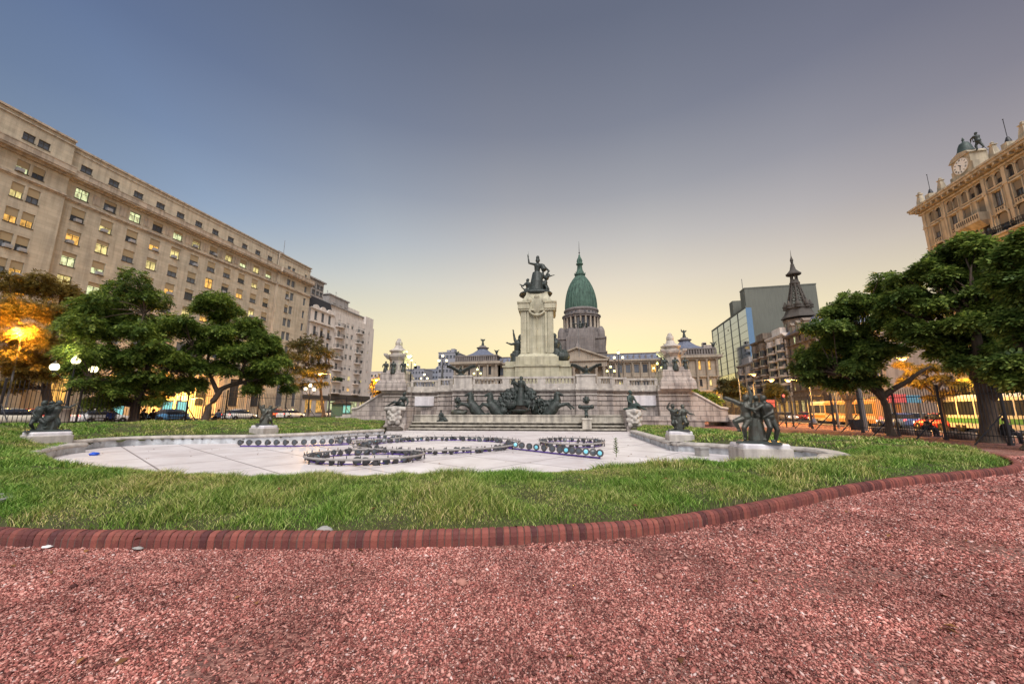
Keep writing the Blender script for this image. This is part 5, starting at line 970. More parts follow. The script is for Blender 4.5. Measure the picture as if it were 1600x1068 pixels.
# ------------------------------------------------------------------ the domed palace behind the monument
CF = Fr((-7.6, 150), 0); CT = CF.mat()
def palace():
    t = thing('domed_palace', CF.pt(0,0,0), 'wide stone palace with a tall green copper dome behind the monument', 'building')
    def mb(): return MB(CT)
    def wing(a, b, w, n, ztop=20.6):
        du = (b-a)/n; hs = []; sp = []
        for i in range(n):
            u = a+(i+.5)*du
            for z,ww,hh in ((6.2,1.6,3.0),(11.3,1.7,2.4),(17.2,1.7,3.0)): hs.append((u-ww/2,u+ww/2,z-hh/2,z+hh/2)); sp.append((u,z,ww,hh))
        q = mb(); q.wall(a,b,-.3,ztop,hs,w,.4); q.box((a,w-14,-.3),(b,w-.5,ztop)); q.build('wall', M['congress'], t)
        for u,z,ww,hh in sp: window(t, CF, u, w-.05, z, win_meshes(ww,hh), RW.choice(['warm_pane','grey_pane','dark_glass']) if z > 12 else RW.choice(['dark_glass','yellow_pane','dark_glass']))
        for i in range(n+1):
            u = a+i*du; q = mb(); q.lathe([(.42,8.8),(.36,9.2),(.33,18.8),(.5,19.3)], (min(max(u,a+.4),b-.4),w+.35,0), 8); q.build('half_column', M['congress'], t)
        for z,d,h in ((8.2,.7,.6),(13.3,.45,.35),(19.4,.6,.5),(20.0,1.0,.6)): q = mb(); q.box((a-.05,w-.4,z),(b+.05,w+d,z+h)); q.build('cornice', M['congress'], t)
        q = mb(); q.box((a,w-.6,14.0),(b,w+.25,14.15)); 
        for k in range(int((b-a)/.6)): q.box((a+k*.6,w+.0,13.65),(a+k*.6+.28,w+.2,14.0))
        q.build('balustrade', M['congress'], t)
    wing(-39,-12,0,9); wing(10.2,31.4,0,7)
    for a,b in ((-39,-12),(10.2,31.4)):
        q = mb(); q.loft([[(a,-12,20.6),(b,-12,20.6),(b,-.6,20.6),(a,-.6,20.6)],[(a,-9,23.0),(b,-9,23.0),(b,-2.2,23.0),(a,-2.2,23.0)]], smooth=False); q.build('slate_roof', M['slate'], t)
        q = mb(); 
        for k in range(int((b-a)/2.2)): q.box((a+.8+k*2.2,-1.4,21.1),(a+1.3+k*2.2,-.9,22.4))
        q.build('roof_dormers', M['greystone'], t)
        q = mb(); q.box((a,-9.2,23.0),(b,-2.0,23.35)); q.build('roof_ridge', M['greystone'], t)
    def pavilion(c, hw, lit):
        a, b, w = c-hw, c+hw, 3.5; hs, sp = [], []
        for i,u in enumerate((c-hw*.62,c-hw*.25,c+hw*.25,c+hw*.62)):
            for z,ww,hh in ((6.2,1.5,3.0),(11.3,1.6,2.3),(17.4,1.6,3.2)): hs.append((u-ww/2,u+ww/2,z-hh/2,z+hh/2)); sp.append((u,z,ww,hh))
        q = mb(); q.wall(a,b,-.3,21.0,hs,w,.4); q.box((a,w-20,-.3),(b,w-.5,21.0)); q.box((a,w-20,-.3),(a+.01,w-.01,21)); q.box((b-.01,w-20,-.3),(b,w-.01,21)); q.build('wall', M['congress'], t)
        for u,z,ww,hh in sp: window(t, CF, u, w-.05, z, win_meshes(ww,hh), ('warm_pane' if z > 15 else RW.choice(['yellow_pane','dark_glass'])) if lit else RW.choice(['dark_glass','grey_pane']))
        for i in range(6): u = a+.6+i*(2*hw-1.2)/5; q = mb(); q.lathe([(.5,8.8),(.42,9.2),(.38,18.9),(.6,19.5)], (u,w+.4,0), 10); q.build('column', M['congress'], t)
        for z,d,h in ((8.2,.9,.6),(13.3,.5,.35),(19.5,.8,.6),(20.1,1.3,.9)): q = mb(); q.box((a-d,w-20-d,z),(b+d,w+d,z+h)); q.build('cornice', M['congress'], t)
        q = mb(); q.box((a+.3,w-19,21),(b-.3,w-.2,21.5)); q.box((a+.3,w-19,23.2),(b-.3,w-.2,23.7))
        for k in range(int(2*hw/.9)): q.box((a+.4+k*.9,w-.8,21.5),(a+.95+k*.9,w-.3,23.2))
        q.box((a+1,w-18,21.5),(b-1,w-1.2,23.2)); q.build('attic_balustrade', M['greystone'], t)
        q = mb(); q.lathe([(hw*.98,23.7),(hw*.75,24.6),(hw*.45,25.8),(hw*.26,27.0),(hw*.2,27.9)], (c,w-hw*1.02,0), smooth=False, sq=[(math.cos(x),math.sin(x)) for x in [math.pi/8+k*math.pi/4 for k in range(8)]]); q.build('slate_roof', M['slate'], t)
        q = mb(); q.lathe([(hw*.27,27.8),(hw*.3,28.2),(hw*.18,28.5),(hw*.15,29.0)], (c,w-hw*1.02,0), 10); q.build('roof_crown', M['greystone'], t)
        q = mb(); q.tube([(c,w-hw*1.02,29),(c,w-hw*1.02,30.6),(c,w-hw*1.02,31.4)], [.75,.42,.3], 8); q.ball((c,w-hw*1.02,31.8), .33, 8, 6)
        for s in (-1,1): q.tube([(c,w-hw*1.02,31.1),(c+s*.8,w-hw*1.02,31.6),(c+s*.9,w-hw*1.02,32.5)], [.25,.3,.12], 6)
        fuse('roof_statue', q, .16, M['bronze'], t, 1)
        for s in (-1,1):
            q = mb(); x = c+s*(hw-.8); q.lathe([(.5,23.7),(.35,24.3),(.7,24.8)], (x,w-1,0), 8); q.ball((x,w-1,25.0),.55,8,6,(1.2,.6,1))
            for e in (-1,1): q.tube([(x,w-1,24.9),(x+e*.7,w-1,25.5),(x+e*1.25,w-1,25.7)], [.3,.25,.08], 6)
            fuse('roof_eagle', q, .14, M['bronze'], t, 1)
    pavilion(-41.3, 9.3, False); pavilion(39.3, 8.6, True)
    # central portico
    a, b, w = -12.0, 10.2, 4.0
    q = mb(); q.box((a,w-16,-.3),(b,w-2.5,20)); q.build('wall', M['congress'], t)
    q = mb(); q.box((a,w-3,17.8),(b,w,20.0)); q.box((a-.4,w-3,20.0),(b+.4,w+.6,20.6)); q.build('entablature', M['congress'], t)
    q = mb(); q.uprism([(a-.5,20.6),(b+.5,20.6),((a+b)/2,25.0)], w-3, w-.3); q.build('pediment', M['congress'], t)
    q = mb(); c = (a+b)/2
    for s in (-1,1): q.loft([[(c,w+.5,25.0),(c,w-3.4,25.0),(c,w-3.4,25.6),(c,w+.5,25.6)],[(c+s*(b-a+1.6)/2,w+.5,20.5),(c+s*(b-a+1.6)/2,w-3.4,20.5),(c+s*(b-a+1.6)/2,w-3.4,21.1),(c+s*(b-a+1.6)/2,w+.5,21.1)]], smooth=False)
    q.build('raking_cornice', M['congress'], t)
    for k in range(8): q = mb(); q.lathe([(.75,8),(.7,8.4),(.62,8.8),(.55,16.6),(.8,17.2),(.85,17.8)], (a+1.3+k*(b-a-2.6)/7,w-.9,0), 12); q.build('column', M['congress'], t)
    q = mb(); q.box((a,w-3,0),(b,w+1.5,8.0)); q.build('podium', M['congress'], t)
    for k in range(5): window(t, CF, a+3+k*4.05, w-2.5, 13, win_meshes(2.0,5.0,False,(1,2)), 'yellow_pane')
    q = mb(); q.lathe([(1.2,25.2),(.9,26.3),(.5,27.3),(.35,28.6),(.15,30.2)], (c+.3,w-1.6,0), 8); q.build('statue', M['greystone'], t)
    # drum and dome
    dx, dw = .4, -15.0; cx = dx
    q = mb(); q.box((cx-9.9,dw-9.9,20),(cx+9.9,dw+9.9,24.4)); q.box((cx-10.2,dw-10.2,24.4),(cx+10.2,dw+10.2,24.9)); q.box((cx-9.7,dw-9.7,24.9),(cx+9.7,dw+9.7,30.2)); q.box((cx-10.1,dw-10.1,30.2),(cx+10.1,dw+10.1,30.9)); q.build('drum_base', M['greystone'], t)
    q = mb(); q.box((cx-9.0,dw-9.0,30.9),(cx+9.0,dw+9.0,33.2)); q.lathe([(8.7,32.5),(8.6,35.2),(8.3,35.4)], (cx,dw,0), 32, False); q.build('drum_plinth', M['greystone'], t)
    for s in (-1,1):
        for e in (-1,1): q = mb(); q.lathe([(1.6,30.9),(1.5,33.5),(1.2,34.5),(.6,35.4)], (cx+s*8.0,dw+e*8.0,0), 10); q.build('corner_turret', M['greystone'], t)
    q = mb(); q.lathe([(6.6,35.2),(6.6,41.3)], (cx,dw,0), 40, False); q.build('drum_wall', M['greystone'], t)
    NC = 22; col_b = mb(); col_b.T = None; col_b.lathe([(.55,0),(.45,.3),(.40,4.9),(.6,5.4)], (0,0,0), 10); cm = col_b.mesh('column'); cm.materials.append(M['congress'])
    for k in range(NC):
        a = 2*math.pi*(k+.5)/NC; 
        if math.sin(a) < -.35: continue
        inst('column', cm, t, CF.pt(cx+7.45*math.cos(a), dw+7.45*math.sin(a), 35.7)-wloc(t))
        f = Fr(CF.pt(cx+6.62*math.cos(a+math.pi/NC), dw+6.62*math.sin(a+math.pi/NC), 0)[:2], math.degrees(-a-math.pi/NC)+90)
        q = MB(f.mat()); q.box((-.5,-.3,36.2),(.5,.03,40.2)); q.build('drum_window', M['dark_glass'], t)
    q = mb(); q.lathe([(7.2,35.2),(7.9,35.3),(7.9,35.7),(7.1,35.75)], (cx,dw,0), 40, False); q.lathe([(7.0,40.4),(7.9,40.5),(7.9,41.1),(8.3,41.3),(8.3,41.7),(7.2,41.9),(7.1,42.8),(7.1,43.2),(7.3,43.4),(7.5,43.7),(7.5,44.2),(7.1,44.6)], (cx,dw,0), 40, False); q.build('drum_cornice', M['greystone'], t)
    q = mb(); q.uprism([(cx-2.6,41.7),(cx+2.6,41.7),(cx,43.1)], dw+6.6, dw+8.2); q.build('drum_gable', M['greystone'], t)
    for k in range(24):
        a = 2*math.pi*k/24
        if math.sin(a) > -.3: f = Fr(CF.pt(cx+7.12*math.cos(a), dw+7.12*math.sin(a),0)[:2], math.degrees(-a)+90); q = MB(f.mat()); q.box((-.42,-.2,42.2),(.42,.02,42.9)); q.build('attic_window', M['dark_glass'], t)
    prof = [(6.95,46.1),(7.0,47.5),(6.95,49.0),(6.75,51.0),(6.4,53.0),(5.9,55.0),(5.2,57.0),(4.3,58.9),(3.3,60.5),(2.3,61.8),(1.7,62.6)]; q = mb(); rings = []
    for r,z in prof:
        z = 44.4+(z-46.1)*.985; R = []
        for i in range(96): a = 2*math.pi*i/96; rr = r*(1.0 if i%4 in (0,) else .972 if i%4 in (1,3) else .966); R.append((cx+rr*math.cos(a),dw+rr*math.sin(a),z))
        rings.append(R)
    q.loft(rings, smooth=False); q.build('dome', M['copper'], t)
    q = mb(); q.lathe([(2.3,60.4),(2.5,61.0),(1.7,61.6),(1.2,63.4),(1.0,65.2),(1.5,65.5),(1.55,66.0),(1.1,66.4),(1.3,67.2),(1.0,68.2),(.5,69.2),(.35,70.2)], (cx,dw,0), 12); 
    for k in range(8): a = k*math.pi/4; q.tube([(cx+2.1*math.cos(a),dw+2.1*math.sin(a),60.8),(cx+2.4*math.cos(a),dw+2.4*math.sin(a),61.8)], [.3,.1], 5)
    q.build('lantern', M['copper'], t)
    q = mb(); q.tube([(cx,dw,70),(cx,dw,73),(cx,dw,76.6)], [.2,.12,.05], 6); q.ball((cx,dw,71.2), .35, 8, 6); q.build('spire', M['iron'], t)
    q = mb(); q.loft([[(cx-5.2,dw+9.4,30.9),(cx+5.2,dw+9.4,30.9),(cx+5.2,dw+12.5,30.9),(cx-5.2,dw+12.5,30.9)][::-1],[(cx-4.2,dw+9.6,34.2),(cx+4.2,dw+9.6,34.2),(cx+4.2,dw+12,34.2),(cx-4.2,dw+12,34.2)][::-1]], smooth=False); q.box((cx-5.6,dw+9.2,20),(cx+5.6,dw+12.8,30.9)); q.build('quadriga_pedestal', M['greystone'], t)
    q = mb()
    for k in range(4):
        x = cx-2.4+k*1.6; q.tube([(x,dw+10.6,34.7),(x*1.02,dw+11.6,35.3)], [.5,.45], 8); q.tube([(x,dw+11.5,35.3),(x+.1,dw+11.9,36.2),(x+.1,dw+12.3,36.0)], [.38,.28,.2], 8)
        for e in (-.2,.2): q.tube([(x+e,dw+11.5,35.1),(x+e,dw+11.7,34.2)], [.18,.12], 6)
    q.tube([(cx,dw+10.4,34.4),(cx,dw+10.4,36.6)], [.7,.4], 8); q.ball((cx,dw+10.4,37.2), .4, 8, 6); q.tube([(cx,dw+10.4,36.4),(cx+.5,dw+10.6,38.2)], [.15,.1], 6)
    for e in (-1,1): q.tube([(cx+e*.3,dw+10.3,36.2),(cx+e*3.4,dw+10.6,36.6)], [.35,.15], 6)
    fuse('quadriga', q, .15, M['bronze'], t, 1)
    q = mb(); q.tube([(cx-.2,8.5,21),(cx-.2,8.5,36)], .12, 6); o = q.build('flag_pole', M['pole'], t)
palace()
# ------------------------------------------------------------------ right side: the clock building
RB = Fr((47.5, 66.1), -90)
def clock_building():
    t = thing('clock_building', RB.pt(15,0,0), 'ornate ochre stone building with a clock and bell on its roof, upper right', 'building'); T = RB.mat(); A, B_ = .7, 44
    ar = [2.46,3.56,5.33,6.24,7.6,8.65,9.65,11.06,12.1,13.5,14.6]+[16.4,17.5,19.2,20.2,21.2,22.8,23.9]
    r2 = [2.8,5.6,7.58,9.53,11.55,13.86,16.9,19.6,21.6,23.6]; hs, sp = [], []
    for u in ar: hs.append((u-.36,u+.36,28.55,29.95)); sp.append((u,29.25,.72,1.4,1))
    for u in r2:
        hs.append((u-.5,u+.5,25.9,27.75)); sp.append((u,26.82,1.0,1.85,0)); hs.append((u-.55,u+.55,22.6,25.0)); sp.append((u,23.8,1.1,2.4,1))
        for z in (20.0,16.2,12.2,8.2): hs.append((u-.5,u+.5,z-1.1,z+1.1)); sp.append((u,z,1.0,2.2,0))
    for u in (3,7.6,11.6,16,20.5): hs.append((u-1.4,u+1.4,.6,4.6)); sp.append((u,2.6,2.8,4.0,2))
    b = MB(T); b.wall(A,B_,-.3,30.6,hs,0,.3); b.box((A,-18,-.3),(B_,-.4,30.6)); b.add([(A,0,-.3),(A,-.4,-.3),(A,-.4,30.6),(A,0,30.6)],[(3,2,1,0)]); b.build('wall', M['clock_stone'], t)
    for u,z,w_,h_,k in sp: window(t, RB, u, 0, z, win_meshes(w_,h_,k==1,(1,1)), ('warm_pane' if k == 2 else RW.choice(['grey_pane','dark_glass','grey_pane'])), None, None if k == 2 else RW.choice([None,.55,.95,.95]), False, mat('dark_shutter', (.19,.16,.12), .8))
    for u,z,w_,h_,k in sp:
        if z < 20 or k == 2: continue
        b = MB(T)
        if k == 1 and h_ > 2: 
            R = .85; zc = z+h_/2-.55; b.tube([(u+R*math.cos(a),.06,zc+R*math.sin(a)) for a in [math.pi*q/12 for q in range(13)]], .11, 6); b.box((u-.95,.0,22.6),(u-.76,.14,zc)); b.box((u+.76,.0,22.6),(u+.95,.14,zc)); b.build('arch', M['clock_trim'], t)
            b = MB(T); b.box((u-1.0,0,22.2),(u+1.0,.9,22.4)); b.box((u-.8,0,21.9),(u+.8,.6,22.2)); o = b.build('balcony', M['clock_trim'], t); b = MB(T); 
            pts = [(u-.95,.05,23.25),(u-.95,.6,23.25),(u-.6,.85,23.25),(u+.6,.85,23.25),(u+.95,.6,23.25),(u+.95,.05,23.25)]; b.tube(pts, .04, 5); b.tube([(p[0],p[1],22.85) for p in pts], .06, 5)
            for i in range(len(pts)-1):
                for f in range(5): p = Vector(pts[i]).lerp(Vector(pts[i+1]),f/5); b.box((p.x-.02,p.y-.02,22.4),(p.x+.02,p.y+.02,23.25)); b.tube([(p.x,p.y,22.6),(p.x+.1,p.y,22.72),(p.x,p.y,22.8)], .025, 4)
            b.build('railing', M['iron'], o)
        elif k == 0 and z > 21:
            b.box((u-.72,-.05,27.85),(u+.72,.22,28.0)); b.box((u-.66,0,25.75),(u-.54,.1,27.85)); b.box((u+.54,0,25.75),(u+.66,.1,27.85)); b.box((u-.62,0,25.1),(u+.62,.12,25.7)); b.build('window_surround', M['clock_trim'], t)
            b = MB(T)
            for q in range(4): b.box((u-.48+q*.26,.10,25.2),(u-.34+q*.26,.135,25.62))
            b.build('pierced_panel', M['frame_dark'], t)
        elif k == 1:
            b.tube([(u+.46*math.cos(a),.03,29.55+.46*math.sin(a)) for a in [math.pi*q/10 for q in range(11)]], .06, 5); b.box((u-.52,0,28.3),(u+.52,.1,28.45)); b.box((u-.52,0,28.45),(u-.41,.09,29.6)); b.box((u+.41,0,28.45),(u+.52,.09,29.6)); b.build('arch', M['clock_trim'], t)
            b = MB(T)
            for q in range(3): b.box((u-.36+q*.26,.005,28.05),(u-.18+q*.26,.02,28.22))
            b.build('pierced_panel', M['frame_dark'], t)
    for u in (1.2,4.45,10.3,12.85,15.6,18.3): b = MB(T); b.box((u-.2,0,19),(u+.2,.16,30.2)); b.box((u-.28,0,28.0),(u+.28,.24,28.4)); b.build('pilaster', M['clock_trim'], t)
    for z,d,h in ((27.98,.12,.12),(25.0,.14,.1),(30.2,.25,.25),(30.6,.5,.25),(30.85,1.0,.3),(31.15,1.15,.25)): b = MB(T); b.box((A-d*.7,-18,z),(B_,d,z+h)); b.build('cornice', M['clock_trim'], t)
    b = MB(T)
    for k in range(28): u = 1.2+k*.9; b.box((u-.12,.1,30.55),(u+.12,.92,30.85))
    b.build('brackets', M['clock_trim'], t)
    b = MB(T); b.box((6.9,0,24.2+.6),(10.3,1.2,25.0)); b.box((6.9,1.05,25.0),(10.3,1.2,25.85)); b.box((6.9,0,25.0),(7.05,1.05,25.85)); b.box((10.15,0,25.0),(10.3,1.05,25.85)); b.loft([[(7.3,.05,24.2),(9.9,.05,24.2),(9.9,.2,24.2),(7.3,.2,24.2)],[(6.95,.05,24.8),(10.25,.05,24.8),(10.25,1.15,24.8),(6.95,1.15,24.8)]], smooth=False); b.build('loggia', M['clock_trim'], t)
    b = MB(T)
    for k in range(11): b.box((7.2+k*.28,1.19,25.15),(7.36+k*.28,1.215,25.7))
    b.build('pierced_panel', M['frame_dark'], t)
    # curved parapets with pinnacles
    for u0,u1,z in ((.7,4.9,1),(11.9,15.9,1),(16.5,20.5,1)):
        n = 12; pts = [(u0+(u1-u0)*i/n, 31.4+.45+.55*(abs(i/n-.5)*2)**2.2) for i in range(n+1)]; b = MB(T); b.uprism([(u0,31.4)]+[(u1,31.4)]+pts[::-1], -.6, .25); b.build('parapet', M['clock_stone'], t)
        b = MB(T); b.box(((u0+u1)/2-.35,-.5,31.4),((u0+u1)/2+.35,.4,32.5)); b.build('parapet_pier', M['clock_trim'], t)
        b = MB(T); c = ((u0+u1)/2,-.1,32.5); b.lathe([(.30,0),(.26,.3),(.12,.75),(.05,.8)], c, 8); b.tube([(c[0],c[1],33.2),(c[0],c[1],35.6)], .035, 5); b.ball((c[0],c[1],35.6), .07, 6, 5); b.build('flag_staff', M['iron'], t)
        for u in (u0+.25,u1-.25):
            b = MB(T); b.lathe([(.36,31.4),(.34,32.3),(.20,33.35),(.30,33.45),(.28,33.55),(.1,33.6),(.14,33.8),(.03,33.95)], (u,-.1,0), smooth=False, sq=[(-1,-1),(1,-1),(1,1),(-1,1)]); b.build('pinnacle', M['clock_trim'], t)
    # clock storey
    b = MB(T); b.box((6.9,-1.6,31.4),(9.95,.3,33.1)); b.box((7.1,-1.6,33.1),(9.75,.3,34.3)); b.uprism([(6.9,34.3),(9.95,34.3),(9.5,34.8),(8.45,35.1),(7.4,34.8)], -1.5, .45); b.box((6.3,-1.6,31.4),(6.9,.1,32.6)); b.box((9.95,-1.6,31.4),(11.6,-.2,32.2)); b.build('clock_storey', M['clock_stone'], t)
    cu, cz = 8.42, 33.25; b = MB(T); 
    def disc(mb_, r, w0, w1, n=32): mb_.uprism([(cu+r*math.cos(2*math.pi*i/n),cz+r*math.sin(2*math.pi*i/n)) for i in range(n)], w0, w1)
    disc(b, 1.12, .25, .36); b.build('clock_rim', M['clock_trim'], t)
    b = MB(T); disc(b, 1.0, .3, .40); ck = b.build('clock_face', mat('clock_white', (.78,.77,.74), .5), t)
    nm = {0:'XII',1:'I',2:'II',3:'III',4:'IIII',5:'V',6:'VI',7:'VII',8:'VIII',9:'IX',10:'X',11:'XI'}
    for k in range(12):                                  # Roman numerals seen from the plaza (u runs to the viewer's right)
        a = math.pi/2-k*math.pi/6; ra = Vector((math.cos(a),math.sin(a))); ta = Vector((ra.y,-ra.x)); s = nm[k]; b = MB(T); wd = {'I':.06,'V':.12,'X':.12}; tot = sum(wd[c] for c in s); x = -tot/2
        def stroke(p, q):
            P = Vector((cu,cz))+ta*p[0]+ra*(.80+p[1]); Q = Vector((cu,cz))+ta*q[0]+ra*(.80+q[1]); d = (Q-P).normalized(); n_ = Vector((-d.y,d.x))*.016; b.uprism([tuple(v) for v in (P-n_,Q-n_,Q+n_,P+n_)], .402, .412)
        for c in s:
            if c == 'I': stroke((x+.03,-.12),(x+.03,.12))
            elif c == 'V': stroke((x+.01,.12),(x+.06,-.12)); stroke((x+.11,.12),(x+.06,-.12))
            else: stroke((x+.01,.12),(x+.11,-.12)); stroke((x+.11,.12),(x+.01,-.12))
            x += wd[c]
        b.build('numeral', M['iron'], ck)
    for ang,ln,wd in ((math.pi/2-math.radians(10.55*30),.40,.055),(math.pi/2-math.radians(32*6),.66,.04)):
        d = Vector((math.cos(ang),math.sin(ang))); n_ = Vector((-d.y,d.x)); c = Vector((cu,cz)); b = MB(T); b.uprism([tuple(v) for v in (c-d*.12-n_*wd,c+d*ln*.7-n_*wd,c+d*ln,c+d*ln*.7+n_*wd,c-d*.12+n_*wd)], .414, .424); b.build('clock_hand', M['iron'], ck)
    b = MB(T); b.lathe([(.95,34.95),(.88,35.1),(.72,35.5),(.62,36.0),(.45,36.4),(.2,36.55),(.08,36.75),(.15,36.9),(.03,37.3)], (8.4,-.5,0), 14); b.build('bell', M['bronze_green'], t)
    for u0, s, base, sc in ((6.75,1,33.1,1.15),(10.15,-1,34.3,1.4)):                  # the two bell strikers
        b = MB(); P = lambda a,h,d=0: RB.pt(u0+a*s*sc,-.5+d*sc,base+h*sc); figure(b, dict(head=P(.02,1.62), face=tuple(RB.u*s), chest=P(0,1.25), pelvis=P(-.05,.85), ls=P(0,1.36,.2), le=P(.25,1.25,.25), lh=P(.35,1.45 if s > 0 else 1.1,.2), rs=P(0,1.36,-.2), re=P(.2,1.2,-.2), rh=P(.35,1.1,-.1), lk=P(.12,.45,.1), lf=P(.02,.06,.12), rk=P(-.15,.45,-.1), rf=P(-.3,.08,-.1)), 1.0*sc, 1.25); b.tube([P(.36,1.0),P(.4,1.9 if s > 0 else 1.5)], [.04,.06], 6); fuse('bell_striker', b, .045, M['bronze'], t, 2)
    b = MB(T); b.tube([(9.9,-1,35.2),(11.2,-1,32.5)], .03, 4); b.build('stay_wire', M['iron'], t)
    b = MB(T); b.tube([(12.2,-4,31.5),(12.2,-4,37.5)], .03, 4); b.build('antenna', M['pole'], t)
    # shop fronts at street level
    for u,m_,w_ in ((3,'yellow_sign',2.9),(7.6,'yellow_sign',2.9),(11.6,'white_sign',2.9),(16,'red_sign',2.9)):
        b = MB(T); b.bev((u-w_/2,.05,4.7),(u+w_/2,.55,5.9), .04); b.build('shop_sign', SIGN[m_], t)
SIGN = dict(yellow_sign=mat('lit_yellow_sign', (.8,.5,.05), .5, emit=(1,.60,.06), estr=1.1), white_sign=mat('lit_white_sign', (.8,.8,.7), .5, emit=(1,.9,.6), estr=2.5), red_sign=mat('lit_red_sign', (.40,.08,.09), .5, emit=(.65,.16,.18), estr=.22), blue_sign=mat('lit_blue_sign', (.08,.22,.34), .5, emit=(.15,.35,.5), estr=.2))
clock_building()
# ------------------------------------------------------------------ the street front running on towards the palace
def street_house(a, b_, z1, m, label, nb, rows, shop='warm_pane', fr=None, bal=True, lit=.08, dep=14, w=0):
    fr = fr or RB; t = thing('street_building', fr.pt((a+b_)/2,w,0), label, 'building'); T = fr.mat(); du = (b_-a)/nb; dz = (z1-6.5)/rows; hs, sp = [], []
    for i in range(nb):
        u = a+(i+.5)*du
        for j in range(rows): z = 6.2+(j+.5)*dz; hs.append((u-.6,u+.6,z-1.05,z+1.0)); sp.append((u,z-.02,1.2,2.05))
        hs.append((u-du*.36,u+du*.36,.5,4.2))
    q = MB(T); q.wall(a,b_,-.3,z1,hs,w,.3); q.box((a,w-dep,-.3),(b_,w-.4,z1)); 
    for u_,f in ((a,(3,2,1,0)),(b_,(0,1,2,3))): q.add([(u_,w,-.3),(u_,w-.4,-.3),(u_,w-.4,z1),(u_,w,z1)],[f])
    q.build('wall', m, t)
    for u,z,w_,h_ in sp: window(t, fr, u, w, z, win_meshes(w_,h_), pane_pick(lit,.8), None, RW.choice([None,None,.55]), RW.random() < .15)
    for i in range(nb): window(t, fr, a+(i+.5)*du, w, 2.35, win_meshes(round(du*.72,1),3.7,False,(2,1)), RW.choice([shop,shop,'yellow_pane']))
    for z,d,h in ((5.0,.35,.5),(z1-.7,.4,.3),(z1-.4,.7,.4)): q = MB(T); q.box((a-.02,w-.3,z),(b_+.02,w+d,z+h)); q.build('cornice', m, t)
    if bal:
        for i in range(nb):
            for j in range(rows):
                u = a+(i+.5)*du; z = 6.2+(j+.5)*dz-1.1; q = MB(T); q.box((u-1.0,w,z-.12),(u+1.0,w+.7,z)); q.box((u-1.0,w+.62,z),(u+1.0,w+.7,z+.12)); q.box((u-1.0,w+.60,z+.75),(u+1.0,w+.7,z+.85))
                for k in range(9): q.box((u-.98+k*.24,w+.63,z+.1),(u-.93+k*.24,w+.67,z+.8))
                q.build('balcony', m, t)
    return t
street_house(-30, -12, 17.5, M['render_pink'], 'pinkish stone street building half hidden behind the right trees, next to the clock building', 6, 3, lit=.15)
t = street_house(-32-14, -32, 20.6, M['molino'], 'brown ornate corner building carrying a tall dark openwork spire', 5, 5, lit=.1)
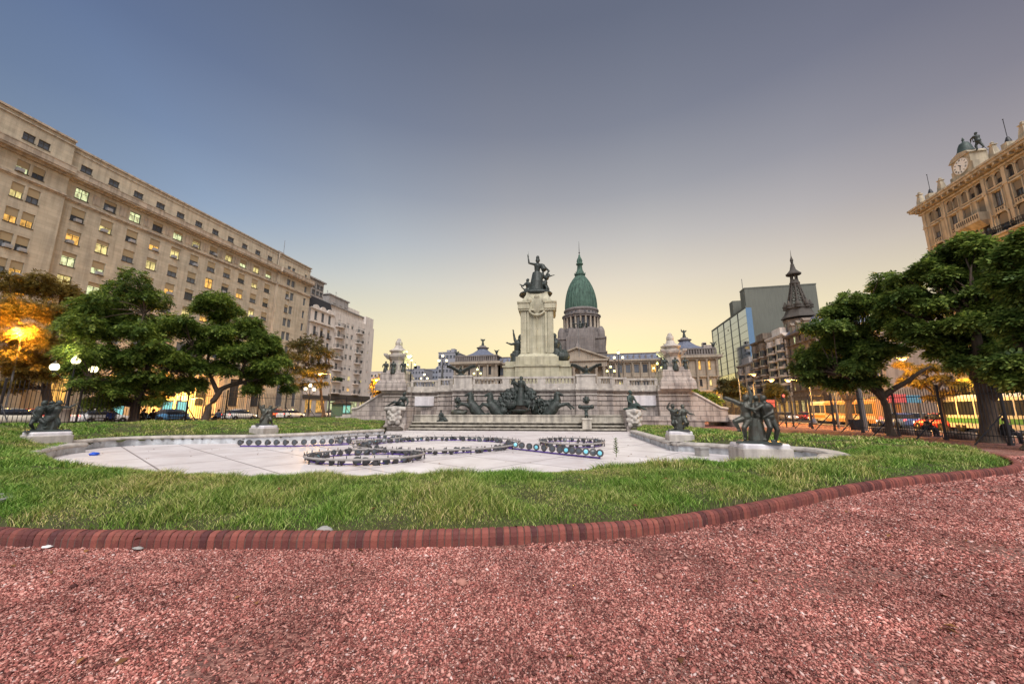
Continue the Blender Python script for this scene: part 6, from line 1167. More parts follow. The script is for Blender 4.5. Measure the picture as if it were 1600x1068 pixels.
def spire(t):
    T = RB.mat(); cu, cw = RB.uv(1252,520,-6)[0], -6.0; Z = lambda py: RB.uv(1252,py,-6)[1]; R = lambda px: abs(RB.uv(1252+px,480,-6)[0]-RB.uv(1252,480,-6)[0])*.0+px*.168
    oc = [(math.cos(a),math.sin(a)) for a in [math.pi/8+k*math.pi/4 for k in range(8)]]
    q = MB(T); q.lathe([(R(22),Z(545)),(R(22),Z(500)),(R(24),Z(499))], (cu,cw,0), smooth=False, sq=oc); q.build('turret', M['molino'], t)
    for k in range(8):
        a = k*math.pi/4; f = Fr(RB.pt(cu+R(20.5)*math.cos(a),cw+R(20.5)*math.sin(a),0)[:2], math.degrees(RB.ang-a)+90); q = MB(f.mat()); q.box((-.5,-.3,Z(522)),(.5,.08,Z(505))); q.build('turret_window', M['dark_glass'], t)
    q = MB(T); q.lathe([(R(25),Z(496)),(R(24.5),Z(494.5)),(R(20),Z(489)),(R(17),Z(482)),(R(18),Z(480)),(R(18),Z(478)),(R(15),Z(476)),(R(14),Z(473))], (cu,cw,0), smooth=False, sq=oc); q.build('flared_roof', M['molino_dark'], t)
    q = MB(T)
    for k in range(8):
        x,y = oc[k]; x2,y2 = oc[(k+1)%8]; n = 8
        def pt(f, xx, yy): r = R(13.6)*(1-f)**1.2+R(5.0)*(1-(1-f)**1.2); return (cu+r*xx,cw+r*yy,Z(474)+(Z(430)-Z(474))*f)
        q.tube([pt(f/n,x,y) for f in range(n+1)], [.30-.022*f for f in range(n+1)], 6)
        for f in range(0,n,2): q.tube([pt(f/n,x,y),pt((f+1)/n,(x+x2)/2,(y+y2)/2),pt((f+2)/n,x,y)], .09, 5); q.tube([pt(f/n,x2,y2),pt((f+1)/n,(x+x2)/2,(y+y2)/2),pt((f+2)/n,x2,y2)], .09, 5); q.tube([pt(f/n,x,y),pt(f/n,x2,y2)], .16, 5)
    q.build('openwork_spire', M['molino_dark'], t)
    for k in range(8):
        a = k*math.pi/4+math.pi/8; q = MB(T); q.lathe([(.75,Z(480)),(.6,Z(477)),(.8,Z(476)),(.45,Z(472)),(.12,Z(466))], (cu+R(16.5)*math.cos(a),cw+R(16.5)*math.sin(a),0), 8); q.build('pinnacle', M['molino_dark'], t)
    q = MB(T); q.lathe([(R(5),Z(440)),(R(7.2),Z(437)),(R(7.4),Z(434.5)),(R(5.5),Z(433)),(R(5),Z(430)),(R(4),Z(429))], (cu,cw,0), 10)
    for k in range(6): a = k*math.pi/3; q.tube([(cu+R(4.4)*math.cos(a),cw+R(4.4)*math.sin(a),Z(430)),(cu+R(4.2)*math.cos(a),cw+R(4.2)*math.sin(a),Z(421))], .2, 6)
    q.lathe([(R(10.5),Z(421)),(R(11),Z(419)),(R(8.5),Z(417)),(R(4.5),Z(412)),(R(2.6),Z(404)),(R(2.9),Z(402.5)),(R(1.2),Z(401.5))], (cu,cw,0), 14); q.build('lantern_roof', M['molino_dark'], t)
    q = MB(T)
    for k in range(4): a = k*math.pi/2; q.tube([(cu+R(1.4)*math.cos(a),cw+R(1.4)*math.sin(a),Z(402)),(cu+R(1.4)*math.cos(a),cw+R(1.4)*math.sin(a),Z(396))], .1, 5)
    q.lathe([(R(2.5),Z(396)),(R(2.5),Z(394)),(R(1.2),Z(390)),(R(.5),Z(386)),(R(.15),Z(376))], (cu,cw,0), 8); q.build('finial', M['molino_dark'], t)
spire(t)
q = MB(RB.mat()); q.loft([[(-46,-12,20.6),(-32,-12,20.6),(-32,.2,20.6),(-46,.2,20.6)],[(-45.8,-11,23.6),(-33,-10,23.6),(-33,-2.0,23.6),(-45.8,-2.0,23.6)]], smooth=False); q.build('mansard_roof', M['slate'], t)
for u in (-43,-40,-37):
    q = MB(RB.mat()); q.box((u-.7,-2,20.9),(u+.7,-.1,22.8)); q.uprism([(u-.9,22.8),(u+.9,22.8),(u,23.6)], -2.2, 0); q.build('dormer', M['molino'], t); q = MB(RB.mat()); q.box((u-.4,-.2,21.2),(u+.4,-.07,22.5)); q.build('dormer_window', M['dark_glass'], t)
for a,b_,z1,m_,lab,nb,rows in ((-57.5,-46.2,21.8,M['render_white'],'tall pale apartment building with stacked balconies left of the spire building',4,7),(-69,-57.7,22.5,M['molino'],'brownish apartment building with dark balconies farther down the right street',3,6),(-84,-69.2,17,M['render_grey'],'low grey building far down the right street before the palace',4,4)):
    t = street_house(a,b_,z1,m_,lab,nb,rows)
    T = RB.mat()
    for k in range(2):                                                 # rounded bays that stand out from the front
        u = a+(b_-a)*(.25+.5*k); q = MB(T); q.prism([(u+1.35*math.cos(x),1.15*math.sin(x)) for x in [math.pi*i/8 for i in range(9)]], 5.6, z1-1.2); q.build('bay', m_, t)
        for j in range(rows-1): z = 6.2+(j+.5)*(z1-6.5)/rows; q = MB(T); q.prism([(u+1.4*math.cos(x),1.2*math.sin(x)) for x in [math.pi*i/8 for i in range(9)]], z-.7, z+.8); q.build('bay_window', M['dark_glass'], t); q = MB(T); q.prism([(u+1.7*math.cos(x),1.5*math.sin(x)) for x in [math.pi*i/8 for i in range(9)]], z-1.15, z-.95); q.build('balcony_slab', M['render_white'], t)
    q = MB(T); q.box((a+1,-8,z1),(a+(b_-a)*.55,-1.0,z1+2.4)); q.build('penthouse', m_, t)
# ------------------------------------------------------------------ glass office tower and the windowless slab
def glass_tower():
    x = 62.0; p0 = atx(1112,515,x); p1 = atx(1165,485,x); fr = Fr((x,p0.y), -90); L_ = p0.y-p1.y; top = (p0.z+p1.z)/2; t = thing('office_tower', fr.pt(L_/2,0,0), 'glass office tower with a mirrored curtain wall behind the orange street lamps', 'building'); T = fr.mat()
    q = MB(T); q.box((0,-2.2,-.3),(L_,-.3,top)); q.box((-.3,-2.3,top),(L_+.3,.1,top+.8)); q.build('core', M['slab'], t)
    gm = mat('mirror_glass', (.40,.47,.56), .1, metal=.85); g3 = mat('city_reflection_glass', (.16,.16,.16), .15, (.07,.065,.06), 1.2, .8, metal=.5); g2 = mat('mirror_glass_blue', (.16,.26,.38), .12, metal=.7)  # dark one: reflection of the buildings opposite painted in, for the lower rows
    n = 5; rows = 13
    for i in range(n):
        for j in range(rows):
            u0, u1 = L_*i/n+.12, L_*(i+1)/n-.12; z0, z1 = 3+(top-3)*j/rows+.1, 3+(top-3)*(j+1)/rows-.06
            q = MB(T); tl = RW.uniform(-.03,.03); q.add([(u0,-.1,z0),(u1,-.1,z0),(u1,-.1+tl,z1),(u0,-.1+tl,z1)],[(0,3,2,1)])
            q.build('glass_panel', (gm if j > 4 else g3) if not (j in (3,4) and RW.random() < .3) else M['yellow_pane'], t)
        q = MB(T); q.box((L_*i/n-.12,-.3,0),(L_*i/n+.12,.12,top)); q.build('mullion', M['slab'], t)
    for k in range(12):
        i, j = RW.randrange(n), RW.randrange(4,rows-1); u = L_*(i+RW.uniform(.2,.8))/n; z = 3+(top-3)*(j+.4)/rows; q = MB(T); q.box((u-.7,-.08,z),(u+.7,-.02,z+.9)); q.build('open_window', M['dark_glass'], t)
    q = MB(T); q.box((L_+.02,-2.2,0),(L_+.3,0,top)); q.build('side_glazing', g2, t)
glass_tower()
def slab():
    t = thing('windowless_tower', (88,215,0), 'huge blank grey-green slab tower rising behind the spire', 'building'); a = aty(1167,451,200); b_ = aty(1275,447,200)
    q = MB(); q.box((a.x-1.2,200,-.3),(b_.x,206,a.z)); q.build('wall', M['slab'], t)
    q = MB(); q.box((a.x-1.35,199.85,a.z),(b_.x+.15,206.2,a.z+.6)); q.build('parapet', M['slab'], t)
    q = MB(); q.box((a.x-1.5,200.6,-.3),(a.x-1.21,205.4,a.z-.9)); q.build('side_fin', M['slab'], t)
    c = aty(1144,470,214); d = aty(1163,470,214); q = MB(); q.box((c.x,214,0),(d.x,219,c.z)); q.build('rear_block', M['slab'], t)
    for px in (1160,1240): p = aty(px,447,203); q = MB(); q.tube([(p.x,203,a.z),(p.x,203,a.z+6)], .15, 5); q.build('antenna', M['pole'], t)
slab()
# ------------------------------------------------------------------ trees
def leaf_mat(name, dark, mid, light, trans=.0):
    m = bpy.data.materials.new(name); m.use_nodes = True; nt = m.node_tree; N = nt.nodes.new; L = nt.links.new; b = nt.nodes['Principled BSDF']; b.inputs['Roughness'].default_value = .55; b.inputs['Specular IOR Level'].default_value = .3
    geo = N('ShaderNodeNewGeometry'); r = N('ShaderNodeValToRGB'); L(geo.outputs['Random Per Island'], r.inputs[0]); e = r.color_ramp.elements
    e[0].color = (*dark,1); e[1].color = (*light,1); k = e.new(.55); k.color = (*mid,1)
    n = N('ShaderNodeTexNoise'); n.inputs['Scale'].default_value = .5; n.inputs['Detail'].default_value = 3; L(geo.outputs['Position'], n.inputs[0])
    r2 = N('ShaderNodeValToRGB'); L(n.outputs[0], r2.inputs[0]); r2.color_ramp.elements[0].position = .35; r2.color_ramp.elements[1].position = .65; r2.color_ramp.elements[0].color = (.6,.68,.62,1); r2.color_ramp.elements[1].color = (1.3,1.22,1.0,1)
    mx = N('ShaderNodeMix'); mx.data_type = 'RGBA'; mx.blend_type = 'MULTIPLY'; mx.inputs[0].default_value = 1; L(r.outputs[0], mx.inputs[6]); L(r2.outputs[0], mx.inputs[7]); L(mx.outputs[2], b.inputs['Base Color'])
    tr = N('ShaderNodeBsdfTranslucent'); L(mx.outputs[2], tr.inputs[0]); ms = N('ShaderNodeMixShader'); ms.inputs[0].default_value = .35; L(b.outputs[0], ms.inputs[1]); L(tr.outputs[0], ms.inputs[2]); L(ms.outputs[0], nt.nodes['Material Output'].inputs[0])
    return m
M['leaf'] = leaf_mat('green_leaf', (.03,.065,.014), (.12,.19,.035), (.30,.38,.08))
M['leaf_right'] = leaf_mat('deep_green_leaf', (.04,.078,.02), (.14,.215,.05), (.33,.42,.11))
M['leaf_autumn'] = leaf_mat('autumn_leaf', (.10,.08,.02), (.24,.17,.04), (.36,.25,.06))
M['leaf_brown'] = leaf_mat('olive_leaf', (.05,.05,.018), (.11,.10,.035), (.17,.14,.05))
def limb_pts(a, b, r0, r1, rnd, bend=.12, n=5):
    a, b = Vector(a), Vector(b); L_ = (b-a).length; off = Vector((rnd.uniform(-1,1),rnd.uniform(-1,1),rnd.uniform(.1,.9)))*bend*L_
    return [a.lerp(b,t)+off*math.sin(math.pi*t)*(1-.3*t) for t in [i/n for i in range(n+1)]], [r0+(r1-r0)*(i/n)**.8 for i in range(n+1)]
def tree(name, base, limbs, clumps, nleaf, leafsize, lm, label, seed, trunk_r=.3, flat=.62, group=None, droop=.5):
    """limbs: polylines [(points, r0, r1)] in the world; clumps: (centre, radius) in the world."""
    rnd = random.Random(seed); rg = np.random.default_rng(seed); t = thing(name, base, label, 'tree', group)
    b = MB()
    for pts, r0, r1 in limbs:
        P, R = [], []
        for i in range(len(pts)-1):
            f0, f1 = i/(len(pts)-1), (i+1)/(len(pts)-1); q, rr = limb_pts(pts[i], pts[i+1], r0+(r1-r0)*f0, r0+(r1-r0)*f1, rnd, .06, 4); P += q[:-1] if i < len(pts)-2 else q; R += rr[:-1] if i < len(pts)-2 else rr
        if pts[0][2] < base[2]+.6: R[0] *= 1.5; R[1] *= 1.12
        b.tube(P, R, 10)
    ends = [(Vector(p), r1) for pts,r0,r1 in limbs for p in pts[len(pts)//2:]]
    for c, r in clumps:                                    # twigs from the nearest limb into every clump
        c = Vector(c); e, er = min(ends, key=lambda q: (q[0]-c).length)
        if (e-c).length > .4: q, rr = limb_pts(e, c, min(er*.7,.09), .02, rnd, .15); b.tube(q, rr, 6)
    b.build('trunk', M['bark'], t)
    # sprays of leaflets
    tot = sum(r**2 for _,r in clumps); C, D, U_, SZ = [], [], [], []
    for c, r in clumps:
        n = max(16, int(2.6*nleaf*r*r/tot/7)); d = rg.normal(size=(n,3)); d /= np.linalg.norm(d,axis=1)[:,None]; d[:,2] = np.where(d[:,2] < -.25, -d[:,2]*rg.uniform(-.6,1,n), d[:,2])
        q = rg.uniform(.35,1.08,n)**.6; wob = 1+.22*np.sin(d[:,0]*5+seed)*np.cos(d[:,1]*4+c[0])
        p = np.array(c)+d*(r*q*wob)[:,None]*np.array([1,1,flat])
        out = d*np.array([1,1,.35]); out[:,2] -= droop*rg.uniform(.2,1.1,n); out += rg.normal(0,.25,(n,3)); out /= np.linalg.norm(out,axis=1)[:,None]
        C.append(p); D.append(out); SZ.append(rg.uniform(.75,1.4,n)*leafsize*1.12)
    C = np.concatenate(C); D = np.concatenate(D); SZ = np.concatenate(SZ); n = len(C)
    up = np.array([0,0,1.])+rg.normal(0,.35,(n,3)); S_d = np.cross(D, up); S_d /= np.linalg.norm(S_d,axis=1)[:,None]+1e-6; Nn = np.cross(S_d, D)
    V = []
    for k in range(7):                                      # leaflets along a drooping stalk, alternately left and right
        f = (k+.5)/7; side = (1 if k % 2 else -1) if k < 6 else 0; o = C+D*(SZ*f*1.5)[:,None]-np.array([0,0,1.])*(SZ*f*f*.5)[:,None]
        ld = D*(.55 if side else 1)+S_d*side*.85-np.array([0,0,1.])*.18+rg.normal(0,.12,(n,3)); ld /= np.linalg.norm(ld,axis=1)[:,None]; l = (SZ*rg.uniform(.55,.8,n))[:,None]; wv = np.cross(ld, Nn); wv /= np.linalg.norm(wv,axis=1)[:,None]+1e-6; wv *= l*.30
        V.append(np.stack([o, o+ld*l*.5+wv, o+ld*l, o+ld*l*.5-wv],1))
    V = np.concatenate(V); f = np.arange(len(V)*4).reshape(-1,4)
    npmesh('crown', V.reshape(-1,3), f, lm, t)
    return t
def px_tree(name, basepx, Yb, limbpx, clumppx, nleaf, ls, lm, label, seed, r0, spread=1., extra=3, flat=.62, zb=None, group=None, droop=.5):
    """limb and crown points read off in the upright plane at depth Yb, then spread into the depth of the crown."""
    rnd = random.Random(seed*7+1); base = aty(*basepx, Yb)
    if zb is not None: base = Vector((base.x, base.y, zb))
    nd = Vector((base.x, base.y, 0)).normalized(); D0 = base.dot(nd)          # upright plane through the trunk, facing the plaza
    def at(x, y, dy=0.):
        d = ray(x, y); t_ = (D0+dy)/d.dot(nd); return Vector((d.x*t_, d.y*t_, CAM_H+d.z*t_))
    limbs = []
    for pts, a, b_, dy in limbpx: limbs.append(([tuple(base) if i == 0 and p == basepx else tuple(at(p[0],p[1],dy*(i/(len(pts)-1)))) for i,p in enumerate(pts)], a*r0, b_*r0))
    k = (at(basepx[0]+10,basepx[1]-60)-at(basepx[0],basepx[1]-60)).length/10; lat = Vector((-nd.y,nd.x,0)); cl = []
    for x,y,r in clumppx:
        c = at(x,y); R = r*k
        cl.append((tuple(c+nd*(rnd.uniform(-.5,.5)*R*spread)),R))
        for e in range(extra): s = rnd.uniform(.55,.8); a = rnd.uniform(0,6.28); dy = rnd.choice((-1,1))*rnd.uniform(.8,2.2)*R*spread; cl.append((tuple(c+nd*dy+lat*(math.cos(a)*R*.6)+Vector((0,0,math.sin(a)*R*.45))),R*s))
    return tree(name, tuple(base), limbs, cl, nleaf, ls, lm, label, seed, flat=flat, group=group, droop=droop)
GT = 'broad trees round the plaza'
px_tree('leafy_tree', (210,661), 24.0, [([(210,661),(212,635),(220,610)],.8,.65,0), ([(220,612),(190,570),(160,520)],.6,.25,1.5), ([(220,612),(235,560),(225,490)],.6,.22,-1), ([(222,610),(265,575),(300,540)],.55,.2,-1.5), ([(218,615),(180,600),(140,590)],.45,.2,-2)],
  [(205,450,36),(175,470,34),(240,468,28),(140,480,30),(120,510,28),(160,520,40),(210,510,46),(255,510,38),(290,520,32),(310,545,26),(130,550,34),(180,565,40),(235,560,42),(285,572,36),(120,580,24),(300,600,26),(150,605,28),(260,605,30),(160,630,18),(145,628,14),(195,600,28),(240,622,20),(175,622,24),(225,592,30),(275,600,26),(310,575,24),(115,555,22)], 62000, .20, M['leaf'], 'big dense green tree beside the three-globe lamp on the left', 3, .42, zb=.45, group=GT, flat=.8)
px_tree('leafy_tree', (318,661), 27.2, [([(318,661),(326,635),(345,608),(380,597),(410,590)],.8,.4,0), ([(340,612),(330,590),(322,570)],.55,.3,1), ([(322,575),(330,520),(338,480)],.35,.15,1), ([(375,598),(385,560),(390,530)],.45,.2,-1), ([(405,592),(430,575),(445,560)],.4,.15,-.5)],
  [(338,468,24),(318,478,17),(362,484,17),(345,492,16),(330,540,24),(360,520,26),(390,515,26),(415,535,26),(380,550,32),(430,560,24),(350,575,24),(405,585,30),(440,590,22),(452,608,13),(395,610,16),(310,570,18),(365,555,26),(340,515,20),(425,545,20)], 40000, .21, M['leaf'], 'dark green tree with a leaning trunk right of the big dense tree', 5, .36, zb=.45, group=GT, flat=.75)
px_tree('leafy_tree', (1395,682), 32.0, [([(1395,682),(1388,650),(1378,620)],.5,.45,0), ([(1380,622),(1340,595),(1310,585)],.6,.2,-1), ([(1379,618),(1365,580),(1350,540)],.6,.2,1), ([(1381,618),(1420,595),(1455,572)],.5,.2,.5)],
  [(1330,470,26),(1305,485,24),(1355,480,24),(1290,515,28),(1325,520,36),(1265,555,24),(1250,572,16),(1285,565,30),(1330,570,36),(1375,545,34),(1395,500,30),(1395,455,26),(1380,440,17),(1415,450,22),(1270,590,22),(1310,598,22),(1360,595,22),(1335,545,30),(1415,520,22),(1290,540,24),(1310,495,22)], 40000, .23, M['leaf_right'], 'green tree with spreading low limbs left of the thick trunked tree at right', 8, .42, zb=0, group=GT)
px_tree('leafy_tree', (1548,692), 26.6, [([(1548,692),(1545,650),(1538,610)],.62,.55,0), ([(1540,615),(1520,570),(1490,530)],.6,.2,1), ([(1540,610),(1535,560),(1530,500)],.65,.25,-1), ([(1542,612),(1565,570),(1580,520)],.5,.2,.5), ([(1545,625),(1580,590),(1610,570)],.4,.15,-1)],
  [(1470,400,28),(1500,385,26),(1530,400,28),(1450,425,26),(1490,430,34),(1400,465,20),(1425,470,30),(1460,470,36),(1510,460,40),(1550,440,34),(1410,510,26),(1440,520,34),(1490,515,42),(1535,510,42),(1580,480,30),(1475,548,26),(1520,560,36),(1570,540,30),(1555,585,22),(1385,480,20),(1450,525,24),(1400,435,18),(1545,480,34)], 56000, .22, M['leaf_right'], 'massive dark green tree with the thickest trunk behind the right fence', 11, .62, zb=0, group=GT)
px_tree('leafy_tree', (1640,720), 21.5, [([(1640,720),(1640,660),(1630,610)],1,.8,0), ([(1632,612),(1600,560),(1585,500)],.6,.2,0), ([(1632,612),(1650,540),(1640,460)],.6,.2,0)],
  [(1590,390,26),(1570,405,20),(1610,380,30),(1580,440,28),(1610,450,40),(1590,500,28),(1590,560,30),(1560,575,20),(1600,590,26),(1640,420,50),(1640,520,50)], 30000, .22, M['leaf_right'], 'dark green tree cut off by the right edge of the view', 13, .5, zb=0, group=GT)
# autumn plane trees lit by the sodium lamps
px_tree('plane_tree', (74,652), 31.0, [([(74,652),(72,610),(70,570)],1,.7,0), ([(70,575),(40,530),(20,480)],.5,.2,0), ([(70,575),(85,520),(95,460)],.5,.2,1), ([(70,585),(110,550),(125,520)],.4,.15,-1)],
  [(25,450,30),(60,445,30),(95,450,28),(115,465,24),(10,485,30),(50,490,36),(90,495,34),(20,530,30),(60,535,34),(100,540,26),(15,575,26),(45,575,30),(85,570,22),(30,600,20),(-15,500,40),(110,500,24),(35,555,30),(70,590,22),(10,610,22)], 52000, .20, M['leaf_autumn'], 'autumn plane tree glowing orange under the street lamp at the left edge', 17, .45, zb=.45, flat=.9)
px_tree('plane_tree', (505,655), 62, [([(505,655),(503,630),(500,600)],1,.7,0), ([(500,602),(480,570),(465,550)],.5,.2,1), ([(500,602),(515,570),(510,550)],.5,.2,1)],
  [(470,540,17),(490,533,17),(450,555,15),(480,560,20),(505,555,16),(460,580,16),(490,585,18),(510,572,12),(470,600,12),(500,600,10)], 9000, .30, M['leaf_brown'], 'olive brown plane tree in front of the white apartment buildings', 19, .3, zb=.45)
px_tree('plane_tree', (604,652), 70, [([(604,652),(602,630),(600,615)],1,.7,0), ([(600,616),(595,600),(592,592)],.5,.2,1)],
  [(596,598,12),(606,606,11),(590,612,11),(602,622,13),(592,630,11),(606,634,9),(612,594,8)], 6000, .32, M['leaf_autumn'], 'small autumn tree glowing orange just left of the monument', 23, .25, zb=.3)
px_tree('plane_tree', (1478,655), 42, [([(1478,655),(1470,625),(1450,590)],1,.5,0), ([(1466,618),(1430,590),(1400,570)],.5,.15,1), ([(1462,610),(1480,580),(1500,570)],.5,.15,1), ([(1470,630),(1500,610),(1520,600)],.45,.15,0)],
  [(1410,570,13),(1430,580,15),(1450,575,15),(1415,595,12),(1440,600,14),(1470,590,14),(1495,600,14),(1480,612,12),(1515,615,12),(1500,580,10),(1455,620,10)], 7000, .17, M['leaf_autumn'], 'thin autumn tree glowing orange behind the gap between the right trees', 29, .28, zb=0)
px_tree('bare_tree', (1327,652), 52, [([(1327,652),(1326,640),(1325,628)],1,.8,0)]+[([(1326,630),(1326+dx*.45,612-ab*.2),(1326+dx,592+ab*.1)],.5,.06,dy) for dx,ab,dy in ((-42,20,1),(-28,5,-1),(-12,-5,1),(6,-8,-1),(20,-4,1),(34,5,-1),(48,14,1),(-50,40,0),(54,34,0))]+[([(1326+dx,605),(1326+dx*1.5,594+dy),(1326+dx*1.8,585+dy)],.2,.04,1) for dx,dy in ((-20,0),(-10,-6),(12,-8),(22,-2),(30,6),(-30,8))],
  [(1290,590,5),(1350,588,5)], 120, .15, M['leaf_autumn'], 'bare branching tree above the buses behind the right fence', 31, .35, extra=0, zb=0)
px_tree('shrub', (1100,640), 62, [([(1100,640),(1100,632),(1100,625)],1,.5,0)], [(1090,618,12),(1102,622,13),(1112,627,11),(1083,612,8),(1096,630,12),(1115,634,8)], 5000, .28, M['leaf'], 'dark green bush beyond the right ramp of the monument', 37, .15, zb=0)
for i,(px,py,Y,lab) in enumerate(((1130,640,120,'distant orange-lit tree at the end of the right street, left of the lamps'),(1145,640,95,'distant orange-lit tree at the end of the right street, under the lamps'),(1210,645,80,'street tree in front of the pale apartment building on the right street'))):
    px_tree('street_tree', (px,py), Y, [([(px,py),(px,py-12),(px,py-22)],1,.6,0)], [(px-5,py-30,9),(px+6,py-34,9),(px,py-42,8),(px+9,py-24,7)], 2600, .4, M['leaf_brown'], lab, 41+i, .22, zb=0)
# ------------------------------------------------------------------ iron fences
def fence(name, x, ys, zf, side, label):
    t = thing(name, (x,ys[0],zf(x)), label, 'fence'); H_ = 3.2
    for i,y in enumerate(ys):
        z = zf(x); b = MB(); b.box((x-.05,y-.05,z-.1),(x+.05,y+.05,z+H_-.1)); b.ball((x,y,z+H_-.03), .085, 8, 6); b.box((x-.09,y-.09,z-.05),(x+.09,y+.09,z+.12)); b.build('post', M['iron'], t)
        b = MB(); b.tube([(x,y,z+1.62),(x-side*1.55,y-.05,z-.05)], .036, 6); b.build('brace', M['iron'], t)
        if i < len(ys)-1:
            y2 = ys[i+1]; b = MB(); n = int((y2-y)/.2)
            for zz in (.38,2.55): b.box((x-.012,y+.05,z+zz),(x+.012,y2-.05,z+zz+.045))
            for k in range(1,n):
                yy = y+(y2-y)*k/n; b.box((x-.012,yy-.012,z+.12),(x+.012,yy+.012,z+3.0)); b.loft([[(x-.022,yy,z+3.0),(x,yy-.022,z+3.0),(x+.022,yy,z+3.0),(x,yy+.022,z+3.0)],[(x-.003,yy,z+3.16),(x,yy-.003,z+3.16),(x+.003,yy,z+3.16),(x,yy+.003,z+3.16)]], smooth=False)
            b.build('picket_panel', M['iron'], t)
fence('iron_fence', 19.7, [17.2+3.75*k for k in range(19)], lambda x: 0, 1, 'black iron picket fence with slanting braces along the right side')
fence('iron_fence', -36.6, [9+3.75*k for k in range(18)], lambda x: .5, -1, 'black iron picket fence with slanting braces along the left side')
# ------------------------------------------------------------------ lamps
def plight(name, loc, col, power, parent, r=.25):
    d = bpy.data.lights.new(name, 'POINT'); d.color = col; d.energy = power; d.shadow_soft_size = r; o = bpy.data.objects.new(name, d); COL.objects.link(o); o.parent = parent; o.location = Vector(loc)-wloc(parent); return o
def globe_lamp(loc, h, label, n=3, r=.22, arm=.75, power=260, yellow=False, ang=0, stone=True):
    x,y,z = loc; t = thing('globe_lamp', loc, label, 'street lamp'); g = M['globe_y'] if yellow else M['globe']
    if stone: b = MB(); b.lathe([(.42,0),(.42,.25),(.3,.3),(.28,1.2),(.34,1.3),(.2,1.4)], loc, 8); b.build('pedestal', M['molino'], t)
    b = MB(); b.lathe([(.16,0 if not stone else 1.3),(.09,1.6),(.075,h*.55),(.10,h*.56),(.06,h*.6),(.05,h-.3)], loc, 8); b.build('pole', M['iron'], t)
    pts = [(x,y,z+h)]+[(x+math.cos(ang+k*2*math.pi/(n-1))*arm, y+math.sin(ang+k*2*math.pi/(n-1))*arm, z+h-.55) for k in range(n-1)]
    for k,p in enumerate(pts):
        if k: b = MB(); b.tube([(x,y,z+h-1.2),((x+p[0])/2,(y+p[1])/2,z+h-1.35),(p[0],p[1],p[2]-r)], .035, 6); b.build('arm', M['iron'], t)
        b = MB(); b.ball(p, r, 12, 8, (1,1,1.1)); b.build('globe', g, t); b = MB(); b.lathe([(r*.6,-.06),(r*.5,.04),(.03,.14),(.01,.24)], (p[0],p[1],p[2]+r), 8); b.lathe([(r*.4,-.12),(r*.55,.03)], (p[0],p[1],p[2]-r), 8); b.build('lamp_cap', M['iron'], t)
    plight('lamp_light', (x,y-.0,z+h+.6), (.9,1,.45) if yellow else (1,.82,.5), power, t)
    return t
p = atx(99,662,-37.3); globe_lamp((-37.3,p.y,.5), atx(116,563,-37.3).z-.5, 'three-globe street lamp on a stone base before the left office building', r=.25, arm=.95, power=400, ang=math.atan2(37.3,15))
p = atx(480,655,-43.5); globe_lamp((p.x,p.y,.5), atx(482,602,-43.5).z-.5, 'three-globe street lamp in front of the ornate white apartment building', r=.24, arm=.9, power=350, ang=math.pi/2)
def ter(px, py, w, zb, label, yellow=True, n=3, power=200): u = U(px,w,py); P = MF.pt(u,w,zb); return globe_lamp(tuple(P), MF.uv(px,py,w)[1]-zb, label, n, .145, .46, power, yellow, MF.ang, False)
ter(643,563,-4.6,4.1,'yellow globe lamp beside the left corner tower of the monument', True)
ter(692,556,-2.2,5.3,'three-globe lamp on the balustrade left of the left bird statue', False, 3)
ter(746,577,-9,4.1,'yellow three-globe lamp on the terrace between the left bird and the pillar', True)
ter(966,551,-3.0,5.3,'tall globe lamp on the curved balustrade right of the right bird statue', False, 3)
ter(954,573,-9,4.1,'low yellow globe lamp behind the right curved balustrade', True)
ter(1027,568,-6,4.1,'yellow globe lamp beside the right corner tower of the monument', True)
ter(663,585,-12,4.1,'small globe lamp far behind the left balustrade', False)
def sodium(loc, h, face, label, power=900, arm=2.0):
    x,y,z = loc; t = thing('sodium_lamp', loc, label, 'street lamp'); dx, dy = math.cos(face), math.sin(face); b = MB(); b.tube([(x,y,z),(x,y,z+h*.6),(x,y,z+h-.5),(x+dx*.3,y+dy*.3,z+h),(x+dx*arm,y+dy*arm,z+h+.15)], [.11,.085,.06,.05,.045], 8); b.build('pole', M['pole'], t)
    c = Vector((x+dx*(arm+.35),y+dy*(arm+.35),z+h+.15)); b = MB(); b.T = Matrix.Translation(c) @ Matrix.Rotation(face,4,'Z'); b.loft([[(-.45,-.1,-.02),(-.45,.1,-.02),(-.45,.08,.1),(-.45,-.08,.1)],[(0,-.2,-.04),(0,.2,-.04),(0,.15,.16),(0,-.15,.16)],[(.42,-.14,-.02),(.42,.14,-.02),(.42,.08,.08),(.42,-.08,.08)]], smooth=True); b.build('lamp_head', M['pole'], t)
    b = MB(); b.ball(c-Vector((0,0,.10)), .24, 10, 7, (1.25,.85,.6)); b.build('bulb', M['sodium'], t)
    plight('lamp_light', c-Vector((0,0,.45)), (1,.46,.07), power, t, .2 if power < 9000 else .6); return t
def sod_px(px, py, Y, h_base, face, label, power=900, arm=2.0):
    p = aty(px,py,Y); sodium((p.x-math.cos(face)*(arm+.35),Y-math.sin(face)*(arm+.35),h_base), p.z-h_base-.05, face, label, power, arm)
sod_px(28,513,26.5,.45,math.radians(-40),'orange street lamp among the leaves of the autumn tree at the left edge',17000,1.0)
sod_px(500,584,57,.45,math.radians(180),'orange street lamp under the olive brown tree by the white apartments',4500)
sod_px(588,593,66,.4,math.radians(180),'orange street lamp between the white apartments and the monument',4500)
sod_px(1178,585,70,0,math.radians(0),'orange street lamp highest on the left before the pale apartment building',6500)
sod_px(1205,594,60,0,math.radians(0),'orange street lamp lower, just left of the spire building front',5500)
sod_px(1231,594,56,0,math.radians(180),'orange street lamp in front of the brown spire building',5000)
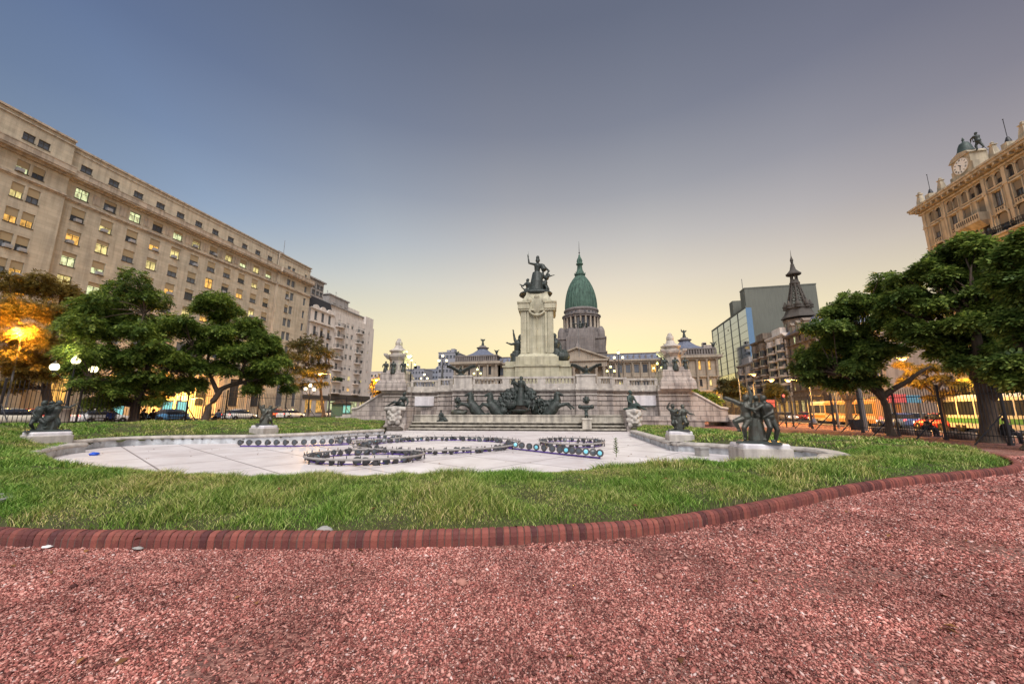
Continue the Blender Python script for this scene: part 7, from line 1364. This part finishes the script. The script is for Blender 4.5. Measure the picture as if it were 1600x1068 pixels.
sod_px(1410,560,40,0,math.radians(0),'orange street lamp shining through the gap between the right trees',2200,1.6)
sod_px(1160,606,95,0,math.radians(180),'orange street lamp farther along the right street under the glass tower',7000)
sod_px(1128,612,120,0,math.radians(180),'small orange street lamp at the far end of the right street, leftmost of the row',1800)
sod_px(1122,620,140,0,math.radians(0),'most distant orange street lamp at the far end of the right street',1600)
sod_px(1345,600,44,0,math.radians(0),'orange street lamp above the buses on the right street',3200)
sod_px(302,622,52,.5,math.radians(180),'orange street lamp seen low between the two left green trees',8000)
# a tall grey camera pole behind the right fence
b = MB(); p = aty(1350,655,40); b.tube([(p.x,40,0),(p.x,40,aty(1350,598,40).z)], [.22,.16], 10); b.tube([(p.x,40,aty(1350,604,40).z),(p.x+1.0,40,aty(1350,600,40).z)], .05, 6); o = b.build('grey_post', M['pole'], None); tag(o, 'thick grey signal post beside the bare tree behind the right fence', 'post')
# ------------------------------------------------------------------ vehicles
M['tyre'] = mat('tyre', (.02,.02,.02), .8); M['tail'] = mat('tail_light', (.6,.02,.02), .4, emit=(1,.05,.03), estr=8); M['head'] = mat('headlight', (.9,.9,.8), .3, emit=(1,.9,.65), estr=9)
def wheel(parent, T, x, y, r=.33):
    b = MB(T); n = 16; s = 1 if y > 0 else -1
    b.loft([[(x+q*math.cos(2*math.pi*i/n),y+dy,r+q*math.sin(2*math.pi*i/n)) for i in range(n)] for q,dy in ((r*.6,-.11),(r,-.11),(r,.11),(r*.6,.11))]); o = b.build('wheel', M['tyre'], parent)
    b = MB(T); b.loft([[(x+q*math.cos(2*math.pi*i/n),y+dy*s,r+q*math.sin(2*math.pi*i/n)) for i in range(n)] for q,dy in ((r*.62,-.05),(r*.62,.07),(r*.2,.115))]); b.build('rim', M['ac'], o)
def car(loc, ang, col, label):
    t = thing('car', loc, label, 'car', None); T = Matrix.Translation(loc) @ Matrix.Rotation(ang,4,'Z'); m = mat('car_paint_%02d%02d%02d' % tuple(int(c*99) for c in col), col, .3, spec=.6)
    def sec(x, hw, z0, z1, top): return [(x,-hw,z0),(x,hw,z0),(x,hw*1.02,(z0+z1)/2),(x,hw*.95,z1),(x,hw*.8,z1+top),(x,-hw*.8,z1+top),(x,-hw*.95,z1),(x,-hw*1.02,(z0+z1)/2)]
    b = MB(T); b.loft([sec(-2.1,.72,.35,.75,.03),sec(-1.95,.82,.25,.88,.06),sec(-1.2,.86,.22,.92,.08),sec(.9,.86,.22,.88,.08),sec(1.8,.82,.25,.72,.06),sec(2.1,.68,.35,.6,.03)]); b.build('body', m, t)
    b = MB(T); b.loft([[(x,-hw,z),(x,hw,z),(x,hw*.82,z+h),(x,-hw*.82,z+h)] for x,hw,z,h in ((-1.85,.72,.9,.05),(-1.3,.76,.92,.46),(-.2,.78,.93,.54),(.45,.77,.93,.5),(1.15,.72,.9,.04))]); b.build('cabin_glass', M['dark_glass'], t)
    b = MB(T); b.loft([[(x,-hw,z),(x,hw,z),(x,hw,z+.05),(x,-hw,z+.05)] for x,hw,z in ((-1.25,.60,1.35),(-.2,.64,1.45),(.4,.62,1.42))]); b.build('roof', m, t)
    for x in (-1.3,1.3):
        for y in (-.78,.78): wheel(t, T, x, y)
    for y in (-.6,.6):
        b = MB(T); b.ball((2.02,y,.62), .13, 8, 6, (.6,1.2,.8)); b.build('headlight', M['head'], t); b = MB(T); b.ball((-2.03,y,.78), .12, 8, 6, (.5,1.2,.9)); b.build('tail_light', M['tail'], t)
    return t
def bus(loc, ang, col, col2, label, sign=None):
    t = thing('bus', loc, label, 'bus'); T = Matrix.Translation(loc) @ Matrix.Rotation(ang,4,'Z'); m = mat('bus_paint_%02d%02d%02d' % tuple(int(c*99) for c in col), col, .35, spec=.5); m2 = mat('bus_band_%02d%02d%02d' % tuple(int(c*99) for c in col2), col2, .4)
    L_ = 5.2; b = MB(T); b.loft([[(x,-1.22*s,.35),(x,1.22*s,.35),(x,1.25*s,1.0),(x,1.22*s,2.75),(x,.95*s,3.05),(x,-.95*s,3.05),(x,-1.22*s,2.75),(x,-1.25*s,1.0)] for x,s in ((-L_,.94),(-L_+.25,1),(L_-.3,1),(L_,.93))], smooth=False); b.build('body', m, t)
    for y in (-1,1):
        b = MB(T); b.box((-L_+.3,y*1.225,.75),(L_-.35,y*1.275,1.15)); b.build('stripe', m2, t)
        for k in range(6): b = MB(T); x = -L_+.55+k*1.58; b.box((x,y*1.2,1.4),(x+1.4,y*1.262,2.5)); b.build('window', M['dark_glass'] if k%3 else M['grey_pane'], t)
    b = MB(T); b.box((L_-.06,-1.05,1.3),(L_+.02,1.05,2.55)); b.build('windscreen', M['dark_glass'], t); b = MB(T); b.box((L_-.05,-.8,2.6),(L_+.03,.8,2.9)); b.build('destination_sign', M['warm_pane'], t)
    for x in (-3.3,3.1):
        for y in (-1.12,1.12): wheel(t, T, x, y, .48)
    for y in (-.9,.9): b = MB(T); b.ball((L_,y,.75), .16, 8, 6, (.5,1.2,1)); b.build('headlight', M['head'], t); b = MB(T); b.ball((-L_,y,.95), .15, 8, 6, (.5,1.2,1)); b.build('tail_light', M['tail'], t)
HP = math.pi/2
def at_px_x(px, X, z): p = ray(px,641+0); t_ = X/p.x; return (X, p.y*t_, z)
bus(at_px_x(1308,31.5,-.05), HP, (.72,.68,.55), (.75,.30,.05), 'cream bus with an orange band on the right street below the bare tree')
bus(at_px_x(1342,30.6,-.05), HP, (.50,.28,.12), (.6,.55,.48), 'orange bus on the right street next to the grey signal post')
bus(at_px_x(1585,30.5,-.05), HP, (.75,.75,.72), (.10,.35,.12), 'white bus with a green band at the right edge behind the fence')
for px,X,col,fw,lab in ((1255,37,(.55,.05,.05),1,'red car far along the right street, left of the cream bus'),(1280,33.0,(.6,.6,.62),1,'silver car just left of the cream bus on the right street'),(1400,30,(.08,.15,.42),1,'blue car behind the leaning right tree'),(1432,35,(.65,.62,.58),-1,'white car in front of the lit yellow shop sign'),(1465,30,(.5,.05,.05),1,'dark red car between the two right tree trunks'),(1505,33.5,(.12,.2,.5),1,'blue car just left of the thick right trunk'),(1230,33,(.62,.6,.58),-1,'white car seen through the far right end of the fence'),(1218,36,(.1,.1,.11),1,'black car farthest along the right street')):
    car(at_px_x(px,X,-.05), HP*fw, col, lab)
for px,X,col,fw,lab in ((20,-49,(.65,.6,.5),1,'cream car at the left edge of the left street'),(55,-52,(.5,.06,.04),-1,'red car behind the left bronze children'),(160,-49,(.62,.6,.58),1,'white car just right of the left three-globe lamp'),(262,-50,(.08,.22,.4),-1,'blue car between the two left green trees'),(375,-48,(.6,.58,.55),1,'silver car right of the leaning left tree'),(432,-51,(.45,.05,.04),-1,'red car left of the second three-globe lamp'),(455,-47.5,(.7,.68,.65),1,'white car parked by the second three-globe lamp'),(520,-50,(.65,.65,.66),-1,'pale car in front of the tall white apartment building')):
    car(at_px_x(px,X,gz(X)-.12), HP*fw, col, lab)
# lit advertising panels on the left pavement, a phone kiosk and a red traffic signal
for px,X,lab in ((260,-63,'glowing turquoise advertising panel, left of the pair on the left pavement'),(282,-63,'glowing turquoise advertising panel, right of the pair on the left pavement'),(183,-63,'pale blue advertising panel seen left of the big green tree trunk')):
    x,y,_ = at_px_x(px,X,0); t = thing('advert_panel', (x,y,.5), lab, 'sign'); b = MB(); b.bev((x-.12,y-.75,.9),(x+.12,y+.75,3.2),.04); b.build('case', M['pole'], t); b = MB(); b.box((x+.121,y-.62,1.1),(x+.135,y+.62,3.0)); b.build('lit_face', mat('turquoise_light', (.2,.6,.6), .4, emit=(.25,.75,.80), estr=.55), t); b = MB(); b.box((x-.06,y-.2,.45),(x+.06,y+.2,.9)); b.build('foot', M['pole'], t)
x,y,_ = at_px_x(533,-46.5,0); t = thing('news_kiosk', (x,y,.5), 'small lit news kiosk in front of the tall white apartment building', 'kiosk'); b = MB(); b.bev((x-1.1,y-1.3,.5),(x+1.1,y+1.3,2.9),.05); b.build('walls', mat('kiosk_green', (.05,.12,.11), .5), t); b = MB(); b.box((x+1.105,y-1.0,1.3),(x+1.12,y+1.0,2.6)); b.build('lit_front', mat('turquoise_light', (0,0,0)), t); b = MB(); b.loft([[(x-1.5,y-1.7,2.9),(x+1.5,y-1.7,2.9),(x+1.5,y+1.7,2.9),(x-1.5,y+1.7,2.9)],[(x-.3,y-.3,3.6),(x+.3,y-.3,3.6),(x+.3,y+.3,3.6),(x-.3,y+.3,3.6)]], smooth=False); b.build('roof', M['iron'], t)
p = aty(1226,640,46); t = thing('traffic_light', (p.x,46,0), 'traffic signal showing red in front of the brown spire building', 'traffic light'); b = MB(); b.tube([(p.x,46,0),(p.x,46,3.2)], .06, 6); b.build('pole', M['iron'], t); b = MB(); b.bev((p.x-.16,45.86,2.5),(p.x+.16,46.1,3.4),.03); b.build('housing', M['iron'], t)
for z,m_ in ((3.22,M['tail']),(2.95,M['iron']),(2.68,M['iron'])): b = MB(); b.ball((p.x,45.86,z), .1, 8, 6, (1,.5,1)); b.build('lens', m_, t)
for px,py,Y,w_,h_,k,lab in ((1403,622,50,1.7,.9,'red_sign','glowing red shop sign behind the leaning right tree'),(1427,623,50,1.4,.8,'blue_sign','glowing blue shop sign right of the glowing red one'),(1206,630,75,1.5,1.2,'red_sign','distant red illuminated sign at the foot of the apartments on the right street')):
    p = aty(px,py,Y); t = thing('shop_sign', tuple(p), lab, 'sign'); b = MB(); b.bev((p.x-w_/2,Y,p.z-h_/2),(p.x+w_/2,Y+.3,p.z+h_/2),.05); b.build('panel', SIGN[k], t)
    for s in (-1,1): b = MB(); b.box((p.x+s*w_*.4-.07,Y+.1,-.1),(p.x+s*w_*.4+.07,Y+.24,p.z-h_/2)); b.build('post', M['pole'], t)
# ------------------------------------------------------------------ benches, stone seats, bin and people
def bench(loc, ang, label):
    t = thing('park_bench', loc, label, 'bench'); T = Matrix.Translation(loc) @ Matrix.Rotation(ang,4,'Z')
    b = MB(T)
    for k in range(4): b.box((-.9,-.24+k*.125,.42),(.9,-.14+k*.125,.46))
    b.build('seat', mat('bench_wood', (.09,.06,.04), .7), t); b = MB(T)
    for k in range(3): b.box((-.9,.28+k*.03,.56+k*.13),(.9,.31+k*.03,.65+k*.13))
    b.build('backrest', mat('bench_wood', (0,0,0)), t)
    for x in (-.72,.72): b = MB(T); b.tube([(x,-.22,0),(x,-.18,.42),(x,.24,.42),(x,.36,.9)], .03, 6); b.tube([(x,.24,.42),(x,.3,0)], .03, 6); b.build('leg', M['iron'], t)
cl = lambda n, c: mat('cloth_'+n, c, .85)
def pl(px, X): x,y,_ = at_px_x(px,X,0); return (x,y,gz(x))
def sit(px, X, face, label, c1, c2, z=0, lean=0): x,y,g = pl(px,X); return person_seated((x,y,g+z), face, label, c1, c2, lean)
L_ = -38.6
for px,lab in ((168,'bench under the left of the big green tree, holding the person in blue'),(236,'bench right of the big trunk, holding two people'),(283,'empty bench between the two left trunks'),(342,'bench just right of the leaning left trunk')): bench(pl(px,L_), HP, lab)
sit(176,L_,-HP*1,'seated person in a blue shirt alone on the left bench',cl('blue',(.06,.10,.32)),cl('dark',(.02,.02,.025)))
sit(228,L_,-HP,'seated person in black, left of the pair on the bench by the big trunk',cl('black',(.02,.02,.02)),cl('dark',(0,0,0)),0,.1)
sit(241,L_,-HP,'seated person in dark brown, right of the pair on the bench by the big trunk',cl('brown',(.05,.03,.025)),cl('dark',(0,0,0)))
sit(343,L_,-HP,'seated person in pale blue beside the leaning left trunk',cl('pale',(.16,.24,.4)),cl('dark',(0,0,0)))
sit(1440,21.0,HP*1.2,'seated person in dark clothes on a stone seat between the right trunks',cl('black',(0,0,0)),cl('dark',(0,0,0)),0,.12)
sit(1562,20.7,HP*1.5,'seated person in black leaning beside the thick right trunk',cl('black',(0,0,0)),cl('dark',(0,0,0)),0,.05)
sit(1272,21.2,-HP,'seated person in blue at the far part of the right fence',cl('blue2',(.10,.16,.34)),cl('grey',(.12,.12,.14)),-.12,.2)
M['seatstone'] = mat('seat_stone', (.22,.17,.14), .9, (.12,.09,.08), 5, .8, .4, 14)
for i,px in enumerate((1368,1385,1412,1436,1484,1503,1556)):
    x,y,g = pl(px,21.0); b = MB(); b.lathe([(.30,0),(.40,.1),(.42,.28),(.34,.44),(.1,.46)], (x,y,g), 12); tag(b.build('boulder_seat', M['seatstone'], None), ['round stone seat leftmost of the row behind the right fence','round stone seat just left of the leaning right trunk','round stone seat just right of the leaning right trunk','round stone seat under the person between the right trunks','round stone seat midway between the right trunks','round stone seat left of the thick right trunk','round stone seat under the person by the thick right trunk'][i], 'stone seat', 'stone seats behind the right fence')
x,y,g = pl(1334,20.6); t = thing('litter_bin', (x,y,g), 'dark litter bin inside the right fence near the grey post', 'bin'); b = MB(); b.loft([[(x-a,y-a,z),(x+a,y-a,z),(x+a,y+a,z),(x-a,y+a,z)] for a,z in ((.26,.1),(.36,.95),(.30,.93),(.24,.6))], smooth=False); b.build('bucket', M['iron'], t); b = MB(); b.tube([(x+.3,y,0),(x+.3,y,1.0)], .03, 6); b.build('stand', M['iron'], t)
# ------------------------------------------------------------------ the underwater floodlights lying in the empty basin
M['lens'] = mat('lamp_lens', (.06,.075,.09), .2, spec=.6); M['lens_cyan'] = mat('lamp_lens_cyan', (.20,.62,.75), .2, spec=.6); M['lens_green'] = mat('lamp_lens_lit', (.4,.7,.3), .3, emit=(.8,1,.4), estr=2.5)
M['housing'] = mat('lamp_housing', (.10,.10,.105), .5, (.05,.045,.045), 9, .8, metal=.3); M['pipe'] = mat('grey_pipe', (.36,.34,.33), .6, (.20,.18,.17), 4, .8); M['cable'] = mat('violet_cable', (.08,.04,.26), .5)
def spot_meshes():
    b = MB(); b.lathe([(.02,-.16),(.09,-.15),(.12,-.06),(.15,.02),(.165,.03),(.165,.06),(.14,.062)], (0,0,0), 14); h = b.mesh('spotlight'); h.materials.append(M['housing'])
    b = MB(); b.lathe([(.14,.045),(.09,.062),(.01,.068)], (0,0,0), 14); l = b.mesh('lens'); l.materials.append(M['lens']); return h, l
SPH, SPL = spot_meshes(); RS = random.Random(21)
def spot(parent, p, tilt, az, s=1., lens=None):
    o = bpy.data.objects.new('spotlight', SPH); COL.objects.link(o); o.parent = parent; o.location = Vector(p)-wloc(parent); o.rotation_euler = (tilt,0,az); o.scale = (s,s,s); l = inst('lens', SPL, o, (0,0,0), 0, lens); return o
NZ = MB(); NZ.tube([(0,0,0),(0,0,.08),(0,0,.10)], [.015,.015,.01], 6); NZM = NZ.mesh('nozzle'); NZM.materials.append(M['iron'])
def ring(cx, cy, rx, ry, rot, nsp, nnz, label, s=1., rows=1):
    t = thing('fountain_light_ring', (cx,cy,BZ), label, 'light ring', 'rings of fountain floodlights'); c, sn = math.cos(rot), math.sin(rot); E = lambda a,k,z: (cx+(rx*k*math.cos(a))*c-(ry*k*math.sin(a))*sn, cy+(rx*k*math.cos(a))*sn+(ry*k*math.sin(a))*c, BZ+z); n = 72
    for k,z,r in ((1.0,.22,.042),(.90,.05,.022)):
        b = MB(); R = []
        for i in range(n):
            a = 2*math.pi*i/n; p = Vector(E(a,k,z)); d = (Vector(E(a,k*1.01,z))-p).normalized(); R.append([p+d*r*math.cos(q)+Vector((0,0,1))*r*math.sin(q) for q in [math.pi*2*j/8 for j in range(8)]])
        b.loft(R+[R[0]], True, False); b.build('pipe', M['pipe'] if k == 1 else M['cable'], t)
    for i in range(10): p, q = E(2*math.pi*(i+.3)/10,1,0), E(2*math.pi*(i+.3)/10,1,.22); b = MB(); b.tube([p,q], .025, 5); b.build('support', M['iron'], t)
    for i in range(nsp):
        a = 2*math.pi*(i+RS.uniform(-.25,.25))/nsp; kk = .9+RS.uniform(-.04,.04); p = E(a,kk,.12+RS.uniform(-.03,.07)); spot(t, p, math.radians(RS.uniform(25,125)), RS.uniform(-1.9,1.9), s*RS.uniform(.68,.95), None if RS.random() > .06 else M['lens_cyan'])
    for i in range(nnz): a = 2*math.pi*(i+.5)/nnz; inst('nozzle', NZM, t, Vector(E(a,1,.25))-wloc(t))
    return t
def ctr(x0, x1, yn, yf, z): 
    a, b_ = gnd((x0+x1)/2,yn,z), gnd((x0+x1)/2,yf,z); l, r = gnd(x0,(yn+yf)/2,z), gnd(x1,(yn+yf)/2,z); return (a[0]+b_[0])/2, (a[1]+b_[1])/2, math.dist(l,r)/2, math.dist(a,b_)/2
cx,cy,rx,ry = ctr(482,663,715,700,.07); ring(cx,cy,rx,ry*1.0,YAW,34,30,'nearest ring of fountain floodlights, close to the front grass')
cx,cy,rx,ry = ctr(555,818,701,681,.07); ring(cx,cy,rx,ry,YAW,84,50,'largest ring of fountain floodlights, in the middle of the basin')
cx,cy,rx,ry = ctr(842,943,692,682.5,.07); ring(cx,cy,rx,ry,YAW,28,26,'small ring of fountain floodlights at the right before the steps')
cx,cy,rx,ry = ctr(530,625,686,678,.07); ring(cx,cy,rx,ry,YAW,18,22,'small ring of fountain floodlights at the far left of the basin')
def row(pts, n, label, cyan):
    P = [Vector((*p,BZ)) for p in pts]; t = thing('floodlight_bar', tuple(P[0]), label, 'light bar', 'bars of fountain floodlights'); b = MB(); b.tube([p+Vector((0,0,.05)) for p in P], .035, 6); b.build('bar', M['cable'], t)
    for i in range(n):
        f = i/(n-1)*(len(P)-1); k = min(int(f),len(P)-2); p = P[k].lerp(P[k+1],f-k); spot(t, p+Vector((0,0,.24)), math.radians(RS.uniform(72,100)), RS.uniform(-.5,.45)+(.2 if n == 13 else -.1), .92, M['lens_cyan'] if i in cyan else None)
row([gnd(375,698,-.2),gnd(460,698,-.2),gnd(545,695,-.2)], 13, 'straight row of thirteen floodlights on the left of the basin', ())
row([gnd(795,701,-.2),gnd(870,710,-.2),gnd(938,717,-.2)], 14, 'row of floodlights with turquoise lenses on the right of the basin', (1,4,8,11,13))
# small stone boxes, litter, slabs
for px,py,z,lab,s in ((283,693,-.2,'small square stone box on the basin floor at left',.48),(1097,712,-.2,'mossy square stone box on the basin floor at right',.42),(1068,672,-.2,'',.0)):
    if not s: continue
    x,y = gnd(px,py,z); b = MB(Matrix.Translation((x,y,z)) @ Matrix.Rotation(.5,4,'Z')); b.bev((-s/2,-s/2,0),(s/2,s/2,s*.85),.03); b.bev((-s*.56,-s*.56,s*.72),(s*.56,s*.56,s*.9),.02); tag(b.build('stone_box', M['concrete'], None), lab, 'stone box')
def scrap(px, py, z, r, m, label, name='plastic_bag', cat='litter', sc=(1,1,.4)):
    x,y = gnd(px,py,z); b = MB(); rr = random.Random(int(px)); b.ball((0,0,r*.3), r, 12, 8, sc); 
    b.v = [tuple(c*(1+rr.uniform(-.25,.25)) for c in v) for v in b.v]; b.v = [(v[0]+x,v[1]+y,max(0,v[2])+z) for v in b.v]; tag(b.build(name, m, None), label, cat)
scrap(147,711,-.2,.17,M['flag_blue'],'crumpled blue plastic bag on the basin floor at far left')
scrap(74,855,0.01,.05,M['white_paint'],'white plastic lid lying in the gravel at the left','plastic_scrap','litter',(1.2,1,.25))
scrap(215,858,0.01,.05,M['concrete'],'grey scrap of paper by the kerb at the left','paper_scrap','litter',(1.6,.7,.3))
scrap(722,912,0.01,.045,mat('pink_stone', (.40,.19,.15), .85),'large pinkish stone lying alone on the gravel near the middle','loose_stone','stone',(1.3,1,.8))
scrap(1030,902,0.01,.035,mat('pink_stone', (0,0,0)),'small pinkish stone on the gravel right of the middle','loose_stone','stone',(1.2,1,.8))
scrap(507,830,.12,.07,M['concrete'],'grey broken concrete lump behind the kerb in the grass','concrete_lump','stone',(1.5,1,.6))
def slabstone(pts, z, label, m): P = [gnd(x,y,z) for x,y in pts]; b = MB(); b.prism([p for p in P], z-.12, z+.02); tag(b.build('stone_slab', m, None), label, 'slab')
slabstone([(0,783),(0,772),(26,771),(20,778)][::-1], .33, 'flat grey stone slab in the grass at the left edge', M['concrete'])
slabstone([(150,679),(132,672),(160,671),(180,677)], .34, 'flat pale stone slab lying in the far left lawn', M['concrete'])
# a tall weed at the basin edge
x,y = gnd(963,716,.1); t = thing('weed', (x,y,.2), 'single leafy weed standing at the basin edge in front of the right floodlight row', 'weed'); b = MB(); b.tube([(x,y,.15),(x+.02,y,.45),(x,y+.02,.75)], [.012,.01,.005], 5); b.build('stem', M['leaf'], t)
b = MB(); rr = random.Random(4)
for k in range(46):
    z = .25+.52*k/46; a = k*2.4; l = .17*(1-.5*k/46); d = Vector((math.cos(a),math.sin(a),.4)).normalized(); s_ = Vector((-d.y,d.x,0))*.035; p0 = Vector((x,y,z)); b.add([p0,p0+d*l*.5+s_,p0+d*l,p0+d*l*.5-s_],[(0,1,2,3)])
b.build('leaves', M['leaf'], t)
# ------------------------------------------------------------------ groups of look-alikes
GR = dict(car='cars on the streets round the plaza', bus='buses on the right street', globe_lamp='globe street lamps', sodium_lamp='orange street lamps', park_bench='benches behind the left fence', person='people sitting along the fences',
  tower_figure='bronze figures round the corner towers', advert_panel='lit advertising panels on the left pavement', children_statue='bronze groups of children round the basin', condor_statue='bronze birds on the balustrade', street_building='buildings of the right street front',
  city_building='plain city buildings in the distance', apartment_building='apartment buildings beyond the office building', plane_tree='autumn plane trees', street_tree='distant trees of the right street', iron_fence='iron picket fences', basin_rim='stone rims of the basin', carved_pier='carved stone piers', stone_box='stone boxes in the basin', shop_sign='glowing shop signs', loose_stone='loose stones on the gravel', stone_slab='stone slabs in the lawn', pillar_statue='bronze groups on the pillar base', statue_pedestal='stone pedestals of the bronze children', seated_statue='seated bronze figures on the steps')
for o in list(COL.objects):
    if o.parent is None and 'label' in o and 'group' not in o:
        k = o.name.split('.')[0]
        if k in GR: o['group'] = GR[k]
